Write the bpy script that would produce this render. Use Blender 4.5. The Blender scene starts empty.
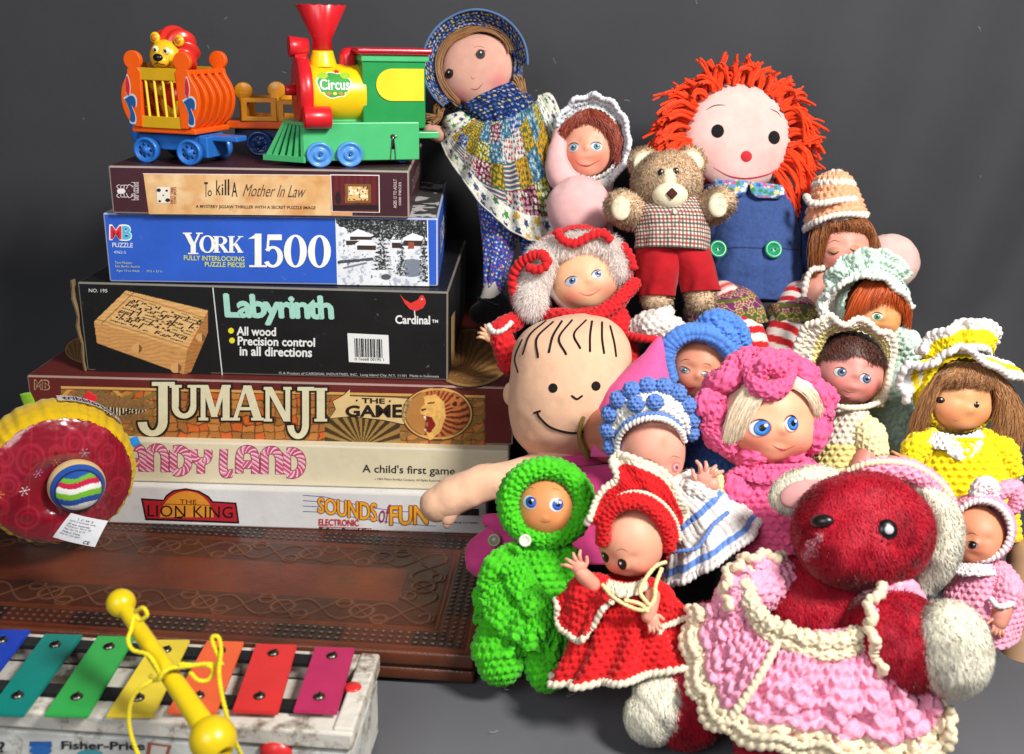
import bpy, bmesh, math, random
import numpy as np
from mathutils import Vector, Matrix
random.seed(7); RNG = np.random.default_rng(11)
sc = bpy.context.scene
COLL = sc.collection
PI = math.pi
# ------------------------------------------------------------------ camera numbers
FOC = 1050.0; TH = math.radians(18.43); RO = math.radians(1.3); HC = 0.454
F_ = np.array([0, math.cos(TH), -math.sin(TH)])
U0 = np.array([0, math.sin(TH), math.cos(TH)]); X0 = np.array([1.0, 0, 0])
R_ = math.cos(RO)*X0 + math.sin(RO)*U0
U_ = math.cos(RO)*U0 - math.sin(RO)*X0
CAM = np.array([0, 0, HC])
def ray(px, py): return F_ + (px-512)/FOC*R_ - (py-377)/FOC*U_
def ground(px, py, z):
    r = ray(px, py); return CAM + r*((z-HC)/r[2])
def W(px, py, D): return CAM + ray(px, py)*D
# ------------------------------------------------------------------ colour
def lin(c):
    c = np.asarray(c, float)/255.0
    return np.where(c <= 0.04045, c/12.92, ((c+0.055)/1.055)**2.4)
def hx(*c): return lin(c)
# ------------------------------------------------------------------ noise
_T = RNG.random((32, 32, 32))
def vn(P, f=1.0, o=0.0):
    P = np.asarray(P, float)*f + 57.3 + o
    i = np.floor(P).astype(int); t = P-i; t = t*t*(3-2*t); i &= 31; j = (i+1) & 31
    x0, y0, z0 = i[..., 0], i[..., 1], i[..., 2]; x1, y1, z1 = j[..., 0], j[..., 1], j[..., 2]
    a, b, c = t[..., 0], t[..., 1], t[..., 2]
    L = lambda p, q, s: p+(q-p)*s
    return L(L(L(_T[x0, y0, z0], _T[x1, y0, z0], a), L(_T[x0, y1, z0], _T[x1, y1, z0], a), b),
             L(L(_T[x0, y0, z1], _T[x1, y0, z1], a), L(_T[x0, y1, z1], _T[x1, y1, z1], a), b), c)*2-1
def fbm(P, f=1.0, o=0.0): return vn(P, f, o)*.6+vn(P, f*2.1, o+3)*.3+vn(P, f*4.3, o+7)*.15
# ------------------------------------------------------------------ frames: model space is (px, depth, -py)
class Fr:
    def __init__(s, D): s.D = D; s.s = D/FOC
    def w(s, P):
        P = np.asarray(P, float)
        return CAM + s.D*F_ + s.s*((P[..., 0:1]-512)*R_ + (P[..., 2:3]+377)*U_ + P[..., 1:2]*F_)
class WorldFr:
    s = 1.0
    def w(s, P): return np.asarray(P, float)
WF = WorldFr()
def q(px, py, d=0.0):      # the point at depth d that the camera sees at this pixel
    k = 1+d/FOC; return np.array([512+(px-512)*k, d, -(377+(py-377)*k)], float)
def qs(*a): return [q(*t) for t in a]
def inv(fr, Pw):      # world -> model space of that frame
    d = np.asarray(Pw)-CAM-fr.D*F_
    return np.stack([d@R_/fr.s+512, d@F_/fr.s, d@U_/fr.s-377], -1)
# ------------------------------------------------------------------ mesh builder
class MB:
    def __init__(s): s.V = []; s.Q = []; s.T = []; s.C = []; s.n = 0; s.N = []
    def add(s, V, Q=None, T=None, col=(.5, .5, .5), N=None):
        V = np.asarray(V, float).reshape(-1, 3); s.N.append(np.zeros((len(V), 3)) if N is None else V+np.asarray(N).reshape(-1, 3)); s.hasn = getattr(s, 'hasn', False) or N is not None; col = np.asarray(col, float)
        if col.ndim == 1: col = np.tile(col, (len(V), 1))
        s.V.append(V); s.C.append(col.reshape(-1, 3))
        if Q is not None and len(Q): s.Q.append(np.asarray(Q, int).reshape(-1, 4)+s.n)
        if T is not None and len(T): s.T.append(np.asarray(T, int).reshape(-1, 3)+s.n)
        s.n += len(V); return s
    def grid(s, P, closed=False, col=(.5, .5, .5), caps=False):
        nu, nv = P.shape[:2]
        idx = np.arange(nu*nv).reshape(nu, nv)
        if closed: idx = np.concatenate([idx, idx[:, :1]], 1)
        Q = np.stack([idx[:-1, :-1], idx[:-1, 1:], idx[1:, 1:], idx[1:, :-1]], -1).reshape(-1, 4)
        col = np.asarray(col, float)
        if col.ndim == 3: col = col.reshape(-1, 3)
        V = P.reshape(-1, 3); T = None
        if caps:
            c0 = P[0].mean(0); c1 = P[-1].mean(0); n = nu*nv
            V = np.concatenate([V, [c0, c1]]); a = np.arange(nv); b = (a+1) % nv
            T = np.concatenate([np.stack([np.full(nv, n), b, a], -1), np.stack([np.full(nv, n+1), a+(nu-1)*nv, b+(nu-1)*nv], -1)])
            if col.ndim == 2: col = np.concatenate([col, col[:1], col[-1:]])
        return s.add(V, Q, T, col)
    def build(s, name, mat, parent=None, fr=WF, smooth=True, flip=False):
        V = fr.w(np.concatenate(s.V)); C = np.concatenate(s.C)
        if parent is not None: V = V-np.array(parent.location if parent.parent is None else parent.get('org', (0, 0, 0)))
        me = bpy.data.meshes.new(name)
        q_ = np.concatenate(s.Q) if s.Q else np.zeros((0, 4), int); t_ = np.concatenate(s.T) if s.T else np.zeros((0, 3), int)
        me.vertices.add(len(V)); me.vertices.foreach_set('co', V.ravel())
        loops = np.concatenate([q_.ravel(), t_.ravel()])
        me.loops.add(len(loops)); me.loops.foreach_set('vertex_index', loops)
        st = np.concatenate([np.arange(len(q_))*4, len(q_)*4+np.arange(len(t_))*3])
        me.polygons.add(len(st)); me.polygons.foreach_set('loop_start', st)
        me.update(calc_edges=True); me.validate()
        at = me.color_attributes.new('Col', 'FLOAT_COLOR', 'POINT')
        C4 = np.concatenate([C, np.ones((len(C), 1))], 1); at.data.foreach_set('color', C4.ravel())
        me.polygons.foreach_set('use_smooth', [smooth]*len(me.polygons))
        if s.hasn:
            Nn = np.concatenate(s.N); z = (Nn == 0).all(1); Wn = nrm(fr.w(Nn)-fr.w(np.concatenate(s.V))); Wn[z] = 0
            me.normals_split_custom_set_from_vertices(Wn.tolist())
        if isinstance(mat, str): mat = M[mat]
        me.materials.append(mat)
        o = bpy.data.objects.new(name, me); COLL.objects.link(o)
        if parent is not None:
            o.parent = parent
            o['org'] = tuple(parent.location) if parent.parent is None else tuple(parent.get('org', (0, 0, 0)))
        return o
def thing(name, label, cat, loc, group=None):
    o = bpy.data.objects.new(name, None); COLL.objects.link(o)
    o.location = tuple(float(a) for a in loc); o.empty_display_size = .02
    o['label'] = label; o['category'] = cat
    if group: o['group'] = group
    return o
def struct(o): o['kind'] = 'structure'; return o
# ------------------------------------------------------------------ shapes
def crom(P, n):
    P = np.asarray(P, float)
    if len(P) == 2:
        t = np.linspace(0, 1, n)[:, None]; return P[0]*(1-t)+P[1]*t
    A = np.concatenate([[2*P[0]-P[1]], P, [2*P[-1]-P[-2]]])
    t = np.linspace(0, len(P)-1-1e-9, n); i = t.astype(int); u = (t-i)[:, None]
    p0, p1, p2, p3 = A[i], A[i+1], A[i+2], A[i+3]
    return .5*((2*p1)+(-p0+p2)*u+(2*p0-5*p1+4*p2-p3)*u*u+(-p0+3*p1-3*p2+p3)*u**3)
def nrm(v): return v/np.maximum(np.linalg.norm(v, axis=-1, keepdims=True), 1e-12)
def frames(C):
    T = nrm(np.gradient(C, axis=0)); N = np.zeros_like(C)
    a = np.array([0, -1, 0.]) if abs(T[0][1]) < .9 else np.array([1., 0, 0])
    N[0] = nrm(a-T[0]*(a@T[0]))
    for i in range(1, len(C)):
        v = N[i-1]-T[i]*(N[i-1]@T[i]); N[i] = nrm(v)
    return T, N, np.cross(T, N)
def sweep(path, rad, n=20, seg=16, flat=1.0, round_=True, rfun=None):
    """tube through points; radii per point; N axis (faces the viewer) scaled by flat"""
    C = crom(path, n); r = crom(np.asarray(rad, float)[:, None], n)[:, 0].clip(1e-3) if np.ndim(rad) else np.full(n, float(rad))
    if round_:
        k = 5; T, _, _ = frames(C); a = np.linspace(0, PI/2, k+1)[:-1]
        C = np.concatenate([C[0]-T[0]*(r[0]*np.cos(a))[:, None], C, C[-1]+T[-1]*(r[-1]*np.cos(a[::-1]))[:, None]])
        r = np.concatenate([r[0]*np.sin(a), r, r[-1]*np.sin(a[::-1])])+1e-4
    T, N, B = frames(C)
    ph = np.linspace(0, 2*PI, seg, endpoint=False)
    rr = r[:, None]*np.ones(seg)
    if rfun is not None: rr = rr*rfun(np.linspace(0, 1, len(C))[:, None], ph[None])
    return C[:, None]+rr[..., None]*(np.cos(ph)[None, :, None]*N[:, None]*flat+np.sin(ph)[None, :, None]*B[:, None])
def gnorm(P, closed):
    du = np.gradient(P, axis=0)
    if closed:
        E = np.concatenate([P[:, -1:], P, P[:, :1]], 1); dv = (E[:, 2:]-E[:, :-2])/2
    else: dv = np.gradient(P, axis=1)
    return nrm(np.cross(dv, du))
def resamp(P, nu, nv, closed):
    L = np.linalg.norm(np.diff(P, axis=0), axis=-1).mean(1); s = np.concatenate([[0], np.cumsum(L)]); s /= max(s[-1], 1e-9)
    tu = np.linspace(0, 1, nu); iu = np.interp(tu, s, np.arange(len(s)))
    i = np.minimum(iu.astype(int), len(s)-2); a = (iu-i)[:, None, None]
    Pu = P[i]*(1-a)+P[i+1]*a
    if closed: Pu = np.concatenate([Pu, Pu[:, :1]], 1)
    m = Pu.shape[1]-1
    iv = np.linspace(0, m, nv, endpoint=not closed); j = np.minimum(iv.astype(int), m-1); b = (iv-j)[None, :, None]
    return Pu[:, j]*(1-b)+Pu[:, j+1]*b
def knit(mb, P, sw=5.0, sh=4.5, amp=1.3, closed=True, col=(.5, .5, .5), rowcol=None, style='sc', k=6, out=1.0, hole=0.0, face=-1):
    """crochet relief: rows of individually displaced stitches over a smooth grid"""
    Lu = np.linalg.norm(np.diff(P, axis=0), axis=-1).sum(0).mean()
    PP = np.concatenate([P, P[:, :1]], 1) if closed else P
    Lv = np.percentile(np.linalg.norm(np.diff(PP, axis=1), axis=-1).sum(1), 70)
    rows = max(1, round(Lu/sh)); cols = max(3, round(Lv/sw))
    nu = rows*k+1; nv = cols*k+(0 if closed else 1)
    G = resamp(P, nu, nv, closed); N = gnorm(G, closed)
    N = N*(np.sign((N*(G-G.mean(1, keepdims=True))).sum(-1).mean()) if closed else np.sign(N[..., 1].mean()*face)+(N[..., 1].mean() == 0))
    u = np.linspace(0, rows, nu)[:, None]; v = np.linspace(0, cols, nv, endpoint=not closed)[None]
    ki = np.minimum(np.floor(u), rows-1).astype(int); fr = u-ki
    odd = (ki % 2)
    if style == 'sc':
        cc = v+.5*odd+0*u; ci = np.floor(cc).astype(int); fc = cc-ci
        x = fc-.5; y = fr-.5; h = 0
        for s_ in (-1, 1):      # the two legs of the V, plied yarn
            a = (x-s_*.235)+s_*.42*y; e_ = (a/.285)**2+(y/.60)**2
            h = np.maximum(h, np.sqrt(np.clip(1-e_, 0, 1))*(1+.16*np.sin(2*PI*(y*2.2+s_*a*3))))
    else:   # 'rib': long vertical posts with a ridge between rows
        cc = v+0*u; ci = np.floor(cc).astype(int); fc = cc-ci
        h = np.sqrt(np.clip(1-((fc-.5)/.55)**2, 0, 1))*(.55+.45*np.sqrt(np.clip(1-((fr-.5)/.52)**2, 0, 1)))
    rnd = _T[ki % 32, ci % 32, (ki*7+ci*3) % 32]
    h = 1.15*h*(.8+.4*rnd)-hole*(rnd > .82)*h
    G = G+N*(amp*(h-.4))[..., None]
    G = G+N*(fbm(G, .55/amp)*amp*.22)[..., None]
    if rowcol is not None: C = rowcol(u/rows+0*v, v/cols+0*u, ki+0*ci, ci)
    else:
        C = np.ones(G.shape)*np.asarray(col)
    C = C*(.90+.18*rnd)[..., None]
    mb.grid(G, closed, C)
    nf = int(min(5000, rows*cols*4)); Gs = G[::3, ::3]
    if Gs.shape[0] > 3 and Gs.shape[1] > 3: _fz.append(1); fuzz(mb, Gs, N[::3, ::3], nf, C[::3, ::3])
    return mb
_fz = []
def fuzz(mb, P, N, n, C):
    nu, nv = P.shape[:2]; i = RNG.integers(0, nu, n); j = RNG.integers(0, nv, n); R0 = P[i, j]; d = nrm(N[i, j]*.8+RNG.normal(size=(n, 3))*.8); s = nrm(np.cross(d, RNG.normal(size=(n, 3))))*.13; l = (1+2.2*RNG.random((n, 1)))
    b = RNG.normal(size=(n, 3))*.5; V = np.stack([R0-s, R0+s, R0+d*l*.6+b*.5+s*.8, R0+d*l*.6+b*.5-s*.8, R0+d*l+b*1.4], 1).reshape(-1, 3); k = np.arange(n)[:, None]*5
    mb.add(V, k+np.array([[0, 1, 2, 3]]), k+np.array([[3, 2, 4]]), np.repeat(np.clip(C[i, j]*1.1, 0, 1), 5, 0))
def rope(mb, pts, r, lump=None, col=(.8, .8, .8), n=None, close=False, amp=.35, seg=10):
    """crocheted edging / yarn cord: a tube of twisted lumps"""
    pts = np.asarray(pts, float)
    if close: pts = np.concatenate([pts, pts[:1]])
    L = np.linalg.norm(np.diff(pts, axis=0), axis=-1).sum(); lump = lump or r*1.6
    nl = max(2, round(L/lump)); n = nl*6
    C = crom(pts, n); T, N, B = frames(C)
    ph = np.linspace(0, 2*PI, seg, endpoint=False)[None]; u = np.linspace(0, nl, n)[:, None]
    rr = r*(1-amp/2+amp*np.abs(np.sin(PI*u+ph*.5)))*(1+.12*vn(C*1.0, .3)[:, None])
    P = C[:, None]+rr[..., None]*(np.cos(ph)[..., None]*N[:, None]+np.sin(ph)[..., None]*B[:, None])
    mb.grid(P, True, np.asarray(col)*(.92+.1*np.abs(np.sin(PI*u+ph*.5)))[..., None], caps=not close); return mb
def ell(c, r, nu=24, nv=32, R=None, fn=None):
    a = np.linspace(1e-3, PI-1e-3, nu)[:, None]; b = np.linspace(0, 2*PI, nv, endpoint=False)[None]
    D = np.stack([np.sin(a)*np.cos(b), np.sin(a)*np.sin(b), np.cos(a)+0*b], -1)
    P = D*np.asarray(r, float)
    if fn is not None: P = P*fn(D)[..., None]
    if R is not None: P = P@R.T
    return P+np.asarray(c, float)
def rot(yaw=0, pitch=0, roll=0):
    y, p, r = (math.radians(a) for a in (yaw, pitch, roll))
    Rz = np.array([[math.cos(y), -math.sin(y), 0], [math.sin(y), math.cos(y), 0], [0, 0, 1]])
    Rx = np.array([[1, 0, 0], [0, math.cos(p), -math.sin(p)], [0, math.sin(p), math.cos(p)]])
    Ry = np.array([[math.cos(r), 0, math.sin(r)], [0, 1, 0], [-math.sin(r), 0, math.cos(r)]])
    return Ry@Rz@Rx
def boxm(c, d, R=None, bev=0.0, seg=2):
    """bevelled box -> (V,Q,T) via bmesh"""
    bm = bmesh.new(); bmesh.ops.create_cube(bm, size=1)
    for v in bm.verts: v.co = Vector((v.co.x*d[0], v.co.y*d[1], v.co.z*d[2]))
    if bev: bmesh.ops.bevel(bm, geom=list(bm.edges), offset=bev, segments=seg, affect='EDGES', profile=.5)
    return bm_out(bm, c, R)
def bm_out(bm, c=(0, 0, 0), R=None):
    bmesh.ops.triangulate(bm, faces=[f for f in bm.faces if len(f.verts) > 4])
    bm.verts.ensure_lookup_table(); bm.verts.index_update()
    V = np.array([v.co[:] for v in bm.verts])
    Q = [[v.index for v in f.verts] for f in bm.faces if len(f.verts) == 4]; T = [[v.index for v in f.verts] for f in bm.faces if len(f.verts) == 3]
    bm.free()
    if R is not None: V = V@np.asarray(R).T
    return V+np.asarray(c, float), Q, T
def prism(pts, y0, y1, c=(0, 0, 0), R=None, bev=0.0):
    """outline in (x,z) extruded along y"""
    bm = bmesh.new(); vs = [bm.verts.new((p[0], y0, p[1])) for p in pts]; f = bm.faces.new(vs)
    r = bmesh.ops.extrude_face_region(bm, geom=[f]); nv = [g for g in r['geom'] if isinstance(g, bmesh.types.BMVert)]
    for v in nv: v.co.y = y1
    bmesh.ops.recalc_face_normals(bm, faces=list(bm.faces))
    if bev: bmesh.ops.bevel(bm, geom=[e for e in bm.edges if abs(e.verts[0].co.y-e.verts[1].co.y) < 1e-9], offset=bev, segments=2, affect='EDGES', profile=.5)
    return bm_out(bm, c, R)
def lathe(prof, axis0, axis1, n=40, fn=None):
    """prof: list of (t along axis 0..1 in units, r); returns grid"""
    a0 = np.asarray(axis0, float); A = np.asarray(axis1, float)-a0; L = np.linalg.norm(A); A /= L
    h = np.array([0, -1, 0.]) if abs(A[1]) < .9 else np.array([0, 0, 1.])
    N = nrm(h-A*(h@A)); B = np.cross(A, N); ph = np.linspace(0, 2*PI, n, endpoint=False)
    pr = np.asarray(prof, float)
    r = pr[:, 1][:, None]*np.ones(n)
    if fn is not None: r = r*fn(pr[:, 0][:, None], ph[None])
    return a0+pr[:, 0][:, None, None]*A+r[..., None]*(np.cos(ph)[None, :, None]*N+np.sin(ph)[None, :, None]*B)
# strands: G list of guides (each 4 control points), nper samples between neighbours
def strands(mb, G, n, wid=.5, jit=1.5, K=9, col=(.3, .15, .05), colv=.25, sides=3, taper=.25, wave=0.0, wf=3.0, jr=None, tipj=1.0, lenj=.0):
    G = np.asarray(G, float); m = len(G)-1
    t = RNG.random(n)*m; i = np.minimum(t.astype(int), m-1); u = (t-i)[:, None, None]
    B = G[i]*(1-u)+G[i+1]*u
    j = RNG.normal(size=(n, 1, 3))*jit*.6+RNG.normal(size=(n, 4, 3))*jit*np.array([.3, .6, .8, tipj])[None, :, None]
    B = B+j
    s = np.linspace(0, 1, K)[None, :, None]*(1-lenj*RNG.random((n, 1, 1)))
    C = B[:, 0:1]*(1-s)**3+3*B[:, 1:2]*s*(1-s)**2+3*B[:, 2:3]*s*s*(1-s)+B[:, 3:4]*s**3
    if wave:
        p = RNG.random((n, 1, 3))*6.28; C = C+wave*np.sin(s*wf*2*PI+p)*np.minimum(s*3, 1)
    T = nrm(np.gradient(C, axis=1)); a = nrm(RNG.normal(size=(n, 1, 3))); N = nrm(np.cross(T, a)); Bn = np.cross(T, N)
    w = wid*(.7+.6*RNG.random((n, 1)))*(1-(1-taper)*np.linspace(0, 1, K)[None]**2.5)
    ph = np.linspace(0, 2*PI, sides, endpoint=False)
    P = C[:, :, None]+w[:, :, None, None]*(np.cos(ph)[None, None, :, None]*N[:, :, None]+np.sin(ph)[None, None, :, None]*Bn[:, :, None])
    idx = np.arange(n*K*sides).reshape(n, K, sides); nx = np.roll(idx, -1, 2)
    Q = np.stack([idx[:, :-1], nx[:, :-1], nx[:, 1:], idx[:, 1:]], -1).reshape(-1, 4)
    c = np.asarray(col, float); cc = np.ones((n, K, sides, 3))*c*(1-colv+2*colv*RNG.random((n, 1, 1, 1)))
    mb.add(P.reshape(-1, 3), Q, None, cc.reshape(-1, 3)); return mb
def fur(mb, P, n, L=5.0, w=.5, comb=(0, 0, -.4), col=(.5, .4, .3), colv=.2, closed=True, out=1.0, mess=.45, mask=None, cfn=None):
    """short pile: n tapered blades rooted over the grid P"""
    N = gnorm(P, closed); N = N*np.sign((N*(P-P.reshape(-1, 3).mean(0))).sum(-1).mean()); nu, nv = P.shape[:2]
    A = np.linalg.norm(np.gradient(P, axis=0), axis=-1)*np.linalg.norm(np.gradient(P, axis=1), axis=-1)
    if closed: A[:, 0] = A[:, 1]; A[:, -1] = A[:, 1]
    A = A.ravel()/A.sum(); idx = RNG.choice(nu*nv, n, p=A); i, j = idx//nv, idx % nv
    i2 = np.clip(i+1, 0, nu-1); j2 = (j+1) % nv if closed else np.clip(j+1, 0, nv-1)
    a, b = RNG.random((2, n, 1))
    R0 = P[i, j]*(1-a)*(1-b)+P[i2, j]*a*(1-b)+P[i, j2]*(1-a)*b+P[i2, j2]*a*b
    nn = N[i, j]
    if mask is not None:
        k = mask(R0, nn); R0 = R0[k]; nn = nn[k]; n = len(R0)
    d = nrm(nn+np.asarray(comb)+RNG.normal(size=(n, 3))*mess+.5*np.stack([vn(R0, .06, 5), vn(R0, .06, 9), vn(R0, .06, 13)], -1))
    l = L*(.6+.7*RNG.random((n, 1))); s = nrm(np.cross(d, nn+RNG.normal(size=(n, 3))*.35))*w; s = s*np.where((np.cross(s, d)*nn).sum(-1, keepdims=True) < 0, -1, 1)
    mid = R0+d*l*.55; tip = R0+nrm(d+np.asarray(comb)*.6)*l-nn*l*.1
    R0 = R0-nn*L*.15
    V = np.stack([R0-s, R0+s, mid+s*.8, mid-s*.8, tip], 1).reshape(-1, 3); k = np.arange(n)[:, None]*5
    Q = k+np.array([[0, 1, 2, 3]]); T = k+np.array([[3, 2, 4]])
    c = np.asarray(col, float) if cfn is None else cfn(R0)[:, None]
    cc = np.ones((n, 5, 3))*c*(1-colv+2*colv*RNG.random((n, 1, 1)))
    Nv = nrm(nn*.95+d*.22+RNG.normal(size=(n, 3))*.09+.35*np.stack([vn(R0, .09, 25), vn(R0, .09, 29), vn(R0, .09, 33)], -1))
    mb.add(V, Q, T, cc.reshape(-1, 3), np.repeat(Nv, 5, 0) if mess < .6 else None); return mb
# ------------------------------------------------------------------ materials
M = {}
def mk(name, rough=.6, spec=.5, sheen=0, sss=0, coat=0, bump=(), var=.12, vscale=60, metal=0, wear=None, aniso=0, trans=0, sheen_tint=1):
    m = bpy.data.materials.new(name); m.use_nodes = True; nt = m.node_tree; nd = nt.nodes; lk = nt.links
    b = nd['Principled BSDF']; at = nd.new('ShaderNodeAttribute'); at.attribute_name = 'Col'
    tc = nd.new('ShaderNodeTexCoord'); co = tc.outputs['Object']
    nz = nd.new('ShaderNodeTexNoise'); nz.inputs['Scale'].default_value = vscale; nz.inputs['Detail'].default_value = 5; lk.new(co, nz.inputs['Vector'])
    mr = nd.new('ShaderNodeMapRange'); mr.inputs[1].default_value = .25; mr.inputs[2].default_value = .75; mr.inputs[3].default_value = 1-var; mr.inputs[4].default_value = 1+var
    lk.new(nz.outputs['Fac'], mr.inputs[0])
    vm = nd.new('ShaderNodeVectorMath'); vm.operation = 'SCALE'; lk.new(at.outputs['Color'], vm.inputs[0]); lk.new(mr.outputs[0], vm.inputs['Scale'])
    out = vm.outputs[0]
    if wear:   # rubbed / dusty patches of their own colour
        wc, ws, lo, hi, amt = wear
        n2 = nd.new('ShaderNodeTexNoise'); n2.inputs['Scale'].default_value = ws; n2.inputs['Detail'].default_value = 8; n2.inputs['Roughness'].default_value = .7; lk.new(co, n2.inputs['Vector'])
        m2 = nd.new('ShaderNodeMapRange'); m2.inputs[1].default_value = lo; m2.inputs[2].default_value = hi; m2.inputs[3].default_value = 0; m2.inputs[4].default_value = amt; lk.new(n2.outputs['Fac'], m2.inputs[0])
        mx = nd.new('ShaderNodeMix'); mx.data_type = 'RGBA'; lk.new(m2.outputs[0], mx.inputs[0]); lk.new(out, mx.inputs[6]); mx.inputs[7].default_value = (*wc, 1); out = mx.outputs[2]
    lk.new(out, b.inputs['Base Color'])
    m3 = nd.new('ShaderNodeMapRange'); m3.inputs[3].default_value = max(0, rough-.08); m3.inputs[4].default_value = min(1, rough+.1); lk.new(nz.outputs['Fac'], m3.inputs[0]); lk.new(m3.outputs[0], b.inputs['Roughness'])
    b.inputs['Specular IOR Level'].default_value = spec; b.inputs['Metallic'].default_value = metal
    if sheen: b.inputs['Sheen Weight'].default_value = sheen; b.inputs['Sheen Roughness'].default_value = .4
    if sss: b.inputs['Subsurface Weight'].default_value = sss; b.inputs['Subsurface Radius'].default_value = (1, .35, .2); b.inputs['Subsurface Scale'].default_value = .004
    if coat: b.inputs['Coat Weight'].default_value = coat; b.inputs['Coat Roughness'].default_value = .08
    if aniso: b.inputs['Anisotropic'].default_value = aniso
    prev = None
    for kind, scl, st, dist in bump:
        if kind == 'n': t = nd.new('ShaderNodeTexNoise'); t.inputs['Scale'].default_value = scl; t.inputs['Detail'].default_value = 4; o = t.outputs['Fac']; lk.new(co, t.inputs['Vector'])
        elif kind == 'v': t = nd.new('ShaderNodeTexVoronoi'); t.inputs['Scale'].default_value = scl; o = t.outputs['Distance']; lk.new(co, t.inputs['Vector'])
        elif kind == 'w':
            ts = []
            for ax in 'XZ':
                t = nd.new('ShaderNodeTexWave'); t.bands_direction = ax; t.inputs['Scale'].default_value = scl; t.inputs['Distortion'].default_value = 1.2; t.inputs['Detail Scale'].default_value = 3; lk.new(co, t.inputs['Vector']); ts.append(t.outputs['Fac'])
            a = nd.new('ShaderNodeMath'); a.operation = 'ADD'; lk.new(ts[0], a.inputs[0]); lk.new(ts[1], a.inputs[1]); o = a.outputs[0]
        bp = nd.new('ShaderNodeBump'); bp.inputs['Strength'].default_value = st; bp.inputs['Distance'].default_value = dist; lk.new(o, bp.inputs['Height'])
        if prev: lk.new(prev, bp.inputs['Normal'])
        prev = bp.outputs[0]
    if prev: lk.new(prev, b.inputs['Normal'])
    if trans:
        tr_ = nd.new('ShaderNodeBsdfTranslucent'); lk.new(out, tr_.inputs['Color']); ms = nd.new('ShaderNodeMixShader'); ms.inputs[0].default_value = trans
        lk.new(b.outputs[0], ms.inputs[1]); lk.new(tr_.outputs[0], ms.inputs[2]); lk.new(ms.outputs[0], nd['Material Output'].inputs['Surface'])
    M[name] = m; return m
mk('yarn', .85, .25, sheen=.25, bump=(('n', 1800, .5, .0006), ('n', 600, .4, .0008)), var=.16, vscale=500)
mk('cloth', .85, .2, sheen=.15, bump=(('w', 420, .45, .0003), ('n', 60, .35, .002)), var=.08, vscale=90)
mk('denim', .85, .2, sheen=.1, bump=(('w', 420, .4, .0003), ('n', 50, .5, .003)), var=.22, vscale=350)
mk('vinyl', .5, .4, sss=.12, bump=(('n', 300, .06, .0006),), var=.05, vscale=40)
mk('plastic', .32, .5, coat=.1, bump=(('n', 150, .06, .0008),), var=.06, vscale=60, wear=((.55, .5, .42), 90, .66, .78, .35))
mk('gloss', .3, .45, var=.03)
mk('ink', .55, .4, var=.06, vscale=200)
mk('satin', .24, .9, sheen=.3, bump=(('n', 22, .6, .008), ('n', 60, .15, .002)), var=.2, vscale=30)
mk('hair', .42, .5, sheen=.1, var=.1, vscale=300)
mk('fur', .6, .25, sheen=.15, trans=.28, var=.12, vscale=120)
mk('card', .5, .4, coat=.05, bump=(('n', 25, .2, .003), ('n', 400, .08, .0005)), var=.1, vscale=30, wear=((.5, .45, .38), 140, .64, .8, .45))
mk('cream_card', .6, .35, bump=(('n', 22, .35, .004), ('n', 400, .08, .0005)), var=.08, vscale=18, wear=((.42, .34, .2), 60, .55, .85, .5))
mk('paintwood', .5, .4, bump=(('n', 120, .4, .002),), var=.1, vscale=50, wear=((.14, .09, .055), 48, .52, .64, .9))
mk('wood', .45, .4, bump=(('n', 90, .2, .001),), var=.15, vscale=40)
mk('leather', .36, .5, coat=.1, bump=(('v', 700, .25, .0006), ('n', 60, .3, .002)), var=.3, vscale=22, wear=((.02, .01, .007), 18, .5, .72, .7))
mk('metal', .35, .5, metal=1, var=.2, vscale=300)
mk('backcloth', .8, .25, sheen=.12, bump=(('w', 500, .15, .0002), ('n', 9, .25, .01), ('n', 120, .15, .001)), var=.1, vscale=8)
mk('barpaint', .38, .5, bump=(('n', 200, .15, .001),), var=.06, vscale=60, wear=((.3, .26, .22), 170, .66, .74, .6))
mk('hairsoft', .6, .2, trans=.5, var=.05, vscale=80)
# ------------------------------------------------------------------ printing on flat panels
def project(P):
    d = np.asarray(P)-CAM; z = d@F_
    return 512+FOC*(d@R_)/z, 377-FOC*(d@U_)/z
class Panel:
    def __init__(s, O, u, v): s.O = np.asarray(O, float); s.u = nrm(np.asarray(u, float)); s.v = nrm(np.asarray(v, float)-s.u*(np.asarray(v)@s.u)); s.n = np.cross(s.u, s.v)
    def at(s, px, py):
        r = ray(px, py); t = ((s.O-CAM)@s.n)/(r@s.n); P = CAM+r*t-s.O
        return np.array([P@s.u, P@s.v])
    def P(s, st, l=0): st = np.asarray(st, float); return s.O+st[..., 0:1]*s.u+st[..., 1:2]*s.v+s.n*(l*.00012+.0001)
    def px(s, pts, l=0): return s.P(np.array([s.at(*p) for p in pts]), l)
def text_geo(t, bold=0.0, sp=1.0, shear=0):
    c = bpy.data.curves.new('t', 'FONT'); c.body = t; c.offset = bold; c.space_character = sp; c.resolution_u = 3; c.shear = shear
    o = bpy.data.objects.new('t', c); COLL.objects.link(o)
    me = o.to_mesh(); bm = bmesh.new(); bm.from_mesh(me); bmesh.ops.triangulate(bm, faces=list(bm.faces))
    V, Q, T = bm_out(bm); o.to_mesh_clear(); bpy.data.objects.remove(o); bpy.data.curves.remove(c)
    V = V[:, :2]; lo = V.min(0); hi = V.max(0)
    return (V-lo)/(hi-lo), T
def quad(bb):   # bbox or explicit 4 corners (tl,tr,br,bl) in pixels
    if len(bb) == 4 and not np.ndim(bb[0]): x0, y0, x1, y1 = bb; return [(x0, y0), (x1, y0), (x1, y1), (x0, y1)]
    return bb
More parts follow.
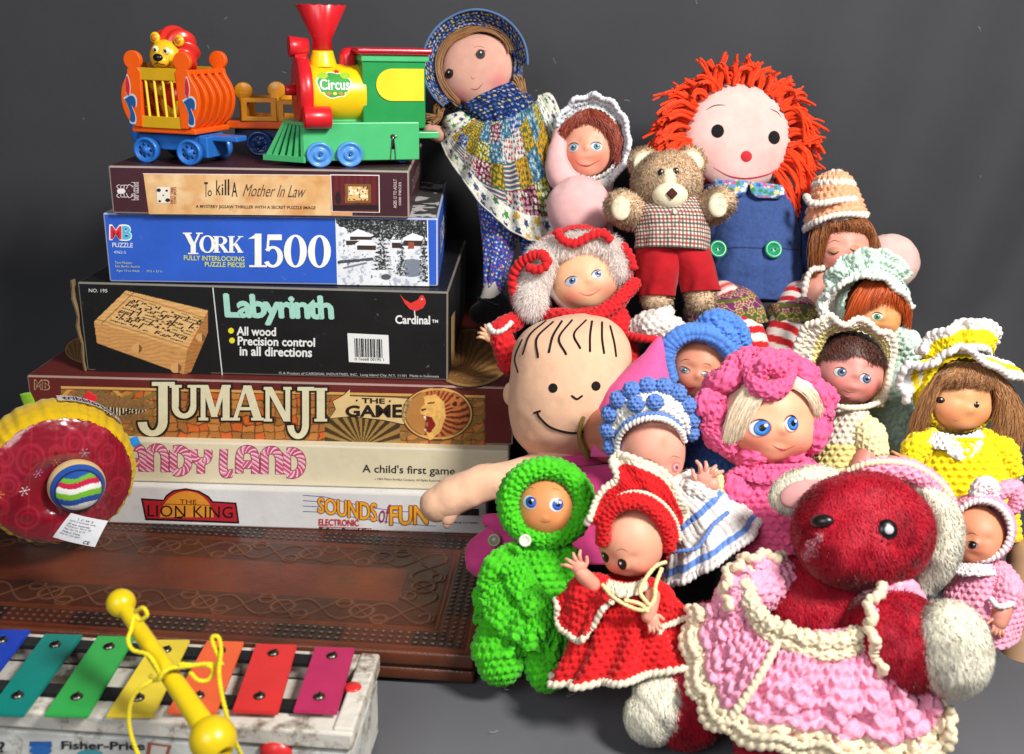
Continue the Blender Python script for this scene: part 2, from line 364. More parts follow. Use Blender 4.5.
def bil(pn, bb, V):
    tl, tr, br, bl = [pn.at(*c) for c in quad(bb)]
    x = V[:, :1]; y = V[:, 1:2]
    return bl*(1-x)*(1-y)+br*x*(1-y)+tl*(1-x)*y+tr*x*y
def put_text(mb, pn, t, bb, col, bold=0.0, l=3, sp=1.0, shear=0):
    V, T = text_geo(t, min(bold, .012), sp, shear); P = bil(pn, bb, V)
    tl, _, _, bl = [pn.at(*c) for c in quad(bb)]; h = np.linalg.norm(tl-bl)
    k = [(0, 0)] if bold < .02 else [(-1, 0), (0, 1), (1, 0), (0, -1)] if bold < .05 else [(math.cos(a)*1.0, math.sin(a)*1.0) for a in np.arange(0, 6.2, PI/4)]
    for i, o in enumerate(k): mb.add(pn.P(P+np.array(o)*(bold*.7*h if bold >= .02 else 0), l+i*.05), None, T, col)
SL = .022   # the shelf of boxes runs downhill to the right in the picture
def bb_s(x0, y0, x1, y1, s=SL): w = (x1-x0)*s; return [(x0, y0), (x1, y0+w), (x1, y1+w), (x0, y1)]
def poly(mb, pn, pts, col, l=1):
    st = np.array([pn.at(*p) for p in pts]); bm = bmesh.new(); vs = [bm.verts.new((a, b, 0)) for a, b in st]; f = bm.faces.new(vs)
    bmesh.ops.triangulate(bm, faces=[f]); V, Q, T = bm_out(bm)
    if (np.cross(V[T[0][1]]-V[T[0][0]], V[T[0][2]]-V[T[0][0]]))[2] < 0: T = [t[::-1] for t in T]
    mb.add(pn.P(V[:, :2], l), None, T, col)
def elp(cx, cy, rx, ry, n=28, a0=0, a1=360):
    a = np.radians(np.linspace(a0, a1, n, endpoint=(a1-a0) != 360)); return list(zip(cx+rx*np.cos(a), cy-ry*np.sin(a)))
def line(mb, pn, pts, w, col, l=4, n=0):
    pts = np.asarray(pts, float)
    if n: pts = crom(np.c_[pts, np.zeros(len(pts))], n)[:, :2]
    T = nrm(np.gradient(pts, axis=0)); N = np.stack([-T[:, 1], T[:, 0]], -1)*(np.asarray(w)/2 if np.ndim(w) == 0 else np.asarray(w)[:, None]/2)
    A = pn.px(pts+N, l); B = pn.px(pts-N, l); mb.grid(np.stack([A, B], 1), False, col)
def inp(X, Y, pts):
    r = np.zeros(X.shape, bool); n = len(pts)
    for i in range(n):
        x0, y0 = pts[i]; x1, y1 = pts[(i+1) % n]
        if y0 == y1: continue
        c = ((y0 > Y) != (y1 > Y)) & (X < (x1-x0)*(Y-y0)/(y1-y0)+x0); r ^= c
    return r
def inel(X, Y, cx, cy, rx, ry, a=0):
    a = math.radians(a); dx = X-cx; dy = Y-cy; u = dx*math.cos(a)+dy*math.sin(a); v = -dx*math.sin(a)+dy*math.cos(a)
    return (u/rx)**2+(v/ry)**2
def segd(X, Y, x0, y0, x1, y1):
    dx, dy = x1-x0, y1-y0; t = np.clip(((X-x0)*dx+(Y-y0)*dy)/(dx*dx+dy*dy), 0, 1); return np.hypot(X-x0-t*dx, Y-y0-t*dy)
def art(mb, pn, bb, fn, res=1.5, l=1):
    (x0, y0), (x1, _), _, (_, y1) = quad(bb); nu = int((y1-y0)*res)+1; nv = int((x1-x0)*res)+1
    a, b = np.meshgrid(np.linspace(1, 0, nu), np.linspace(0, 1, nv), indexing='ij')
    V = bil(pn, bb, np.stack([b.ravel(), a.ravel()], -1)); P = pn.P(V, l)
    X, Y = project(P); C = fn(X, Y)
    mb.grid(P.reshape(nu, nv, 3)[::-1], False, C.reshape(nu, nv, 3)[::-1])
def N2(X, Y, f, o=0): return fbm(np.stack([X, Y, 0*X], -1), f, o)
def mixc(C, m, c):
    m = np.clip(np.asarray(m, float), 0, 1)[..., None]; return C*(1-m)+np.asarray(c)*m
# serif display letters drawn as strokes in a unit cell
def _seg(x0, y0, x1, y1, w):
    d = np.array([x1-x0, y1-y0]); d = d/np.linalg.norm(d); n = np.array([-d[1], d[0]])*w/2
    return [np.array([x0, y0])-n, np.array([x1, y1])-n, np.array([x1, y1])+n, np.array([x0, y0])+n]
def _vq(x0, y0, x1, y1, w):   # horizontal-width stroke between two heights
    return [np.array(p) for p in ((x0-w/2, y0), (x0+w/2, y0), (x1+w/2, y1), (x1-w/2, y1))]
def _ring(cx, cy, rx, ry, wx, wy, a0=0, a1=360, n=22):
    out = []; A = np.radians(np.linspace(a0, a1, n+1))
    for p, q_ in zip(A[:-1], A[1:]):
        out.append([np.array([cx+rx*math.cos(p), cy+ry*math.sin(p)]), np.array([cx+rx*math.cos(q_), cy+ry*math.sin(q_)]),
                    np.array([cx+(rx-wx)*math.cos(q_), cy+(ry-wy)*math.sin(q_)]), np.array([cx+(rx-wx)*math.cos(p), cy+(ry-wy)*math.sin(p)])])
    return out
def _bar(x0, x1, y, h): return [np.array(p) for p in ((x0, y-h/2), (x1, y-h/2), (x1, y+h/2), (x0, y+h/2))]
GL = {
 'Y': [_vq(.18, 1, .5, .42, .26), _vq(.84, 1, .56, .42, .11), _vq(.52, .46, .52, 0, .26), _bar(0, .44, .97, .06), _bar(.66, 1, .97, .06), _bar(.26, .78, .03, .06)],
 'O': _ring(.5, .5, .5, .52, .24, .07),
 'R': [_vq(.22, 0, .22, 1, .25), _bar(0, .45, .97, .06), _bar(0, .45, .03, .06), _vq(.5, .48, .84, 0, .26), _bar(.66, 1, .03, .06), _bar(.2, .5, .97, .06), _bar(.2, .5, .49, .06)]+_ring(.45, .73, .42, .27, .24, .06, -90, 90),
 'K': [_vq(.22, 0, .22, 1, .25), _bar(0, .45, .97, .06), _bar(0, .45, .03, .06), _vq(.84, 1, .34, .42, .1), _vq(.46, .56, .84, 0, .27), _bar(.64, 1, .97, .06), _bar(.62, 1, .03, .06)],
 '1': [_vq(.56, 0, .56, 1, .34), _bar(.12, 1, .03, .06), [np.array(p) for p in ((.05, .84), (.45, .86), (.7, 1), (.5, 1))]],
 '5': [_bar(.2, .9, .92, .17), _vq(.2, .5, .26, 1, .12)]+_ring(.46, .33, .5, .33, .27, .08, -150, 140),
 '0': _ring(.5, .5, .5, .5, .3, .06),
 'J': [_vq(.66, .25, .66, 1, .25), _bar(.36, .98, .96, .08)]+_ring(.38, .2, .405, .32, .25, .12, -175, 15),
 'U': [_vq(.2, .35, .2, 1, .24), _vq(.82, .3, .82, 1, .2), _bar(0, .42, .96, .08), _bar(.62, 1, .96, .08)]+_ring(.5, .36, .42, .36, .22, .15, 180, 360),
 'M': [_vq(.14, 0, .14, 1, .15), _vq(.86, 0, .86, 1, .22), _vq(.2, 1, .5, .1, .2), _vq(.8, 1, .5, .1, .14), _bar(0, .3, .04, .08), _bar(.7, 1, .04, .08), _bar(0, .25, .96, .08), _bar(.75, 1, .96, .08)],
 'A': [_vq(.12, 0, .46, 1, .12), _vq(.84, 0, .5, 1, .25), _bar(.24, .76, .34, .09), _bar(0, .28, .04, .08), _bar(.62, 1, .04, .08)],
 'N': [_vq(.14, 0, .14, 1, .15), _vq(.86, 0, .86, 1, .17), _vq(.18, 1, .84, 0, .24), _bar(0, .3, .04, .08), _bar(0, .26, .96, .08), _bar(.7, 1, .96, .08)],
 'I': [_vq(.5, 0, .5, 1, .5), _bar(.1, .9, .04, .08), _bar(.1, .9, .96, .08)],
}
def glyph(mb, pn, ch, bb, col, l=4, grow=0.0):
    tl, tr, br, bl = [pn.at(*c) for c in quad(bb)]; W_ = np.linalg.norm(tr-tl); H_ = np.linalg.norm(tl-bl)
    for k, pl in enumerate(GL[ch]):
        pl = np.array(pl)
        x, y = pl[:, :1], pl[:, 1:]
        st = bl*(1-x)*(1-y)+br*x*(1-y)+tl*(1-x)*y+tr*x*y
        if grow:
            c = st.mean(0); d = st-c; st = st+np.sign(d)*grow
        e = st[1]-st[0]; f = st[2]-st[0]
        T = [[0, 1, 2], [0, 2, 3]]
        if e[0]*f[1]-e[1]*f[0] < 0: T = [[0, 2, 1], [0, 3, 2]]
        mb.add(pn.P(st, l+k*.02), None, T, col)
# ------------------------------------------------------------------ cardboard boxes
def carton(name, label, BL, BR, z0, thick, depth, colf, group=None, mat='card', wearcol=(.55, .5, .44), bev=.0015, cat='board game box', cols=None, yl=0):
    A = ground(*BL, z0); B = ground(*BR, z0); u = nrm(B-A); w = np.linalg.norm(B-A); d = np.array([-u[1], u[0], 0])
    root = thing(name, label, cat, A, group)
    bm = bmesh.new(); bmesh.ops.create_cube(bm, size=1)
    for v in bm.verts: v.co = Vector(((v.co.x+.5)*w, (v.co.y+.5)*depth, (v.co.z+.5)*thick))
    bmesh.ops.bevel(bm, geom=list(bm.edges), offset=bev, segments=2, affect='EDGES', profile=.5)
    mb = MB(); Rm = np.stack([u, d, [0, 0, 1]], 1)
    cs = dict(front=colf, side=colf, top=colf); cs.update(cols or {})
    for f in bm.faces:
        V = np.array([v.co[:] for v in f.verts]); n = f.normal; a = f.calc_area()
        c = cs['front'] if n.y < -.99 else cs['top'] if n.z > .99 else cs['side'] if abs(n.x) > .99 else wearcol if a < thick*w*.2 else colf
        if c is wearcol: c = np.asarray(wearcol)*.6+np.asarray(colf)*.4
        V = V@Rm.T+A
        if len(V) == 4: mb.add(V, [[0, 1, 2, 3]], None, c)
        else: mb.add(V, None, [[0, i, i+1] for i in range(1, len(V)-1)], c)
    bm.free(); mb.build('body', mat, root, smooth=False)
    root['w'] = w
    return root, Panel(A, u, [0, 0, 1]), Panel(B, d, [0, 0, 1]), (A, B, u, d, w)
# ================================================================== camera, light, setting
cam = bpy.data.cameras.new('camera'); co = bpy.data.objects.new('camera', cam); COLL.objects.link(co)
cam.sensor_width = 36; cam.lens = FOC/1024*36; cam.clip_end = 50; cam.clip_start = .05
co.matrix_world = Matrix([[R_[i], U_[i], -F_[i], CAM[i]] for i in range(3)]+[[0, 0, 0, 1]])
cam.dof.use_dof = True; cam.dof.focus_distance = .86; cam.dof.aperture_fstop = 8.0
sc.camera = co
wd = bpy.data.worlds.new('World'); sc.world = wd; wd.use_nodes = True
wd.node_tree.nodes['Background'].inputs[0].default_value = (.9, .95, 1, 1); wd.node_tree.nodes['Background'].inputs[1].default_value = .07
sc.view_settings.view_transform = 'Standard'; sc.view_settings.look = 'None'; sc.view_settings.exposure = 0; sc.view_settings.gamma = 1
def area(name, loc, tgt, size, power, col=(1, 1, 1)):
    l = bpy.data.lights.new(name, 'AREA'); l.shape = 'DISK'; l.size = size; l.energy = power; l.color = col
    o = bpy.data.objects.new(name, l); COLL.objects.link(o); o.location = loc
    o.rotation_euler = (Vector(tgt)-Vector(loc)).to_track_quat('-Z', 'Y').to_euler(); return o
area('key_lamp', (.75, -.02, 1.2), (.10, .9, .18), .36, 36, (1, .97, .93))
area('fill_lamp', (-.45, -.35, .85), (.05, .9, .15), .7, 8, (.93, .96, 1))
# backdrop: one hanging sheet of dark grey cloth
# one seamless sheet: table, curve, wall (table end coloured lighter, standing in for lamplight)
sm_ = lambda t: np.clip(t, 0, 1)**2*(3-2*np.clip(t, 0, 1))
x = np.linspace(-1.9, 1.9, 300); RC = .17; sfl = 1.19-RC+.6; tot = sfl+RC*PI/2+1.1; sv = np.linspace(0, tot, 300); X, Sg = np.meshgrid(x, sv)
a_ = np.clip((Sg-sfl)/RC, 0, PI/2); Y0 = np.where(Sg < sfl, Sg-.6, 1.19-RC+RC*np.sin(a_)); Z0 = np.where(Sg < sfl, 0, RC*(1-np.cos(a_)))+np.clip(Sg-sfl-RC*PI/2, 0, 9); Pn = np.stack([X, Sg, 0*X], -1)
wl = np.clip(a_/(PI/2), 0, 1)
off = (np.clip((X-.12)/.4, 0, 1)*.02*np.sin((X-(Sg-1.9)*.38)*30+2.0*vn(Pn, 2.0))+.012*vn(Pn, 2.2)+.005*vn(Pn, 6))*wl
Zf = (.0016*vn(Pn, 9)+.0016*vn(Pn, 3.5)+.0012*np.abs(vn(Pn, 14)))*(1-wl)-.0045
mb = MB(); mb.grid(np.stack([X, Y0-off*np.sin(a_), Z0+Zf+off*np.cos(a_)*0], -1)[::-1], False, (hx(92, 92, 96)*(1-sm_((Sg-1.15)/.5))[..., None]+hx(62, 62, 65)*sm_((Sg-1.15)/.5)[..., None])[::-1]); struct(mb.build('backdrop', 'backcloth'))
# black cloth draped over hidden steps behind the dolls
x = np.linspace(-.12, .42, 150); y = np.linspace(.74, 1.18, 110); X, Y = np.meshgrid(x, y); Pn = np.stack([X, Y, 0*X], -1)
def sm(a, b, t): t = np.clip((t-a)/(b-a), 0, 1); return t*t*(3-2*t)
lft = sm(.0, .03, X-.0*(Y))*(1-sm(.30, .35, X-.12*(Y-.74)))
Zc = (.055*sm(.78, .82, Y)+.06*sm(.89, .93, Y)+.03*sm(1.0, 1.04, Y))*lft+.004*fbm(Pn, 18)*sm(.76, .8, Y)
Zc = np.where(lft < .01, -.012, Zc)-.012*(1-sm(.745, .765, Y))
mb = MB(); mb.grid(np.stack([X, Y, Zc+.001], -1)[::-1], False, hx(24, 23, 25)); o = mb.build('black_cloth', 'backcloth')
o['label'] = 'black cloth draped over low steps beneath the pile of dolls'; o['category'] = 'cloth'
# ================================================================== leather-covered folding board
zb = .024
A = ground(474, 656, zb); B = ground(100, 633, zb); u = nrm(A-B); d = np.array([-u[1], u[0], 0]); wB = .62
dB = (ground(300, 532, zb)-A)@d+.012
O = A-u*wB; O[2] = 0
root = thing('folding_game_board', 'brown tooled leather folding game board lying open under the stack of boxes', 'game board', O)
Rm = np.stack([u, d, [0, 0, 1]], 1)
for nm, y0 in (('front_leaf', 0), ('back_leaf', dB+.0015)):
    mb = MB()
    for z0, z1, e in ((.0, .0105, 0), (.0118, .0238, 0), (.008, .015, .0012)):
        V, Q, T = boxm((wB/2, y0+dB/2, (z0+z1)/2), (wB-2*e, dB-2*e, z1-z0), bev=.0026 if not e else 0, seg=3)
        mb.add(V@Rm.T+O, Q, T, hx(92, 46, 27) if not e else hx(40, 22, 14))
    mb.build(nm, 'leather', root)
top = Panel(O+np.array([0, 0, .0238]), u, d)
def tool(X, Y):
    # X,Y metres on the lid
    b = np.minimum(np.minimum(X, wB-X), np.minimum(Y, dB-Y))
    C = np.ones(X.shape+(3,))*hx(90, 38, 20)
    P = np.stack([X, Y, 0*X], -1)
    C = C*(1+.35*fbm(P, 14)[..., None])
    H = np.zeros(X.shape)
    dk = (b > .009) & (b < .0285)
    along = np.where(np.minimum(Y, dB-Y) < np.minimum(X, wB-X), X, Y)
    blk = np.floor(along/.052); pale = (blk*7 % 5) < 2
    C = mixc(C, dk*np.where(pale, .45, .93), hx(26, 20, 19))
    dots = np.hypot(((along/.0065) % 1)-.5, ((b-.009)/.0065 % 1)-.5)
    C = mixc(C, dk*(dots < .2), hx(96, 76, 62)); H = H+dk*(dots < .28)*.0006
    for e in (.0075, .030, .0335): ln = np.exp(-((b-e)/.0006)**2); C = mixc(C, ln*.8, hx(45, 24, 15)); H = H-.0006*ln
    sc_ = (b > .035) & (b < .068)
    ph = along*2*PI/.062; mid = .051
    r1 = np.abs(np.sin(ph))*.014; sw = np.abs(np.abs(b-mid)-r1*.9)
    r2 = np.hypot(((along/.062) % 1-.5)*.062, b-mid); r3 = np.abs(r2-.009); r4 = np.abs(np.hypot(((along/.031) % 1-.5)*.031, b-mid-.010*np.sign(np.sin(ph)))-.006)
    ln = np.maximum(np.exp(-(sw/.0012)**2), np.maximum(np.exp(-(r3/.0013)**2), np.exp(-(r4/.0011)**2)))*sc_
    C = mixc(C, sc_*.75, hx(54, 28, 18)); C = mixc(C, ln*.6, hx(110, 72, 50)); H = H+ln*.0009
    cor = (X < .085) & (Y < .085)
    rub = np.clip(fbm(P, 9, 4)*1.6-.2, 0, 1)*(b > .068); C = mixc(C, rub*.7, hx(132, 62, 28))
    return C, H
xs = np.linspace(.003, wB-.003, 1100); ys = np.linspace(.003, dB-.003, 330); Xg, Yg = np.meshgrid(xs, ys); C, H = tool(Xg, Yg)
mb = MB(); mb.grid((top.P(np.stack([Xg, Yg], -1), 0)+top.n*H[..., None])[::-1], False, C[::-1]); mb.build('tooled_cover', 'leather', root)
# ================================================================== the stack of boxes
zs = zb; G1 = 'boxes stacked on the leather board'
def fitthick(BL, BR, z0, top_mid):      # thickness so that the top edge lands on this pixel
    A = ground(*BL, z0); B = ground(*BR, z0); n = np.cross(nrm(B-A), [0, 0, 1]); r = ray(*top_mid); t = ((A-CAM)@n)/(r@n)
    return (CAM+r*t)[2]-z0
# --- sounds game
BL, BR = (22, 520.5), (486, 534.5); th = fitthick(BL, BR, zs, (300, 491))
r, p, sd, g = carton('board_game_box', 'white game box at the bottom of the stack with red and orange titles', BL, BR, zs, th, .26, hx(212, 210, 208), G1, 'cream_card')
mb = MB(); poly(mb, p, [(141, 498), (163.5, 499.5), (166, 495), (173, 490), (186, 488), (199, 490.5), (209, 496), (213, 501), (236.5, 502.5), (239.5, 523.5), (145.5, 520)], hx(25, 12, 12), 1)
poly(mb, p, [(143, 500), (164, 501), (167, 496.5), (174, 491.5), (186, 489.5), (198, 492), (208, 497.5), (212, 502.5), (235, 504), (237.5, 521.5), (147, 518)], hx(176, 28, 40), 2)
poly(mb, p, elp(187, 519, 27, 28, 24, 4, 176), hx(214, 138, 40), 3)
put_text(mb, p, 'THE', bb_s(180, 499, 197, 503.5), hx(90, 40, 15), 0, 5); put_text(mb, p, 'LION KING', bb_s(148, 504.5, 233, 516), hx(20, 12, 12), .0, 5, sp=1.05)
line(mb, p, [(160, 503.5), (215, 505)], .6, hx(120, 50, 20), 5); poly(mb, p, [(173, 517), (184, 515.6), (182, 518.6)], hx(20, 12, 12), 5)
mb.build('title_panel', 'ink', r, smooth=False)
mb = MB()
for k in range(4): line(mb, p, [(303, 495+k*5.4), (322+k*1.5, 496.4+k*5.2)], .6, hx(90, 100, 150), 2)
for yy in (0, 1): line(mb, p, [(322, 496+yy*15), (360, 505+yy*13), (400, 511+yy*12), (436, 511+yy*15)], .6, hx(90, 110, 170), 2, 30)
def wv(V): V = V.copy(); V[:, 1] += .30*np.sin(V[:, 0]*3.0)*-1+.0; return V
for dx, c, L, bd_ in ((0, hx(150, 70, 30), 4, .06), (0, hx(226, 160, 40), 6, .015)):
    put_text(mb, p, 'SOUNDS', [(318, 497), (377, 503), (377, 521.5), (318, 512.5)], c, bd_, L, sp=.95)
    put_text(mb, p, 'FUN', [(390, 506), (428, 505), (428, 524), (390, 525)], c, bd_, L, sp=.95)
put_text(mb, p, 'of', [(379, 503), (391, 504), (391, 524), (379, 522)], hx(150, 40, 80), 0, 6, shear=.3)
put_text(mb, p, 'ELECTRONIC', bb_s(319, 518.5, 359, 525), hx(190, 40, 50), .02, 5); line(mb, p, [(319, 526.2), (372, 528.2)], .6, hx(190, 40, 50), 5)
put_text(mb, p, 'Talking Board Game', bb_s(319, 527, 379, 532.5), hx(30, 28, 30), .02, 5)
put_text(mb, p, 'Ages 4 and up  2 to 4 players', bb_s(446, 520.5, 478, 523.5), hx(60, 60, 60), 0, 4); poly(mb, p, [(458, 508), (479, 508.6), (479, 515.5), (458, 515)], hx(35, 32, 34), 3)
mb.build('printed_lettering', 'ink', r, smooth=False)
zs += th+.0006
# --- cream first game
BL, BR = (40, 479), (508, 492); th = fitthick(BL, BR, zs, (330, 446))
r, p, sd, g = carton('board_game_box', 'cream game box second from the bottom with pink candy cane letters', BL, BR, zs, th, .25, hx(214, 202, 170), G1, 'cream_card')
mb = MB()
def cane(pts, w=7.0, closed=False):
    pts = np.array(pts, float); C = crom(np.c_[pts, np.zeros(len(pts))], 60)[:, :2]
    L = np.concatenate([[0], np.cumsum(np.hypot(*np.diff(C, axis=0).T))]); C = np.stack([np.interp(np.linspace(0, L[-1], int(L[-1]*2)), L, C[:, k]) for k in (0, 1)], -1)
    T = nrm(np.gradient(C, axis=0)); N = np.stack([-T[:, 1], T[:, 0]], -1); v = np.linspace(-.5, .5, 11)
    for ww, l, base in ((w+1.6, 2, hx(150, 62, 88)), (w, 3, None)):
        PX = C[:, None]+N[:, None]*v[None, :, None]*ww; st = np.array([[p.at(*a) for a in row] for row in PX])
        s = np.arange(len(C))[:, None]*.5+v[None]*5; ph = (s/4.6) % 1
        col = np.where(((ph < .3) | ((ph > .42) & (ph < .5)))[..., None], hx(236, 206, 208), hx(196, 76, 118)) if base is None else np.ones(s.shape+(3,))*base
        G = p.P(st, l+RNG.random()*.5); mb.grid(G[::-1], False, col[::-1])
k = SL
def L_(pts, dx): return [(a+dx, b+(a+dx-130)*.020) for a, b in pts]
A_ = [[(3, 471), (3, 457), (5, 449), (11, 446.5), (17, 449), (19, 457), (19, 471)], [(4, 462), (18, 462)]]
N_ = [[(3, 471), (3, 449)], [(3, 452), (6, 448), (12, 447), (16, 450), (18, 456), (18, 471)]]
D_ = [[(3, 471), (3, 449)], [(3, 448.5), (10, 448), (16, 452), (18, 459), (16, 467), (10, 471), (3, 470.5)]]
for g_, dx in ((A_, 124), (N_, 147), (D_, 170.5), (A_, 236.5), (N_, 261.5), (D_, 284)):
    for s in g_: cane(L_(s, dx))
cane(L_([(0, 448), (1, 456), (7, 460), (14, 457), (15, 448)], 193.5)); cane(L_([(7.5, 460), (7.5, 472)], 193.5))
cane(L_([(3, 447), (3, 470), (12, 471)], 221))
mb.build('candy_lettering', 'ink', r, smooth=False)
mb = MB(); put_text(mb, p, "A child's first game", bb_s(362.5, 464, 455, 474.5, .028), hx(40, 36, 34), .008, 3); put_text(mb, p, 'c 1984 Milton Bradley Company. All Rights Reserved.', bb_s(375, 477.5, 441, 480.2, .03), hx(80, 72, 62), 0, 3)
poly(mb, p, [(472, 469), (498, 469), (498, 481), (472, 481)], hx(222, 212, 184), 1)
mb.build('printed_lettering', 'ink', r, smooth=False)
zs += th+.0006
# --- red adventure game
BL, BR = (34, 433), (513, 445.2); th = fitthick(BL, BR, zs, (270, 381.5)); zj = zs
r, p, sd, g = carton('board_game_box', 'wide dark red game box below the black box with a roaring lion medallion', BL, BR, zs, th, .30, hx(96, 32, 28), G1, wearcol=(.45, .33, .28), cols=dict(top=hx(98, 34, 30)))
def jart(X, Y):
    C = np.ones(X.shape+(3,))*hx(176, 112, 50); n = N2(X, Y, .12)
    gx = np.floor(X/11+.4*n); gy = np.floor(Y/8+.5*N2(X, Y, .1, 5)); rn = _T[gx.astype(int) % 32, gy.astype(int) % 32, 3]
    C = C*(.65+.75*rn)[..., None]; C = mixc(C, rn > .72, hx(196, 92, 34))
    fx = (X/11+.4*n) % 1; fy = (Y/8+.5*N2(X, Y, .1, 5)) % 1
    C = mixc(C, np.clip(1-np.minimum(np.minimum(fx, 1-fx)*11, np.minimum(fy, 1-fy)*8)/.9, 0, 1), hx(46, 24, 14))
    yy = Y-(X-60)*SL
    leaf = (np.abs(np.sin(X*.16+Y*.3+2*N2(X, Y, .05, 9))) > .72) & ((X < 160) | (X > 325)); C = mixc(C, leaf*.8, hx(124, 100, 52))
    # grasses behind the banner
    gr = (X > 325) & (X < 400) & (yy > 409); a = np.arctan2(yy-440, X-362); C = mixc(C, gr, np.where((np.sin(a*26) > 0)[..., None], hx(150, 118, 60), hx(64, 44, 22)))
    # crocodile head on the left
    cr = inp(X, Y, [(72, 392), (84, 388), (96, 392), (128, 399), (150, 402), (150, 410), (96, 408), (104, 417), (140, 412), (148, 416), (132, 421), (98, 421), (76, 414)])
    cc = hx(134, 96, 56)*(1+.5*N2(X, Y, .6)[..., None]); C = np.where(cr[..., None], cc, C)
    mo = inp(X, Y, [(92, 406), (148, 410), (140, 413), (104, 417)]); C = mixc(C, mo, hx(30, 12, 10)); C = mixc(C, mo & (np.abs((X/3.2) % 1-.5) < .2) & (N2(X, Y, .9) > -.2), hx(225, 210, 170))
    arch = inel(X, Y, 92, 404, 34, 22); C = mixc(C, (arch > .72) & (arch < .95) & (Y < 396), hx(200, 150, 70)); C = mixc(C, (arch < .72) & (Y < 390), hx(190, 90, 40))
    bd_ = np.minimum(yy-386, 439.5-yy); C = mixc(C, bd_ < 2.6, hx(206, 158, 84)); C = mixc(C, (np.abs(bd_-2.9) < .5), hx(40, 20, 12))
    return C
mb = MB(); art(mb, p, bb_s(61, 386, 485, 439.5), lambda X, Y: jart(X, Y-0*X), 1.4, 1)
def lion(X, Y):
    e = inel(X, Y, 437.5, 413.5, 35.5, 26); C = np.ones(X.shape+(3,))*hx(92, 34, 30)
    C = mixc(C, e < 1, hx(60, 30, 16)); C = mixc(C, (e < .97), hx(212, 164, 88)); C = mixc(C, e < .86, hx(44, 22, 12)); C = mixc(C, e < .82, hx(176, 120, 60))
    a = np.arctan2(Y-410, X-430); rr = np.hypot(X-430, Y-410)
    mane = (e < .8) & (X > 425+.0*Y); st = np.sin(a*30+rr*.35+2*N2(X, Y, .15)); C = mixc(C, mane, hx(150, 70, 34)); C = mixc(C, mane & (st > .2), hx(196, 112, 54)); C = mixc(C, mane & (st < -.6), hx(84, 34, 18))
    fc = inp(X, Y, [(424, 396), (436, 394), (444, 402), (446, 416), (440, 432), (430, 440), (426, 431), (435, 424), (432, 417), (421, 414), (420, 409), (425, 404)])
    C = np.where(fc[..., None], hx(222, 172, 92)*(1+.35*N2(X, Y, .4)[..., None]), C)
    mo = inp(X, Y, [(422, 415), (432, 417), (436, 425), (430, 433), (424, 430), (429, 424)]); C = mixc(C, mo, hx(120, 24, 20)); C = mixc(C, mo & (np.abs(X-425) < .9), hx(240, 230, 200))
    C = mixc(C, segd(X, Y, 428, 403, 434, 402.5) < .8, hx(40, 20, 10)); C = mixc(C, segd(X, Y, 422, 410, 425, 409) < 1, hx(60, 28, 16)); C = mixc(C, inel(X, Y, 455, 403, 5, 4.5) < 1, hx(190, 110, 56)); C = mixc(C, inel(X, Y, 455, 403.5, 2.6, 2.4) < 1, hx(70, 30, 16))
    return C
poly_c = MB()
def ellart(mb, pn, cx, cy, rx, ry, fn, l):
    rr = np.linspace(0.001, 1, 40)[:, None]; aa = np.linspace(0, 2*PI, 120, endpoint=False)[None]
    X = cx+rx*rr*np.cos(aa); Y = cy+ry*rr*np.sin(aa); P = pn.px(np.stack([X.ravel(), Y.ravel()], -1), l).reshape(40, 120, 3)
    mb.grid(P, True, fn(X, Y))
ellart(mb, p, 437.5, 413.5, 36, 27, lion, 4)
# banner
bn = [(333, 401), (344, 395), (350, 389), (350, 396), (395, 397.5), (412, 399), (408, 409), (404, 424), (383, 419.5), (350, 416), (330, 418), (336, 409)]
poly(mb, p, [(a+(a-370)*.02, b+(b-407)*.06) for a, b in bn], hx(40, 22, 12), 3); poly(mb, p, bn, hx(214, 184, 128), 4)
mb.build('cover_art', 'ink', r, smooth=False)
mb = MB()
LJ = [('J', 139, 381.5, 176, 430), ('U', 170, 384.5, 199, 418), ('M', 199, 384.5, 231, 420), ('A', 231, 385, 264, 420), ('N', 264, 386.5, 292, 421), ('J', 288, 386.5, 315, 433), ('I', 313, 387.5, 329, 421)]
for ch, x0, y0, x1, y1 in LJ:
    glyph(mb, p, ch, (x0, y0, x1, y1), hx(28, 20, 14), 6, grow=.0016)
for ch, x0, y0, x1, y1 in LJ:
    glyph(mb, p, ch, (x0, y0, x1, y1), hx(214, 206, 172), 9)
put_text(mb, p, 'THE', bb_s(362, 397.5, 385, 402.5, .03), hx(30, 20, 12), .03, 8); put_text(mb, p, 'GAME', [(346, 405.5), (402, 404), (402, 417), (346, 416)], hx(30, 20, 12), .05, 8)
for cx in (357, 390): poly(mb, p, elp(cx, 400+(cx-357)*.02, 1, 1, 8), hx(30, 20, 12), 8)
for a, b in (((34, 380), (43, 389)), ((43.5, 380), (50, 389.5))): pass
put_text(mb, p, 'MB', bb_s(34.5, 379.5, 50, 389.5), hx(176, 140, 104), .04, 3); put_text(mb, p, 'MB', bb_s(35.3, 380.3, 49.3, 388.8), hx(96, 36, 32), .0, 5)
mb.build('title_lettering', 'ink', r, smooth=False)
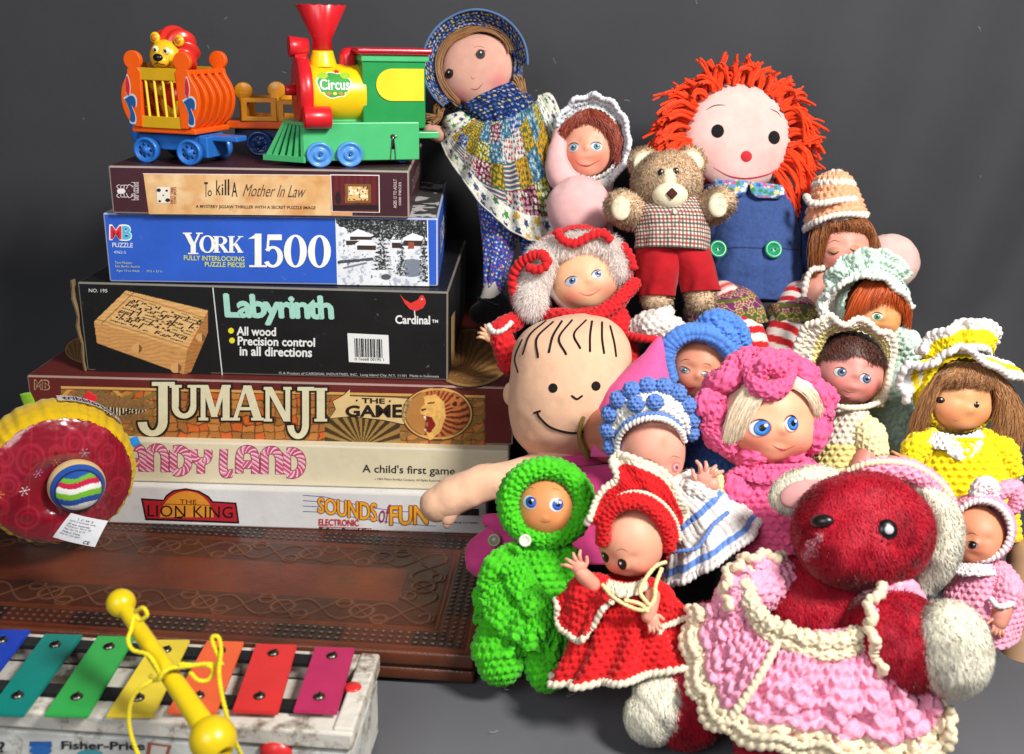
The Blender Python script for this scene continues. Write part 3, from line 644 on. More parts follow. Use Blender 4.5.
# art on the lid that shows behind the black box
top = Panel(g[0]+np.array([0, 0, th]), g[2], g[3]); mb = MB()
for cx, cy, rx, ry in ((470, 358, 42, 30), (88, 350, 24, 14)):
    def ta(X, Y):
        e = inel(X, Y, cx, cy, rx, ry); C = np.ones(X.shape+(3,))*hx(120, 84, 44); C = C*(.8+.7*(np.sin(np.arctan2(Y-cy-20, X-cx+10)*34+3*N2(X, Y, .1)) > 0)[..., None]); C = mixc(C, (e > .8), hx(160, 124, 70)); C = mixc(C, (e > .93) | ((e > .77) & (e < .8)), hx(50, 22, 14)); return C
    mb = MB(); ellart(mb, top, cx, cy, rx, ry, ta, 1); mb.build('lid_art', 'ink', r, smooth=False)
zs += th+.0006
# --- black maze game
BL, BR = (87, 370.5), (448, 380.6); th = fitthick(BL, BR, zs, (265, 287)); z_lab = zs
r, p, sd, g = carton('board_game_box', 'black game box with a picture of a wooden maze and mint green title', BL, BR, zs, th, .235, hx(14, 13, 14), G1, wearcol=(.30, .27, .22))
def maze(X, Y):
    C = np.ones(X.shape+(3,))*hx(10, 10, 11)
    tp = [(126, 290.5), (208, 310.5), (187, 350), (94, 321.5)]; fr = [(94, 321.5), (187, 350), (184, 374.5), (97, 343)]; rt = [(208, 310.5), (208, 332), (191, 372), (184, 374.5), (187, 350)]
    wd_ = 1+.12*np.sin(Y*1.6+N2(X, Y, .06)*9)+.1*N2(X, Y, .3)
    C = np.where(inp(X, Y, fr)[..., None], hx(196, 142, 82)*wd_[..., None], C); C = np.where(inp(X, Y, rt)[..., None], hx(168, 112, 58)*wd_[..., None], C); T_ = inp(X, Y, tp); C = np.where(T_[..., None], hx(214, 164, 100)*wd_[..., None], C)
    # local coordinates on the top
    u_ = ((X-94)*(-31)-(Y-321.5)*32)/(93*(-31)-28.5*32); v_ = ((X-94)*28.5-(Y-321.5)*93)/(32*28.5+31*93)
    inn = T_ & (u_ > .12) & (u_ < .9) & (v_ > .14) & (v_ < .86)
    C = mixc(C, inn, hx(222, 178, 116)); gu = u_*17; gv = v_*13; iu = np.floor(gu).astype(int); iv = np.floor(gv).astype(int); rn = _T[iu % 32, iv % 32, 7]
    wl = inn & (((rn < .38) & ((gu % 1) < .3)) | ((rn > .55) & ((gv % 1) < .3))); C = mixc(C, wl, hx(44, 28, 18)); C = mixc(C, inn & (np.hypot(gu % 1-.6, gv % 1-.6) < .28) & (_T[iu % 32, iv % 32, 9] > .62), hx(30, 20, 14))
    ed = T_ & ((np.abs(v_-.08) < .012) | (np.abs(v_-.92) < .012) | (np.abs(u_-.08) < .008)); C = mixc(C, ed*.7, hx(120, 76, 38))
    for a, b, w_ in ((137, 348.5, 5), (200.5, 337.5, 4.6), (176, 368, 5.5)):
        e = inel(X, Y, a, b, w_, w_*.9); C = mixc(C, e < 1, hx(208, 158, 98)); C = mixc(C, (e < 1) & (X > a+w_*.35), hx(120, 78, 40))
    return C
mb = MB(); art(mb, p, [(90, 287), (211, 290), (211, 377.5), (96, 375)], maze, 1.8, 1); mb.build('maze_picture', 'ink', r, smooth=False)
mb = MB(); line(mb, p, [(213, 287.5), (222.5, 375.5)], 1.1, hx(210, 212, 208), 3)
put_text(mb, p, 'NO. 195', bb_s(89, 288.5, 107.5, 292), hx(205, 205, 200), .01, 3)
put_text(mb, p, 'Labyrinth', [(224, 294), (332, 296.5), (334, 325.5), (226.5, 323.5)], hx(158, 208, 190), .045, 4, sp=.86)
for k, (t, w_) in enumerate((('All wood', 39), ('Precision control', 77), ('in all directions', 72))):
    x0 = (237, 238, 240)[k]; y0 = 326.5+k*9.8; put_text(mb, p, t, bb_s(x0, y0, x0+w_, y0+8.6+.6*(k == 2)), hx(226, 226, 222), .03, 4)
for k in range(2): poly(mb, p, elp(231.2+k, 330.5+k*9.8, 2.9, 2.9, 16), hx(226, 214, 40), 4)
put_text(mb, p, '© A Product of CARDINAL INDUSTRIES, INC.  Long Island City, N.Y. 11101  Made in Indonesia', bb_s(279, 371.5, 439, 374.8, .021), hx(190, 190, 188), 0, 3)
put_text(mb, p, 'Cardinal', bb_s(395.5, 315, 430, 323.5, .02), hx(225, 225, 222), .03, 4); put_text(mb, p, 'TM', bb_s(432, 319.5, 438, 322.6), hx(225, 225, 222), .02, 4)
poly(mb, p, [(399.5, 293.5), (404, 299), (411, 303), (418, 299.5), (420.5, 295.5), (423, 295), (425.5, 299), (426, 303), (423, 308), (416, 311), (410, 309), (405, 303.5)], hx(216, 52, 44), 4); line(mb, p, [(414.5, 310), (415, 316)], 1, hx(225, 225, 222), 4); poly(mb, p, elp(422, 299, .8, .8, 8), hx(240, 240, 240), 5)
mb.build('printed_lettering', 'ink', r, smooth=False)
mb = MB(); poly(mb, p, [(347.5, 333), (388.5, 335), (389.5, 363.8), (349, 361.8)], hx(226, 226, 222), 3)
xx = 354.5; k = 0
while xx < 382: w_ = (.7, 1.3, .5, .9, 1.7)[k % 5]; poly(mb, p, [(xx, 338+(xx-354)*.04), (xx+w_, 338+(xx-354)*.04), (xx+w_+.6, 356.5+(xx-354)*.04), (xx+.6, 356.5+(xx-354)*.04)], hx(30, 30, 32), 5); xx += w_+(.8, .5, 1.0)[k % 3]; k += 1
put_text(mb, p, '0 76668 00195 1', bb_s(355, 357.2, 384, 360, .03), hx(40, 40, 42), 0, 5); mb.build('barcode_label', 'ink', r, smooth=False)
mb = MB(); # torn brown flap edges of the left end and strip on the right side
A, B, u, d, w_ = g
G = np.array([[A-u*(.0015+.004*a/10+.001*math.sin(a*1.7))+d*(-.002+.001*math.sin(a*2.3)+b*.008)+np.array([0, 0, th*(a/10)*1.02]) for b in (0, 1)] for a in range(11)])
mb.grid(G, False, hx(150, 126, 92)); mb.grid(G[::-1]+u*.0009, False, hx(150, 126, 92)); mb.build('torn_end_flap', 'cream_card', r)
mb = MB(); mb.add(sd.P(np.array([[.03, .001], [.075, .001], [.075, th*.55], [.03, th*.62]]), 2), [[0, 1, 2, 3]], None, hx(160, 130, 84)); mb.build('side_tape', 'cream_card', r, smooth=False)
zs += th+.0006
# --- blue puzzle
BL, BR = (109.5, 281.7), (438, 286.5); th = fitthick(BL, BR, zs, (270, 215.5))
r, p, sd, g = carton('puzzle_box', 'bright blue jigsaw puzzle box with a snowy village picture and large white number', BL, BR, zs, th, .225, hx(40, 88, 190), G1, cat='puzzle box', wearcol=(.6, .6, .62), cols=dict(top=hx(70, 66, 62)))
def snow(X, Y):
    C = np.ones(X.shape+(3,))*hx(226, 228, 232); n = N2(X, Y, .09); C = C*(1-.12*np.clip(n+.2, 0, 1)[..., None])
    fo = Y < 239+5*N2(X, Y, .15)+(X < 356)*(-14)*((356-X)/20); C = mixc(C, fo, hx(64, 66, 66)); tf = fo & (np.abs(((X+3*N2(X, Y, .08)) % 5.2)-2.6) < (1.2+.10*(Y-214))*(.8+.3*np.sin(Y*2.2))); C = mixc(C, tf, hx(34, 38, 36)); C = mixc(C, fo & (N2(X, Y, .8, 3) > .30), hx(150, 154, 158)); dr_ = N2(X, Y, .22, 12); C = mixc(C, ~fo & (dr_ > .28), hx(176, 182, 194)); C = mixc(C, ~fo & (dr_ < -.42), hx(120, 126, 140))
    for a, b, c_, e in ((346, 238, 364, 245), (357, 243, 376, 250), (350, 234, 372, 240), (403, 238, 428, 246), (392, 240, 402, 248)):
        C = mixc(C, (X > a) & (X < c_) & (Y > b) & (Y < e+0), hx(58, 42, 36)); C = mixc(C, inp(X, Y, [(a-2, b+1), ((a+c_)/2-3, b-5), (c_+2, b+1), (c_, b+2.5), (a, b+2.5)]), hx(236, 238, 242))
    C = mixc(C, (X > 408) & (X < 414) & (Y > 242) & (Y < 249), hx(150, 74, 50)); C = mixc(C, segd(X, Y, 339, 262, 372, 259) < 1.6+N2(X, Y, .2), hx(70, 72, 78)); C = mixc(C, (segd(X, Y, 344, 268, 366, 263) < 1), hx(120, 124, 132))
    C = mixc(C, inel(X, Y, 412, 268, 16, 9) < 1, hx(120, 128, 142))
    for tx, ty, by, w_ in ((382, 219, 270, 10), (402, 236, 276, 6.5), (397, 222, 240, 5), (424, 218, 282, 6)):
        hw = (Y-ty)/(by-ty)*w_*(.75+.4*np.sin(Y*1.5)); t_ = (np.abs(X-tx) < hw+.6*N2(X, Y, .8)) & (Y > ty) & (Y < by); C = mixc(C, t_, hx(44, 48, 44)); C = mixc(C, t_ & (N2(X, Y, .9, 6) > .12), hx(190, 194, 198))
    C = mixc(C, inel(X, Y, 386, 277, 5, 3) < 1, hx(80, 84, 88))
    return C
mb = MB(); art(mb, p, [(336, 218.8), (427.5, 220), (428.5, 286), (338, 284.7)], snow, 2.2, 1); line(mb, p, [(335.7, 218.3), (337.6, 284.6)], .8, hx(225, 228, 232), 2); line(mb, p, [(427.4, 220), (428.8, 286)], 1.0, hx(225, 228, 232), 2); mb.build('village_picture', 'ink', r, smooth=False)
mb = MB()
for ch, bb in (('Y', (183, 232.5, 203, 254)), ('O', (199.5, 235.5, 215.5, 252.5)), ('R', (213, 236, 229.5, 252.5)), ('K', (228, 236, 243.5, 252.5)), ('1', (247, 233.5, 267, 267)), ('5', (263.5, 234.5, 284, 267.5)), ('0', (284, 234.5, 307, 267.5)), ('0', (308, 234.8, 331, 267.8))): glyph(mb, p, ch, bb, hx(236, 236, 230), 4)
mb.build('title_lettering', 'ink', r, smooth=False); mb = MB()
put_text(mb, p, 'FULLY INTERLOCKING', bb_s(184, 255.2, 244.5, 260), hx(196, 206, 130), .02, 4); put_text(mb, p, 'PUZZLE PIECES', bb_s(205, 261.6, 245, 266.4), hx(196, 206, 130), .02, 4)
put_text(mb, p, 'M', bb_s(110, 225, 122, 239.5), hx(232, 228, 230), .07, 3); put_text(mb, p, 'M', bb_s(111, 226, 121.5, 238.7), hx(210, 44, 60), .03, 5); put_text(mb, p, 'B', bb_s(122, 225, 131.5, 240), hx(226, 240, 244), .07, 3); put_text(mb, p, 'B', bb_s(122.8, 226, 131, 239), hx(80, 180, 206), .03, 5)
put_text(mb, p, 'PUZZLE', bb_s(112.5, 242.5, 133, 247), hx(200, 214, 236), .02, 4); put_text(mb, p, '4962-5', bb_s(114, 250.5, 126, 253.5), hx(180, 200, 230), .01, 4)
put_text(mb, p, 'Town Museum', bb_s(115, 261, 132, 263.6), hx(190, 200, 150), 0, 4); put_text(mb, p, 'East Berlin, Austria', bb_s(115.5, 264.8, 140, 267.4), hx(190, 200, 150), 0, 4); put_text(mb, p, 'Ages 10 to Adult   -   29.5 x 23 in.', bb_s(116.5, 269.3, 163, 272, .02), hx(190, 200, 150), 0, 4)
mb.build('printed_lettering', 'ink', r, smooth=False); mb = MB()
V, T = text_geo('1500', .02); st = np.stack([.05+V[:, 0]*.12, .018+V[:, 1]*.024], -1); mb.add(sd.P(st, 3), None, T, hx(200, 205, 215))
tp = Panel(g[0]+np.array([0, 0, th]), g[2], g[3]); gx, gy = np.meshgrid(np.linspace(.002, g[4]-.002, 200), np.linspace(.002, .22, 120)); nn = fbm(np.stack([gx, gy, 0*gx], -1), 60)
C = mixc(np.ones(gx.shape+(3,))*hx(60, 60, 58), nn > .1, hx(190, 190, 188)); C = mixc(C, nn > .45, hx(120, 92, 60)); mb.grid(tp.P(np.stack([gx, gy], -1), 1)[::-1], False, C[::-1]); mb.build('lid_art', 'ink', r, smooth=False)
zs += th+.0006
# --- mystery puzzle
BL, BR = (112.5, 213.5), (409.5, 218.2); th = fitthick(BL, BR, zs, (260, 168.3))
r, p, sd, g = carton('puzzle_box', 'dark maroon mystery jigsaw box with a tan title strip on top of the stack', BL, BR, zs, th, .22, hx(62, 24, 34), G1, cat='puzzle box', wearcol=(.5, .42, .36), cols=dict(top=hx(58, 24, 34)))
def tan(X, Y):
    n = N2(X, Y, .05); C = np.ones(X.shape+(3,))*hx(214, 164, 106); C = mixc(C, np.clip(n*1.2+.3, 0, .9), hx(232, 198, 150)); C = mixc(C, np.clip(N2(X, Y, .08, 8), 0, .6), hx(196, 124, 66)); return C
mb = MB(); art(mb, p, [(143.5, 174), (331, 175.6), (331, 215.5), (149, 214)], tan, 1, 2); line(mb, p, [(143, 173.6), (332, 175.2)], .7, hx(236, 222, 205), 3); poly(mb, p, [(331, 209), (352.5, 209.3), (352.5, 216), (331, 215.5)], hx(206, 150, 96), 2)
def pic(X, Y):
    C = np.ones(X.shape+(3,))*hx(96, 20, 26); C = C*(.6+.5*np.abs(np.sin(X*.5))[..., None]); C = mixc(C, (Y > 205) & (Y < 210), hx(30, 10, 12)); fr = (X > 345) & (X < 371) & (Y > 184) & (Y < 203); C = mixc(C, fr, hx(120, 82, 36)); fi = (X > 348) & (X < 368) & (Y > 186.5) & (Y < 200.5)
    C = mixc(C, fi, hx(222, 176, 110)); C = mixc(C, fi & (N2(X, Y, .35) > .15), hx(245, 226, 190)); C = mixc(C, fi & (N2(X, Y, .5, 4) > .25), hx(40, 30, 30)); C = mixc(C, inel(X, Y, 338, 198, 3, 6) < 1, hx(30, 16, 20)); return C
poly(mb, p, [(330.3, 174.3), (379.5, 174.8), (380, 212.6), (331.8, 211.8)], hx(230, 220, 214), 4); art(mb, p, [(331.3, 175.2), (378.6, 175.7), (379, 211.8), (332.8, 211)], pic, 2, 6)
mb.build('title_strip', 'ink', r, smooth=False)
mb = MB(); ik = hx(44, 30, 26)
for t, bb in (('T', (204.5, 182, 208, 197)), ('o', (208, 190, 212, 196)), ('k', (216.5, 180, 221, 195)), ('i', (222, 184, 223.5, 195)), ('l', (225, 179.5, 226.5, 195)), ('l', (228, 179, 229.5, 195)), ('A', (232, 182, 237.5, 196.5))): put_text(mb, p, t, bb, ik, .0, 5)
put_text(mb, p, 'Mother In Law', [(243, 184), (306, 185.5), (306, 197.5), (243, 196)], hx(84, 66, 52), -.006, 5, shear=.5)
put_text(mb, p, 'A MYSTERY JIGSAW THRILLER WITH A SECRET PUZZLE IMAGE', bb_s(196, 204.6, 316, 208.6, .012), hx(80, 56, 40), .005, 5)
poly(mb, p, [(156.5, 187), (170, 187), (170, 203), (157.5, 203)], hx(226, 218, 204), 4)
for a, b, c_ in ((159, 190, 2.2), (168, 200, 2.4), (160, 201, 1.4), (167, 190.5, 1.3), (163.5, 195, .8)): poly(mb, p, elp(a, b, c_, c_*.8, 12), hx(24, 20, 20), 6)
def vtext(t, x, y0, y1, w_, c): put_text(mb, p, t, [(x, y1), (x, y0), (x+w_, y0), (x+w_, y1)], c, .01, 5)
for t, x, w_ in (('bePuzzled', 131.5, 7.5),): vtext(t, x, 182, 200, w_, hx(200, 186, 186))
vtext('FIRST TIME', 171, 187, 203.5, 2.6, hx(176, 74, 40)); vtext('COW SPOTS', 174, 187, 203.5, 2.6, hx(120, 50, 30))
vtext('AGES 12 TO ADULT', 393.5, 179, 208, 3.2, hx(206, 186, 182)); vtext('1000 PIECES', 398.8, 182, 205, 2.4, hx(206, 186, 182))
poly(mb, p, elp(121.5, 191, 4.2, 2.8, 16), hx(222, 214, 214), 5)
for k in range(4):
    for sg in (-1, 1): line(mb, p, [(119+k*2.5, 191+sg*2), (117+k*4, 191+sg*(5+.5*k)), (120+k*4.4, 191+sg*(6.5-.6*k))], .7, hx(210, 200, 200), 5, 10)
mb.build('printed_lettering', 'ink', r, smooth=False); mb = MB()
V, T = text_geo('TO KILL A MOTHER IN LAW', .01); mb.add(sd.P(np.stack([.03+V[:, 0]*.15, .016+V[:, 1]*.012], -1), 3), None, T, hx(140, 112, 110)); mb.build('side_lettering', 'ink', r, smooth=False)
z_top = zs+th; top_front = g

mb = MB()
for k in range(90):
    x0, y0 = (RNG.uniform(-.2, .45), RNG.uniform(.5, .8)) if k < 60 else (RNG.uniform(-.5, .6), 0); a = RNG.uniform(0, 6.28); l = RNG.uniform(.0008, .003)
    c = np.array([x0, y0, .0006]) if k < 60 else np.array([x0, 1.155, RNG.uniform(.3, .7)]); e_ = np.array([math.cos(a), math.sin(a)*.7, 0]) if k < 60 else np.array([math.cos(a), 0, math.sin(a)])
    mb.grid(sweep(np.array([c-e_*l, c+RNG.normal(size=3)*l*.3, c+e_*l]), .00011, 7, 5), True, hx(150, 150, 150))
o = mb.build('lint', 'yarn'); o['kind'] = 'stuff'
ZK = .94
class LF:     # upright object frame standing on a surface: local units are photo pixels at its distance
    def __init__(s, O, yaw, sc_): s.O = np.asarray(O, float); a = math.radians(yaw); s.R = np.array([[math.cos(a), -math.sin(a), 0], [math.sin(a), math.cos(a), 0], [0, 0, 1]]); s.s = sc_
    def w(s, P): return s.O+(np.asarray(P, float)*s.s*np.array([1, 1, ZK]))@s.R.T
def dpt(P): return (np.asarray(P)-CAM)@F_
def B_(c, d, col, mat, name, par, fr, bev=1.0, seg=2, R=None):
    mb = MB(); V, Q, T = boxm(c, d, R, bev, seg); mb.add(V, Q, T, col); return mb.build(name, mat, par, fr, smooth=False)
def lb(prof, a0, a1, col, mat, name, par, fr, n=40, fn=None, smooth=True):
    mb = MB(); mb.grid(lathe(prof, a0, a1, n, fn), True, col); o = mb.build(name, mat, par, fr)
    return o
def cylp(r, L, b=1.0, inset=0): return [(0, .01), (0, r-b), (b*.3, r-b*.3), (b, r), (L-b, r), (L-b*.3, r-b*.3), (L, r-b), (L, .01)]
RED = hx(206, 28, 38); GRN = hx(34, 144, 72); LGRN = hx(74, 180, 112); YEL = hx(234, 196, 14); BLU = hx(40, 108, 192); ORA = hx(238, 92, 14)
# ------------------------------------------------------------------ locomotive
O = ground(335, 167, z_top); f1 = LF(O, 19, dpt(O)/FOC*1.0)
t = thing('toy_locomotive', 'green, red and yellow plastic toy locomotive on top of the box stack', 'toy train', O, 'toy circus train')
B_((28, 30, 26), (118, 58, 40), LGRN, 'plastic', 'chassis', t, f1, 1.2)
B_((88+12, 28, 30), (26, 16, 7), LGRN, 'plastic', 'rear_coupler', t, f1, 1)
mb = MB()
for sg in (1, -1):
    for k in range(6):
        a_ = k/5; yb = 30-sg*(28*a_+1); b0 = np.array([-64+33*a_*.98, yb, 8]); t0 = np.array([-44+13*a_, 30-sg*(26*a_+1), 46.]); wv_ = nrm(np.array([33, -28*sg, 0.]))*1.9; nn_ = np.array([3.2, 3.2*sg, 0])
        V = np.array([b0-wv_, b0+wv_, t0+wv_*.8, t0-wv_*.8]); V = np.concatenate([V, V+nn_]); mb.add(V, [[0, 1, 2, 3], [7, 6, 5, 4], [0, 4, 5, 1], [1, 5, 6, 2], [2, 6, 7, 3], [3, 7, 4, 0]], None, LGRN)
bp = [(-67, 30), (-31, -1), (-29, -1), (-29, 61), (-31, 61)]
for z0, z1, kx in ((5, 11, 1), (43, 46.5, .42)):
    bm = bmesh.new(); f_ = bm.faces.new([bm.verts.new((-31+(a+31)*kx if a < -31 else a, b, z0)) for a, b in bp]); r_ = bmesh.ops.extrude_face_region(bm, geom=[f_])
    for g_ in r_['geom']:
        if isinstance(g_, bmesh.types.BMVert): g_.co.z = z1
    bmesh.ops.recalc_face_normals(bm, faces=list(bm.faces)); V, Q, T = bm_out(bm); mb.add(V, Q, T, LGRN)
V, Q, T = prism([(-31, 8), (-60, 8), (-43, 45), (-31, 45)], 29, 31); mb.add(V, Q, T, hx(30, 90, 50))
mb.build('cowcatcher', 'plastic', t, f1, smooth=False)
c = B_((62, 30, 77), (64, 56, 76), GRN, 'plastic', 'cab', t, f1, 1.5)
B_((63, 30, 112), (68, 60, 8), LGRN, 'plastic', 'eave_band', t, f1, 1)
w_ = [(92, 68), (92, 101)]+[(60+16.5*math.cos(a)-.0, 84.5+16.5*math.sin(a)) for a in np.linspace(PI/2, 1.5*PI, 18)]
mb = MB(); V, Q, T = prism(w_, .9, 2.2); mb.add(V, Q, T, hx(238, 208, 44)); mb.build('window_panel', 'plastic', t, f1, smooth=False)
mb = MB(); V, Q, T = boxm((62, 29, 119), (76, 68, 4.5), None, 2, 3); mb.add(V, Q, T, hx(196, 30, 48)); V, Q, T = boxm((62, 29, 116.2), (72, 64, 2), None, .6); mb.add(V, Q, T, hx(196, 30, 48)); mb.build('roof', 'plastic', t, f1, smooth=False)
bo = lb(cylp(30, 54, .8), (-20, 30, 74), (34, 30, 74), YEL, 'plastic', 'boiler', t, f1, 64)
B_((6, 30, 45.5), (50, 30, 5), LGRN, 'plastic', 'boiler_cradle', t, f1, 1)
lb([(0, .01), (0, 12), (.6, 12.6), (.6, 30), (0, 33), (.6, 35), (12, 35.5), (13, 34), (13, .01)], (-32, 30, 76), (0, 30, 76), RED, 'plastic', 'front_disc', t, f1, 64)
lb([(0, .01), (0, 4.4), (.8, 5.2), (10, 5.6), (10, .01)], (-42, 30, 77), (0, 30, 77), RED, 'plastic', 'front_knob', t, f1, 24)
lb([(0, .01), (1, 8.4), (0, 10.2), (1, 11), (5, 10), (19, 8.6), (19, .01)], (-37, 30, 121), (0, 30, 121), RED, 'plastic', 'headlamp', t, f1, 32)
B_((-26, 30, 113), (12, 12, 8), RED, 'plastic', 'lamp_bracket', t, f1, 1)
lb([(0, 15), (3, 13.5), (14, 10.8), (16, 10.4), (16, 0.01)], (-4, 30, 101.5), (-4, 30, 200), YEL, 'plastic', 'stack_base', t, f1, 36)
mb = MB(); P = lathe([(0, .01), (0, 9.8), (12, 9.4), (12.5, 9.8), (14, 10.2), (46, 24.5), (46.6, 23.8), (16, 8), (15, .01)], (-4, 30, 116.5), (-4, 30, 300), 60)
k = np.clip((P[..., 2]-158)/4.5, 0, 1); ph = np.arange(60)/60*2*PI; P[..., 2] += k*(1.3*np.abs(np.sin(ph*7.0))[None]-1); mb.grid(P, True, RED); mb.build('funnel', 'plastic', t, f1)
lb([(0, 8.4), (10, 8.6), (13, 8), (16.5, 6), (18.6, 3), (19, .01)], (21, 30, 102), (21, 30, 300), RED, 'plastic', 'steam_dome', t, f1, 32)
lb([(0, .01), (0, 10), (.8, 11.2), (2, 11.6), (26, 11.6), (27, 10.5), (27, .01)], (-30, -3, 51.5), (0, -3, 51.5), RED, 'plastic', 'piston', t, f1, 36)
def wheel(x, y, z, r, fr, par, col, face=-1, style=0):
    a0 = (x, y, z); a1 = (x, y+face*10, z)
    o = lb([(-6, .01), (-6, r-.6), (-5.5, r), (0, r), (.8, r-.7), (.8, r-2.6), (-.4, r-3.2), (-.4, r*.5), (.8, r*.46), (1.2, r*.4), (1.2, r*.2), (.2, r*.18), (.2, .01)] if not style else
           [(-6, .01), (-6, r), (0, r), (.8, r-.8), (.8, r-3), (-.6, r-3.4), (-.6, 4), (1.6, 3.4), (1.6, .01)], a0, a1, col, 'plastic', 'wheel', par, fr, 36)
    if style:
        mb = MB()
        for k in range(7):
            a = k*2*PI/7; mb.grid(lathe([(-.3, .01), (-.3, 1.7), (-.55, 1.9)], (x+math.cos(a)*6.3, y+face*-.2, z+math.sin(a)*6.3), (x+math.cos(a)*6.3, y+face*9, z+math.sin(a)*6.3), 12), True, hx(20, 46, 96))
        mb.build('hole_ring', 'plastic', o, fr)
    else: lb([(.9, .01), (.9, 1.4), (2.0, 1.0), (2.1, .01)], a0, a1, hx(90, 120, 170), 'metal', 'axle_cap', o, fr, 14)
    return o
for x in (-15, 15): wheel(x, -3, 13.2, 13.2, f1, t, hx(78, 140, 208)); wheel(x, 62, 13.2, 13.2, f1, t, hx(78, 140, 208), 1)
wheel(72, 14, 8, 7, f1, t, hx(60, 120, 190))
mb = MB(); V, Q, T = prism([(57, 18), (62, 18), (61, 26), (60.8, 31), (58.2, 31), (58, 26)], .3, .9); mb.add(V, Q, T, hx(14, 14, 14)); mb.grid(ell((59.5, .6, 31), (2.6, .5, 2.6), 12, 16), True, hx(14, 14, 14)); mb.build('key_slot', 'ink', t, f1)
mb = MB(); mb.grid(sweep(np.array([(56.5, .1, 6), (57.5, .1, 16), (59.5, -.6, 31), (61.5, .1, 16), (62, .1, 6)]), .45, 20, 6), True, hx(160, 160, 150)); mb.grid(ell((62, -1.2, 31.5), (1.5, 1.2, 1.5), 10, 12), True, hx(180, 180, 170)); mb.build('wire_hook', 'metal', t, f1)
# curved paper sticker on the boiler
def oncyl(x, a, r=30.25): a = np.radians(a); return np.stack([x, 30-r*np.cos(a), 74+r*np.sin(a)], -1)
st = thing  # (sticker is a part of the boiler)
mb = MB()
def cylpoly(pts, col, r):
    pts = np.array(pts, float); c = pts.mean(0); m = len(pts); P = [np.concatenate([pts]) ]
    rr = np.linspace(0, 1, 5)[:, None, None]; G = c+(pts-c)[None]*np.maximum(rr, .001); mb.grid(oncyl(G[..., 0], G[..., 1], r), True, col)
e = [(2+17*math.cos(a)*(1+.06*math.sin(5*a)), 21+27*math.sin(a)*(1+.05*math.cos(7*a))) for a in np.linspace(0, 2*PI, 60, endpoint=False)]
cylpoly(e, hx(226, 230, 214), 30.2); cylpoly([(2+(a-2)*.93, 21+(b-21)*.92) for a, b in e], hx(56, 150, 60), 30.3)

for k, rr in ((0, 7), (1, 7)): cylpoly([(-8+k*22+5*math.cos(a), 40+8*math.sin(a)) for a in np.linspace(0, 6.28, 16, endpoint=False)], hx(150, 190, 40), 30.4)
cylpoly([(6+(3.6 if i % 2 else 1.6)*math.sin(i*PI/5+PI/5), 50+(7 if i % 2 else 3.2)*math.cos(i*PI/5+PI/5)) for i in range(10)], hx(206, 40, 40), 30.55)
V, T = text_geo('Circus', .012)
for dr, dx, c_ in ((.6, 0, hx(250, 252, 246)),): mb.add(oncyl(-12+V[:, 0]*29, 10+V[:, 1]*21, 30+dr), None, T, c_)
for k in range(5): cylpoly([(-9+k*5.6+2*math.cos(a), 3+3*math.sin(a)) for a in np.linspace(0, 6.28, 10, endpoint=False)], hx(236, 120, 40) if k % 2 else hx(240, 220, 80), 30.45)
mb.build('round_sticker', 'ink', t, f1)
# ------------------------------------------------------------------ cage wagon
O = ground(190, 165.5, z_top); f2 = LF(O, -15, dpt(O)/FOC)
t = thing('toy_cage_wagon', 'orange toy circus cage wagon with yellow bars on a blue wheeled base', 'toy wagon', O, 'toy circus train')
right = [(-8, 100), (-7, 95), (-5, 38), (3, 38), (11, 46), (16, 60), (17, 72), (12, 84), (6, 94), (5, 98)]
circ = [(.5+9.6*math.cos(a), 106+9.6*math.sin(a)) for a in np.linspace(-1.0, PI+.9, 20)]
post = [(-5.5, 38)]+[tuple(a[:2]) for a in crom(np.array([(2, 38, 0), (10, 44.5, 0), (15, 56, 0), (16.4, 68, 0), (14, 80, 0), (8, 91, 0), (6.8, 97, 0)]), 30)]+circ+[(-8, 95)]
def mir(p, cx=-27): return [(2*cx-a, b) for a, b in p][::-1]
for yy in (0, 66):
    for pp in (post, mir(post)):
        mb = MB(); V, Q, T = prism(pp, yy-2.5, yy+2.5, bev=.8); mb.add(V, Q, T, ORA); po = mb.build('corner_post', 'plastic', t, f2, smooth=False)
        if yy == 0:
            cx = 6 if pp is post else -60; mb = MB()

            s1 = [(-4, 74), (-1, 70), (1, 80), (-1, 90), (-3, 84)]; s2 = [(-6, 66), (2, 70), (6, 66), (5, 58), (1, 60), (4, 50), (3, 43), (-2, 44), (-1, 52), (-3, 60)]
            for pts, c in ((s1, hx(200, 30, 40)), (s2, hx(24, 80, 140))):
                pts = [tuple(a[:2]) for a in crom(np.c_[np.array(pts+pts[:1], float), np.zeros(len(pts)+1)], 40)[:-1]]
                m_ = np.mean(pts, 0); mb.add(*prism([(cx+(m_[0]+(a-m_[0])*1.25), m_[1]+(b-m_[1])*1.15) for a, b in pts], -2.75, -2.3)[:1], *[prism([(cx+(m_[0]+(a-m_[0])*1.25), m_[1]+(b-m_[1])*1.15) for a, b in pts], -2.75, -2.3)[i] for i in (1, 2)], hx(180, 200, 210))
                V, Q, T = prism([(cx+a, b) for a, b in pts], -3.0, -2.5); mb.add(V, Q, T, c)
            mb.build('flourish_sticker', 'ink', po, f2, smooth=False)
def rnd_(p, n=60): return [tuple(a[:2]) for a in crom(np.c_[np.array(p, float), np.zeros(len(p))], n)]
rib = [(-5.5, 38), (3, 38), (11, 46), (16, 60), (17, 72), (12, 84), (6, 92), (5, 97), (-1, 97), (-1, 90), (6, 82), (10.5, 71), (9.5, 61), (5, 52), (-1, 46)]
rib = rnd_(rib[:10])+rnd_(rib[10:])
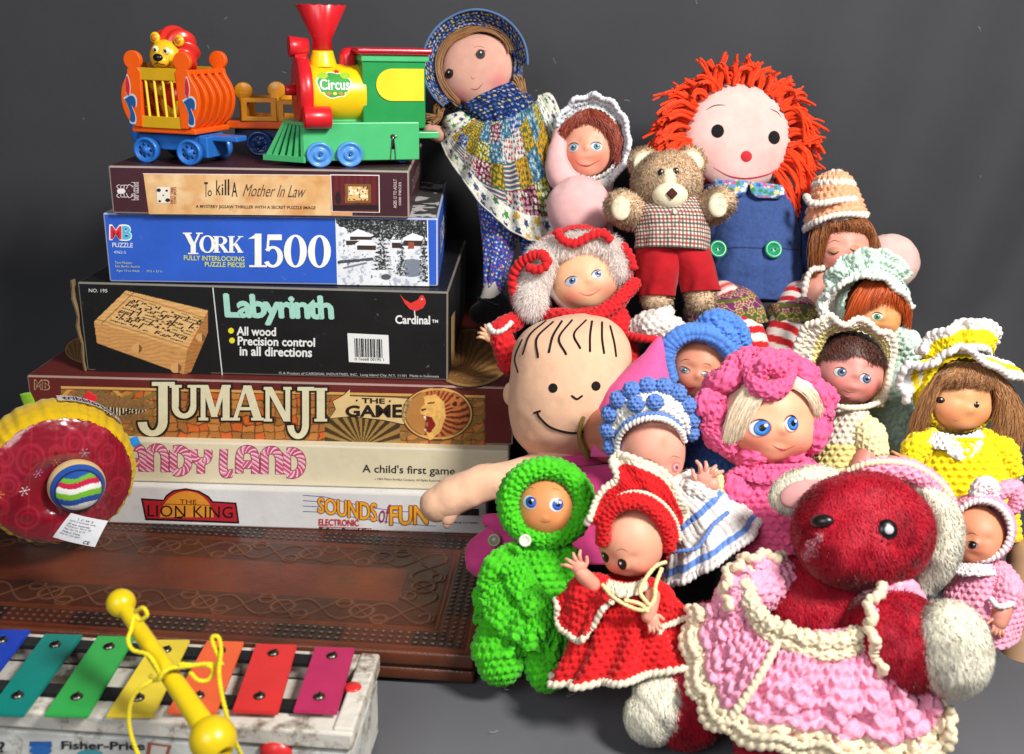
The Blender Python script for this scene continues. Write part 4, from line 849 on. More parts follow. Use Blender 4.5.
for pp in (rib, mir(rib)):
    for k in range(4):
        yy = 13+k*13.5; mb = MB(); V, Q, T = prism(pp, yy-2.6, yy+2.6, bev=.7); mb.add(V, Q, T, ORA); mb.build('curved_rib', 'plastic', t, f2, smooth=False)
for x in (2, -56): B_((x, 33, 95), (6, 62, 5), ORA, 'plastic', 'top_rail', t, f2, 1)
for yy in (0, 66):
    Y2 = hx(206, 160, 24)
    B_((-27, yy, 92.5), (44, 3.6, 12.5), Y2, 'plastic', 'gate_rail', t, f2, .6); B_((-27, yy, 43.5), (46, 3.6, 12), Y2, 'plastic', 'gate_rail', t, f2, .6)
    for k in range(4):
        mb = MB(); mb.grid(sweep(np.array([(-41+k*9.6, yy, 49), (-42.5+k*9.6, yy, 87)]), 1.35, 4, 10, round_=False), True, hx(232, 206, 60)); mb.build('cage_bar', 'plastic', t, f2)
B_((-27, 33, 35), (72, 66, 6), ORA, 'plastic', 'cage_floor', t, f2, 1.5)
B_((-28, 33, 22), (72, 44, 17), BLU, 'plastic', 'chassis', t, f2, 1.5); B_((26, 30, 27), (34, 20, 6), BLU, 'plastic', 'coupler_tongue', t, f2, 1.5); B_((10, 30, 18), (10, 40, 22), BLU, 'plastic', 'chassis_end', t, f2, 1.2)
lb(cylp(5, 18, 1), (-72, 20, 20), (-72, 20, 100), BLU, 'plastic', 'coupler_pin', t, f2, 20)
for x in (-49, 0):
    wheel(x, -1, 13.6, 13.6, f2, t, BLU, -1, 1); wheel(x, 62, 13.6, 13.6, f2, t, BLU, 1, 1)
# lion figure
t = thing('toy_lion', 'small yellow plastic lion with a red mane waving from the orange cage wagon', 'toy lion', f2.w(np.array([-40, 33, 38])), 'toy circus train')
LY = hx(238, 184, 30); mb = MB(); P = ell((-30, 33, 62), (17, 14, 26), 20, 28); mb.grid(P, True, LY)
mb.grid(sweep(np.array([(-46, 28, 74), (-54, 24, 84), (-54, 20, 95)]), [6, 5.5, 6], 16, 14), True, LY); mb.grid(sweep(np.array([(-26, 26, 72), (-18, 20, 60), (-22, 14, 52)]), [6, 5.5, 5], 16, 14), True, LY)
for k in range(3): mb.grid(ell((-57+k*3, 19, 100.5), (2.2, 2.4, 3.2), 10, 12), True, LY)
mb.build('body', 'plastic', t, f2)
mb = MB(); mb.grid(ell((-26, 22, 70), (13, 8, 13), 16, 20, fn=lambda D: 1+.1*np.sin(D[..., 0]*9)*np.sin(D[..., 2]*9)), True, hx(206, 34, 30)); mb.build('chest_fur', 'plastic', t, f2)
hc = np.array([-24, 22, 113.])
mb = MB(); mb.grid(ell(hc+(-1, 6, 1), (25, 16, 26), 48, 64, rot(0), fn=lambda D: 1+.07*np.sin(np.arctan2(D[..., 2], D[..., 0])*9+D[..., 1]*5)*(1-D[..., 2]**2*.3)), True, hx(210, 44, 34)); mb.build('mane', 'plastic', t, f2)
R1 = rot(2, -2, 5); mb = MB(); mb.grid(ell(hc+(-3, -8, -3), (15.5, 13, 17), 30, 40, R1), True, LY); mb.grid(ell(hc+R1@np.array([0, -20, -7.5]), (8, 7, 6.5), 20, 26, R1), True, LY)
for s_ in (-1, 1):
    c_ = hc+R1@np.array([s_*13-1, -9, 14.]); mb.grid(ell(c_, (5.4, 3, 6), 16, 20, R1), True, LY)
h = mb.build('head', 'plastic', t, f2)
mb = MB()
for s_ in (-1, 1): mb.grid(ell(hc+R1@np.array([s_*13-1, -11.2, 14.]), (3.2, 1.6, 3.8), 12, 16, R1), True, hx(196, 120, 20))
mb.build('inner_ear', 'plastic', h, f2)
for s_ in (-1, 1):
    mb = MB(); mb.grid(ell(hc+R1@np.array([s_*6-1, -19.5, 3.]), (3.2, 2, 3.6), 12, 18, R1), True, hx(235, 225, 190)); mb.grid(ell(hc+R1@np.array([s_*5.6-1, -21.3, 2.6]), (1.5, .8, 1.7), 10, 14, R1), True, hx(16, 12, 12)); mb.build('eye', 'plastic', h, f2)
mb = MB(); mb.grid(ell(hc+R1@np.array([-.5, -26, -4.6]), (5.2, 3.2, 4.0), 14, 20, R1), True, hx(18, 14, 16)); mb.build('nose', 'plastic', h, f2)
mb = MB(); mb.grid(sweep(hc+np.array([(-5, -24, -11.8), (-1, -26.5, -10), (0, -27, -8.6), (1, -26.5, -10), (6, -24, -11.2)])@R1.T, .55, 16, 6), True, hx(110, 24, 20)); mb.build('mouth', 'plastic', h, f2)
# ------------------------------------------------------------------ open wagon behind
O = ground(262, 156, z_top); f3 = LF(O, 4, dpt(O)/FOC)
t = thing('toy_open_wagon', 'low orange and yellow toy wagon half hidden behind the locomotive', 'toy wagon', O, 'toy circus train')
OY = hx(226, 150, 24); B_((8, 24, 32), (84, 48, 8), ORA, 'plastic', 'wagon_floor', t, f3, 1.5); B_((8, 24, 22), (70, 34, 12), hx(20, 44, 90), 'plastic', 'chassis', t, f3, 1.5)
def frame_panel(x0, x1, z0, z1, yy, col):
    mb = MB()
    for a in (((x0+x1)/2, yy, z1-2.5, x1-x0, 4, 5), ((x0+x1)/2, yy, z0+2.5, x1-x0, 4, 5), (x0+3, yy, (z0+z1)/2, 6, 4.2, z1-z0), (x1-3, yy, (z0+z1)/2, 6, 4.2, z1-z0)):
        V, Q, T = boxm(a[:3], a[3:], None, 1); mb.add(V, Q, T, col)
    mb.build('side_frame', 'plastic', t, f3, smooth=False)
frame_panel(-18, 17, 36, 60, 0, OY); frame_panel(17.5, 50, 36, 58, 3, OY); frame_panel(-18, 50, 36, 60, 46, OY)
for x in (-20, 8): lb(cylp(9, 5, 1), (x+4, 6+(x > 0)*28, 66), (x+4, 100, 66), OY, 'plastic', 'end_disc', t, f3, 28)
for x in (-20, 6): B_((x+4, 8+(x > 0)*28, 52), (9, 5, 26), OY, 'plastic', 'end_post', t, f3, 1)
for x in (-2, 34): wheel(x, -1, 13, 13, f3, t, hx(26, 60, 120), -1, 1)
# ================================================================== xylophone
zx = .056
def gx_(px, py, dz=0): return ground(px, py, zx+dz)
A = gx_(380, 655); Bq = gx_(0, 631); u = nrm(A-Bq); d = np.array([-u[1], u[0], 0]); fr_ = gx_(376, 735); W2 = abs((A-fr_)@d)
L = .42; Ox = A-d*W2-u*L
t = thing('toy_xylophone', 'worn white wooden toy xylophone with rainbow metal bars in the front left corner', 'xylophone', (Ox[0], Ox[1], 0))
XF = type('X', (), {'w': lambda s, P: np.array([Ox[0], Ox[1], 0])+np.asarray(P)[..., 0:1]*u+np.asarray(P)[..., 1:2]*d+np.asarray(P)[..., 2:3]*np.array([0, 0, 1.])})()
WH = hx(206, 200, 188)
def xb(c, dd, col, mat, name, bev=.0015, par=None): return B_(c, dd, col, mat, name, par or t, XF, bev)
xb((L/2, W2-.008, zx-.006), (L, .016, .012), WH, 'paintwood', 'back_rail'); xb((L/2, .010, zx-.006), (L, .022, .012), WH, 'paintwood', 'front_rail')
xb((L/2, W2*.55, zx-.012), (L-.02, .030, .010), WH, 'paintwood', 'middle_board'); xb((L-.006, W2/2, zx-.004), (.0125, W2-.002, .012), WH, 'paintwood', 'end_rail')
xb((L/2, W2/2, .016), (L-.02, W2-.02, .008), hx(60, 52, 44), 'wood', 'base_board')
o = xb((L/2, .004, zx/2-.008), (L-.006, .006, zx-.014), hx(196, 196, 190), 'paintwood', 'front_panel'); xb((L/2, W2-.004, zx/2-.008), (L-.006, .006, zx-.014), hx(196, 196, 190), 'paintwood', 'back_panel'); xb((L-.005, W2/2, zx/2-.008), (.008, W2-.01, zx-.014), hx(196, 196, 190), 'paintwood', 'end_panel')
pn = Panel(XF.w(np.array([0, .001, 0])), u, [0, 0, 1]); mb = MB()
put_text(mb, pn, 'Fisher-Price', bb_s(62, 740.5, 145, 748.5, .012), hx(40, 40, 44), .03, 4)
poly(mb, pn, [(30, 741), (52, 741), (52, 747), (30, 746)], hx(40, 90, 160), 3); poly(mb, pn, elp(41, 750, 11, 5, 20), hx(40, 100, 170), 4); poly(mb, pn, elp(90, 754, 13, 5, 20), hx(70, 150, 160), 3)
poly(mb, pn, [(148, 742), (172, 745), (168, 756), (146, 756)], hx(150, 84, 60), 3); poly(mb, pn, [(152, 744.5), (168, 746.5), (165, 756), (150, 756)], hx(196, 190, 180), 4); put_text(mb, pn, '?', (0, 741, 5, 752), hx(40, 40, 44), .03, 4)
mb.build('printed_lettering', 'ink', o, smooth=False)
for yf, c in ((.83, 0), (.24, 0)): xb((L/2-.004, W2*yf, zx+.0015), (L-.035, .0115, .003), hx(14, 14, 16), 'cloth', 'felt_strip', .0008)
bars = [('blue', (-8, 631), (31, 631), (-31, 712), (-80, 712), hx(24, 62, 168)), ('teal', (45, 635), (83, 636), (24, 716), (-14, 715), hx(10, 122, 112)), ('green', (98, 637), (135, 638), (88, 717), (44, 716), hx(48, 158, 72)), ('yellow', (155, 641), (190, 641), (153, 717), (106, 717), hx(220, 196, 56)),
        ('orange', (207, 642), (244, 643), (216, 714), (167, 713), hx(226, 96, 52)), ('red', (256, 645), (297, 646), (278, 714), (232, 712), hx(206, 46, 44)), ('magenta', (315, 648), (355, 649), (337, 714), (293, 712), hx(172, 36, 84))]
for nm, a, b, c, dd, col in bars:
    mb = MB(); P4 = [gx_(*p, .0045) for p in (a, b, c, dd)]
    cpt = sum(P4)/4; bm = bmesh.new(); lo = [bm.verts.new(p-np.array([0, 0, .0013])) for p in P4]; f = bm.faces.new(lo)
    r_ = bmesh.ops.extrude_face_region(bm, geom=[f])
    for g_ in r_['geom']:
        if isinstance(g_, bmesh.types.BMVert): g_.co.z += .0026
    bmesh.ops.recalc_face_normals(bm, faces=list(bm.faces)); bmesh.ops.bevel(bm, geom=list(bm.edges), offset=.0005, segments=2, affect='EDGES')
    V, Q, T = bm_out(bm); mb.add(V, Q, T, col); bo = mb.build('tone_bar', 'barpaint', t, smooth=False)
    bo['label'] = nm+' painted metal tone bar'
    for k in (.16, .80):
        q_ = (P4[0]+P4[1])/2*(1-k)+(P4[2]+P4[3])/2*k+np.array([0, 0, .0013])
        mb = MB(); mb.grid(lathe([(0, .0036), (.0012, .0034), (.002, .0022), (.0022, .0001)], q_, q_+np.array([0, 0, 1.]), 20), True, hx(110, 104, 96)); V, Q, T = boxm(q_+np.array([0, 0, .0023]), (.0056, .0008, .0004), rot(40+60*k)); mb.add(V, Q, T, hx(20, 18, 16)); mb.build('screw', 'metal', bo)
for px, py in ((353, 690),):
    q_ = gx_(px, py, .0); mb = MB(); mb.grid(lathe([(0, .0055), (.003, .0055), (.0042, .0045), (.0046, .0001)], q_-np.array([0, 0, .001]), q_+np.array([0, 0, 1.]), 24), True, hx(206, 44, 44)); mb.build('red_button', 'plastic', t)
q_ = pn.P(pn.at(276, 751)); mb = MB(); mb.grid(ell(q_, (.010, .006, .008), 20, 28), True, hx(206, 44, 44)); mb.build('red_knob', 'plastic', t)
# mallet
D0, D1 = .632, .575; pA = W(121, 603, D0); pB = W(213, 739, D1)
t = thing('xylophone_mallet', 'yellow plastic mallet with loose yellow string lying across the xylophone bars', 'mallet', gx_(170, 680))
YM = hx(216, 186, 18); ax = nrm(pB-pA)
mb = MB(); mb.grid(lathe([(0, .0044), (.03, .0050), (.06, .0054), (np.linalg.norm(pB-pA)-.008, .0066)], pA, pB, 28), True, YM); mb.build('handle', 'plastic', t)
mb = MB(); mb.grid(ell(pA, (.0086,)*3, 28, 36), True, YM); mb.build('small_head', 'plastic', t)
mb = MB(); Rr = .0128; P = lathe([(Rr*(1-math.cos(a))-Rr, Rr*math.sin(a)) for a in np.linspace(.01, 2.72, 26)]+[(Rr*.86, .0046), (Rr*.80, .0042), (Rr*.1, .004), (Rr*.1, .0001)], pB, pB+ax, 40)
mb.grid(P, True, YM); mb.build('large_head', 'plastic', t)
mb = MB(); mb.grid(lathe([(-.0044, .0096), (-.0005, .0114), (.0003, .0118), (.0035, .0121)], pB-ax*.0, pB+ax, 40), True, YM*.9); mb.build('head_collar', 'plastic', t)
def yarnp(pts, Dm): return [W(a, b, Dm-c*.001) for a, b, c in pts]
strs = [yarnp([(135, 612, 0), (143, 608, 4), (147, 615, 4), (140, 620, 2), (134, 617, 2), (131, 630, 6), (128, 640, 8), (133, 650, 8), (148, 655, 10), (157, 668, 10), (160, 678, 8)], .605),
        yarnp([(150, 676, 0), (158, 680, 8), (163, 673, 10), (172, 668, 8), (190, 666, 6), (206, 664, 5), (222, 665, 4)], .600),
        yarnp([(160, 678, 0), (148, 683, 4), (136, 692, 4), (130, 706, 2), (129, 722, 0), (132, 738, -2), (139, 756, -4), (150, 775, -6)], .598),
        yarnp([(222, 665, 0), (212, 640, 2), (218, 637, 2), (221, 650, 2), (219, 670, 3), (221, 690, 4), (226, 712, 4), (231, 732, 2), (240, 752, -2), (246, 770, -4)], .594),
        yarnp([(190, 672, 0), (198, 680, 3), (208, 680, 3), (213, 672, 3), (210, 666, 3), (196, 665, 2), (178, 664, 6)], .598)]
mb = MB()
for s_ in strs: rope(mb, s_, .00115, .0022, hx(226, 206, 26), amp=.2, seg=8)
mb.build('string', 'yarn', t)
# ================================================================== soft striped drum toy
fd = Fr(.83); t = thing('stuffed_wheel_toy', 'round stuffed baby toy with pleated yellow rim and striped ball in its dark red face', 'soft toy', fd.w(q(55, 540, 5)))
axd = nrm(np.array([.50, -.78, -.34])); cf = q(61, 481, -12); cb = cf-axd*52
mb = MB(); prof = [(-2, 30), (-4, 50), (2, 66), (10, 72), (24, 75), (38, 74), (48, 71), (53, 66.5)]
P = lathe(prof, cb, cf, 360, fn=lambda tt, ph: 1+(.009*np.sin(ph*44+2*np.sin(ph*5))+.008*np.sin(ph*19))*np.clip((tt+4)/20, 0, 1)); P = resamp(P, 60, 360, True); P = P+fbm(P, .06)[..., None]*2.2*np.array([.4, -.6, .4])
mb.grid(P, True, hx(206, 168, 14)); mb.grid(lathe([(-2, 30), (-3, .1)], cb, cf, 30), True, hx(206, 168, 14)); mb.build('pleated_rim', 'cloth', t, fd)
h = nrm(np.cross(axd, [0, 0, 1])); v_ = nrm(np.cross(h, axd))*1.0
if h[0] < 0: h = -h
v_ = nrm(np.cross(h, -axd)); v_ = v_ if v_[2] > 0 else -v_
rr = np.linspace(.02, 1, 90)[:, None]; aa = np.linspace(0, 2*PI, 300, endpoint=False)[None]
x_, y_ = rr*np.cos(aa)*67.5, rr*np.sin(aa)*67.5; dome = 15*(1-rr**2)**.8+0*aa-15*np.exp(-(rr/.42)**4)
P = cf+x_[..., None]*h+y_[..., None]*v_+dome[..., None]*axd; P = P+(fbm(P, .05)*1.8)[..., None]*axd
C = np.ones(P.shape)*hx(130, 8, 32)
for cx, cy, r_ in ((-30, 28, 12), (8, 44, 9), (40, 30, 8), (-48, 2, 9), (52, -6, 8), (-30, -34, 10), (4, -50, 8), (36, -38, 9), (-8, 34, 6), (-52, 30, 7), (28, 50, 7), (-54, -22, 7)):
    dd = np.hypot(x_-cx, (y_-cy)*.8); C = mixc(C, np.exp(-((dd-r_)/1.4)**2), hx(160, 26, 48)); C = mixc(C, np.exp(-((dd-r_*.55)/.9)**2)*.6, hx(170, 28, 50)); C = mixc(C, np.exp(-((x_-cx)/.8)**2)*(np.abs(y_-cy) > r_)*.35, hx(180, 30, 56))
for cx, cy, c_ in ((18, 34, hx(150, 140, 150)), (-6, 22, hx(226, 130, 40)), (-22, 12, hx(226, 130, 200)), (30, 14, hx(220, 60, 160)), (-56, -8, hx(226, 130, 40)), (-34, -4, hx(230, 220, 230))):
    dx, dy = x_-cx, y_-cy; rd = np.hypot(dx, dy); an = np.arctan2(dy, dx); C = mixc(C, (rd < 5) & ((np.abs(np.sin(an*3)) < .30) | (rd < 1)), c_)
mb = MB(); mb.grid(P[::-1], True, C[::-1]); mb.build('satin_face', 'satin', t, fd)
bc = cf+np.array([15, 0, -3.])+axd*3
mb = MB(); P = ell((0, 0, 0), (27, 27, 20), 70, 90); px_, py_ = P[..., 0].copy(), P[..., 1].copy(); hh = P[..., 2].copy()
P = bc+px_[..., None]*h+py_[..., None]*v_+hh[..., None]*axd; rd = np.hypot(px_, py_)
C = np.ones(P.shape)*hx(206, 176, 120); C = mixc(C, rd < 25.5, hx(34, 76, 150)); band = py_-px_*.12-1.2*np.sin(px_*.2)
cl = [(-20, hx(220, 190, 70)), (-12, hx(226, 226, 220)), (-5, hx(36, 76, 160)), (1.5, hx(120, 186, 40)), (7, hx(232, 232, 226)), (12.5, hx(190, 30, 70)), (16.5, hx(100, 170, 50)), (99, hx(36, 76, 150))]
ins = rd < 21.5; pv = -99
for b1, c_ in cl: C = np.where((ins & (band >= pv) & (band < b1))[..., None], c_, C); pv = b1
C = mixc(C, np.abs(rd-21.5) < .6, hx(20, 40, 90)); mb.grid(P, True, C); mb.build('striped_ball', 'cloth', t, fd)
# woven label, tabs and care tag
def patch(mb, c, ux, uy, w_, h_, col, th=.3, curl=0.0):
    n1, n2 = 12, 8; a = np.linspace(-.5, .5, n1); b = np.linspace(-.5, .5, n2); A_, B2 = np.meshgrid(a, b); nn = nrm(np.cross(ux, uy)); P = c+(A_*w_)[..., None]*ux+(B2*h_)[..., None]*uy+(curl*(A_*2)**2)[..., None]*nn
    mb.grid(P, False, col); mb.grid((P-nn*th)[::-1], False, col); return nn
rim = lambda ang, tt, r=76.5: cb+axd*tt+(h*math.cos(ang)+v_*math.sin(ang))*r
mb = MB(); a = np.linspace(1.62, .72, 40); G = np.array([[rim(x_1, t_, 77.6) for x_1 in a] for t_ in (18, 32)]); mb.grid(G, False, hx(226, 222, 214)); mb.grid(G[::-1], False, hx(226, 222, 214)); lab = mb.build('woven_label', 'cloth', t, fd)
mb = MB(); V, T = text_geo('tribblertoo', .012); aa_ = 1.56-V[:, 0]*.72; mb.add(np.array([rim(x_1, 30-y_1*9.5, 78.2) for x_1, y_1 in zip(aa_, V[:, 1])]), None, T, hx(40, 40, 90)); mb.add(np.array([rim(x_1, 30-y_1*9.5, 78.2) for x_1, y_1 in zip(aa_, V[:, 1])]), None, [k[::-1] for k in T], hx(40, 40, 90)) if False else None; mb.build('label_lettering', 'ink', lab, fd)
for ang, tt, c_, w_ in ((1.18, 12, hx(210, 30, 40), 13), (.42, 34, hx(30, 120, 190), 10), (1.95, 10, hx(120, 170, 40), 12)):
    mb = MB(); dr = h*math.cos(ang)+v_*math.sin(ang); tg = -h*math.sin(ang)+v_*math.cos(ang); mb.grid(sweep(np.array([rim(ang, tt, 70), rim(ang, tt, 76), rim(ang, tt, 83)]), [w_/2, w_/2, w_/2.2], 12, 16, flat=.25, round_=False), True, c_, caps=True); mb.build('ribbon_tab', 'cloth', t, fd)
mb = MB(); tg4 = [(71, 513, -60), (108, 521, -64), (95, 547, -66), (53, 537, -62)]; T4 = np.array([q(*a) for a in tg4]); n_ = 14; a, b = np.meshgrid(np.linspace(0, 1, n_), np.linspace(0, 1, n_))
def tagP(a, b, l=0): a = np.asarray(a)[..., None]; b = np.asarray(b)[..., None]; return T4[0]*(1-a)*(1-b)+T4[1]*a*(1-b)+T4[2]*a*b+T4[3]*(1-a)*b+np.array([0, -1., 0])*(3*np.sin(a*PI)+1.5*np.sin(b*3)+l)
mb.grid(tagP(a, b)[::-1], False, hx(214, 214, 218)); mb.grid(tagP(a, b, -.5), False, hx(214, 214, 218)); tg = mb.build('care_tag', 'cloth', t, fd)
mb = MB()
for k, (tx, x0, x1) in enumerate((('L C W S', .3, .7), ('Surface washable only', .12, .8), ('All new materials', .12, .7), ('Polyester fibre fill', .12, .76), ('Reg. No. PA 2174', .12, .66), ('Made in China', .12, .58), ('Not for sale apart', .1, .62))):
    V, T = text_geo(tx, .0); y0 = .1+k*.105; mb.add(tagP(x0+V[:, 0]*(x1-x0), y0+.07-V[:, 1]*.07, .6), None, T, hx(70, 70, 78))
V, T = text_geo('CE', .012); mb.add(tagP(.72+V[:, 0]*.14, .95-V[:, 1]*.12, .6), None, T, hx(30, 30, 36)); mb.build('tag_lettering', 'ink', tg, fd)
# ================================================================== doll building kit
class Head:
    """vinyl or cloth head: unit directions (face along -Y) scaled, with soft bumps; features placed by pixel"""
    def __init__(s, px, py, dep, r, yaw=0, pitch=0, roll=0, bumps=(), jaw=0.0, flat=0.0):
        s.c = q(px, py, dep); s.r = np.array(r, float); s.R = rot(yaw, pitch, roll); s.b = bumps; s.jaw = jaw; s.flat = flat
    def loc(s, D, lift=0.0):
        x, y, z = D[..., 0], D[..., 1], D[..., 2]; P = D*s.r
        if s.jaw: P = P*np.stack([1+s.jaw*np.clip(-z, 0, 1)*np.clip(1+z, 0, 1)*4*.5, 1+0*x, 1+0*x], -1)
        w = np.clip(-y*1.6, 0, 1)
        if s.flat: P[..., 1] *= (1-s.flat*w*np.exp(-((x/.8)**2+(z/.8)**2)))
        d = 0
        for fx, fz, sx, sz, a in s.b:
            d = d+a*np.exp(-((x-fx)/sx)**2-((z-fz)/sz)**2)*w
        P = P+nrm(D/s.r)*(d+lift)[..., None] if np.ndim(d+lift) else P+nrm(D/s.r)*(d+lift)
        return P
    def P(s, fx, fz, lift=0.0):
        fx, fz = np.asarray(fx, float), np.asarray(fz, float); n = np.hypot(fx, fz); k = np.where(n > .985, .985/np.maximum(n, 1e-9), 1); fx, fz = fx*k, fz*k
        D = np.stack([fx, -np.sqrt(1-fx**2-fz**2), fz], -1); return s.w(s.loc(D, lift))
    def w(s, L): return L@s.R.T+s.c
    def uv(s, px, py):
        Y = s.c[1]-s.r[1]
        for _ in range(12):
            L = (q(px, py, Y)-s.c)@s.R/s.r; D = nrm(L)
            if D[1] > -.05: D[1] = -.05; D = nrm(D)
            Y = s.P(D[0], D[2])[1]
        return D[0], D[2]
    def dirs(s, nu=72, nv=96, t0=0.001, t1=PI-.001):
        t = np.linspace(t0, t1, nu)[:, None]; v = np.linspace(0, 2*PI, nv, endpoint=False)[None]
        return np.stack([np.sin(t)*np.cos(v), -np.cos(t)+0*v, np.sin(t)*np.sin(v)], -1)
def mkhead(t, fr, H, skin, blush=None, mat='vinyl', nu=72, nv=96, paint=None, name='head'):
    D = H.dirs(nu, nv); P = H.w(H.loc(D)); sk_ = np.asarray(skin)*(np.array([1.03, 1.02, 1.0]) if mat == 'vinyl' else np.ones(3)); C = np.ones(D.shape)*sk_; C = C*(1+.04*vn(P, .06)+.02*vn(P, .3))[..., None]
    for bx, bz, bs, bc, ba in (blush or ()):
        C = mixc(C, ba*np.exp(-(((D[..., 0]-bx)/bs)**2+((D[..., 2]-bz)/bs)**2))*(D[..., 1] < 0), bc)
    if paint: C = paint(D, P, C)
    mb = MB(); mb.grid(P, True, C); return mb.build(name, mat, t, fr)
def decal(mb, H, cx, cz, rx, rz, lift, col, rotd=0, n=28, dome=0.0, m=6):
    r = np.linspace(.02, 1, m)[:, None]; a = np.linspace(0, 2*PI, n, endpoint=False)[None]; k = math.radians(rotd)
    x = r*np.cos(a)*rx; z = r*np.sin(a)*rz; X = cx+x*math.cos(k)-z*math.sin(k); Z = cz+x*math.sin(k)+z*math.cos(k)
    mb.grid(H.P(X, Z, lift+dome*(1-r**2)+0*a), True, col)
def stroke(mb, H, pts, r, col, lift=0.0, px=True, n=20):
    uv = np.array([H.uv(*p) for p in pts]) if px else np.array(pts); C = crom(np.c_[uv, np.zeros(len(uv))], n)
    P = H.P(C[:, 0], C[:, 1], lift); rr = r if np.ndim(r) else [r*.35, r, r, r*.35]
    mb.grid(sweep(P, rr, n, 8, flat=.5), True, col)
def eye(hd, H, fr, px, py, w, h, iris, look=(0, 0), white=(.75, .75, .76), ir=.62, lash=True, lashc=(.02, .012, .01), lid=None, shadow=None, rotd=0, side=1, lift=.35):
    fx, fz = H.uv(px, py); a = w/H.r[0]; b = h/H.r[2]; mb = MB(); k = 1/max(.35, math.sqrt(max(.05, 1-fx*fx-fz*fz)))*.0+1
    if shadow is not None: decal(mb, H, fx, fz, a*1.22, b*1.2, lift*.35, shadow, rotd)
    decal(mb, H, fx, fz, a, b, lift, np.array(white), rotd, dome=.5)
    i = min(a, b)*ir; cx, cz = fx+look[0]*a, fz+look[1]*b; asp = H.r[0]/H.r[2]
    rr = ir*min(w, h); rx, rz = rr/H.r[0], rr/H.r[2]
    decal(mb, H, cx, cz, rx*1.12, rz*1.12, lift+.55, np.array(iris)*.25, dome=.3); decal(mb, H, cx, cz, rx, rz, lift+.75, iris, dome=.3)
    decal(mb, H, cx, cz-.25*rz, rx*.6, rz*.5, lift+1.0, np.clip(np.array(iris)*1.7, 0, .8), dome=.1)
    decal(mb, H, cx, cz, rx*.5, rz*.5, lift+1.2, (.006, .006, .008), dome=.3)
    decal(mb, H, cx+rx*.38, cz+rz*.42, rx*.24, rz*.24, lift+1.7, (.9, .9, .9))  # white dot: highlight painted onto the eye
    if lash:
        t_ = np.linspace(2.75, .35, 12) if True else None; s = math.radians(rotd)
        X = a*1.05*np.cos(t_); Z = b*1.05*np.sin(t_); uvs = np.c_[fx+X*math.cos(s)-Z*math.sin(s), fz+X*math.sin(s)+Z*math.cos(s)]
        P = H.P(uvs[:, 0], uvs[:, 1], lift+.4); mb.grid(sweep(P, [.15*h**.5*.6, .3*h**.5*.8, .3*h**.5*.8, .12], 16, 8), True, lashc)
    return mb.build('eye', 'gloss', hd, fr)
def mouth(hd, H, fr, pts, r, col, lower=True, lift=-.1):
    mb = MB(); stroke(mb, H, pts, r, col, lift)
    if lower:
        p = [(a, b+r*1.5) for a, b in pts[1:-1]] if len(pts) > 3 else [(a*(.6)+pts[1][0]*.4, b+r*1.6) for a, b in pts]
        stroke(mb, H, p, r*1.1, col, lift-.15)
    return mb.build('mouth', 'vinyl', hd, fr)
def brows(hd, H, fr, lst, r=.5, col=(.08, .03, .015)):
    for p in lst:
        mb = MB(); stroke(mb, H, p, r, col, .0); mb.build('eyebrow', 'ink', hd, fr)
def loft(L, R, b, n=44, seg=72, back=.55, fold=0.0, fk=7, fo=0, rough=0.0, ctr=0.0):
    """closed body between a left and a right outline (px,py,depth), bulging b px towards the viewer"""
    Lp = crom(np.array([q(*p) for p in L]), n); Rp = crom(np.array([q(*p) for p in R]), n)
    bb = crom(np.asarray(b, float)[:, None], n)[:, 0] if np.ndim(b) else np.full(n, float(b))
    ph = np.linspace(0, 2*PI, seg, endpoint=False)[None]; c = (Lp+Rp)/2; hf = (Rp-Lp)/2
    s = np.sin(ph); dpt_ = np.where(s > 0, s, s*back)*bb[:, None]
    P = c[:, None]-hf[:, None]*np.cos(ph)[..., None]; P[..., 1] -= dpt_
    if fold:
        u = np.linspace(0, 1, n)[:, None]; amp = fold*(fo+(1-fo)*u)*np.sin(ph*fk+1.3*np.sin(u*5+ph*2)); d = nrm(P-c[:, None]); P = P+d*amp[..., None]
    if rough: P = P+gnorm(P, True)*(fbm(P, .06)*rough)[..., None]
    return P
def arc(P, closed=True):
    S = np.concatenate([[0], np.cumsum(np.linalg.norm(np.diff(P, axis=0), axis=-1).mean(1))])[:, None]+0*P[..., 0]
    E = np.linalg.norm(np.diff(np.concatenate([P, P[:, :1]], 1), axis=1), axis=-1); T = np.cumsum(E, 1)-E; T = T-T[:, T.shape[1]//2:T.shape[1]//2+1]
    return S, T
def blob(t, fr, name, px, py, d, r, col, mat='cloth', R=None, rough=0.0, nu=30, nv=40):
    mb = MB(); P = ell(q(px, py, d), r, nu, nv, R)
    if rough: P = P+gnorm(P, True)*(fbm(P, .08)*rough)[..., None]
    mb.grid(P, True, col); return mb.build(name, mat, t, fr)
def limb(t, fr, name, pts, rad, col, mat='vinyl', n=24, seg=20, flat=1.0, rough=0.0):
    mb = MB(); P = sweep([q(*p) for p in pts], rad, n, seg, flat)
    if rough: P = P+gnorm(P, True)*(fbm(P, .09)*rough)[..., None]
    mb.grid(P, True, col); return mb.build(name, mat, t, fr)
def klimb(t, fr, name, pts, rad, col, sw=5, sh=4.5, amp=1.2, seg=24, n=24, out=-1, **k):
    mb = MB(); knit(mb, sweep([q(*p) for p in pts], rad, n, seg, k.pop('flat', 1.0)), sw, sh, amp, True, col, out=out, **k); return mb.build(name, 'yarn', t, fr)
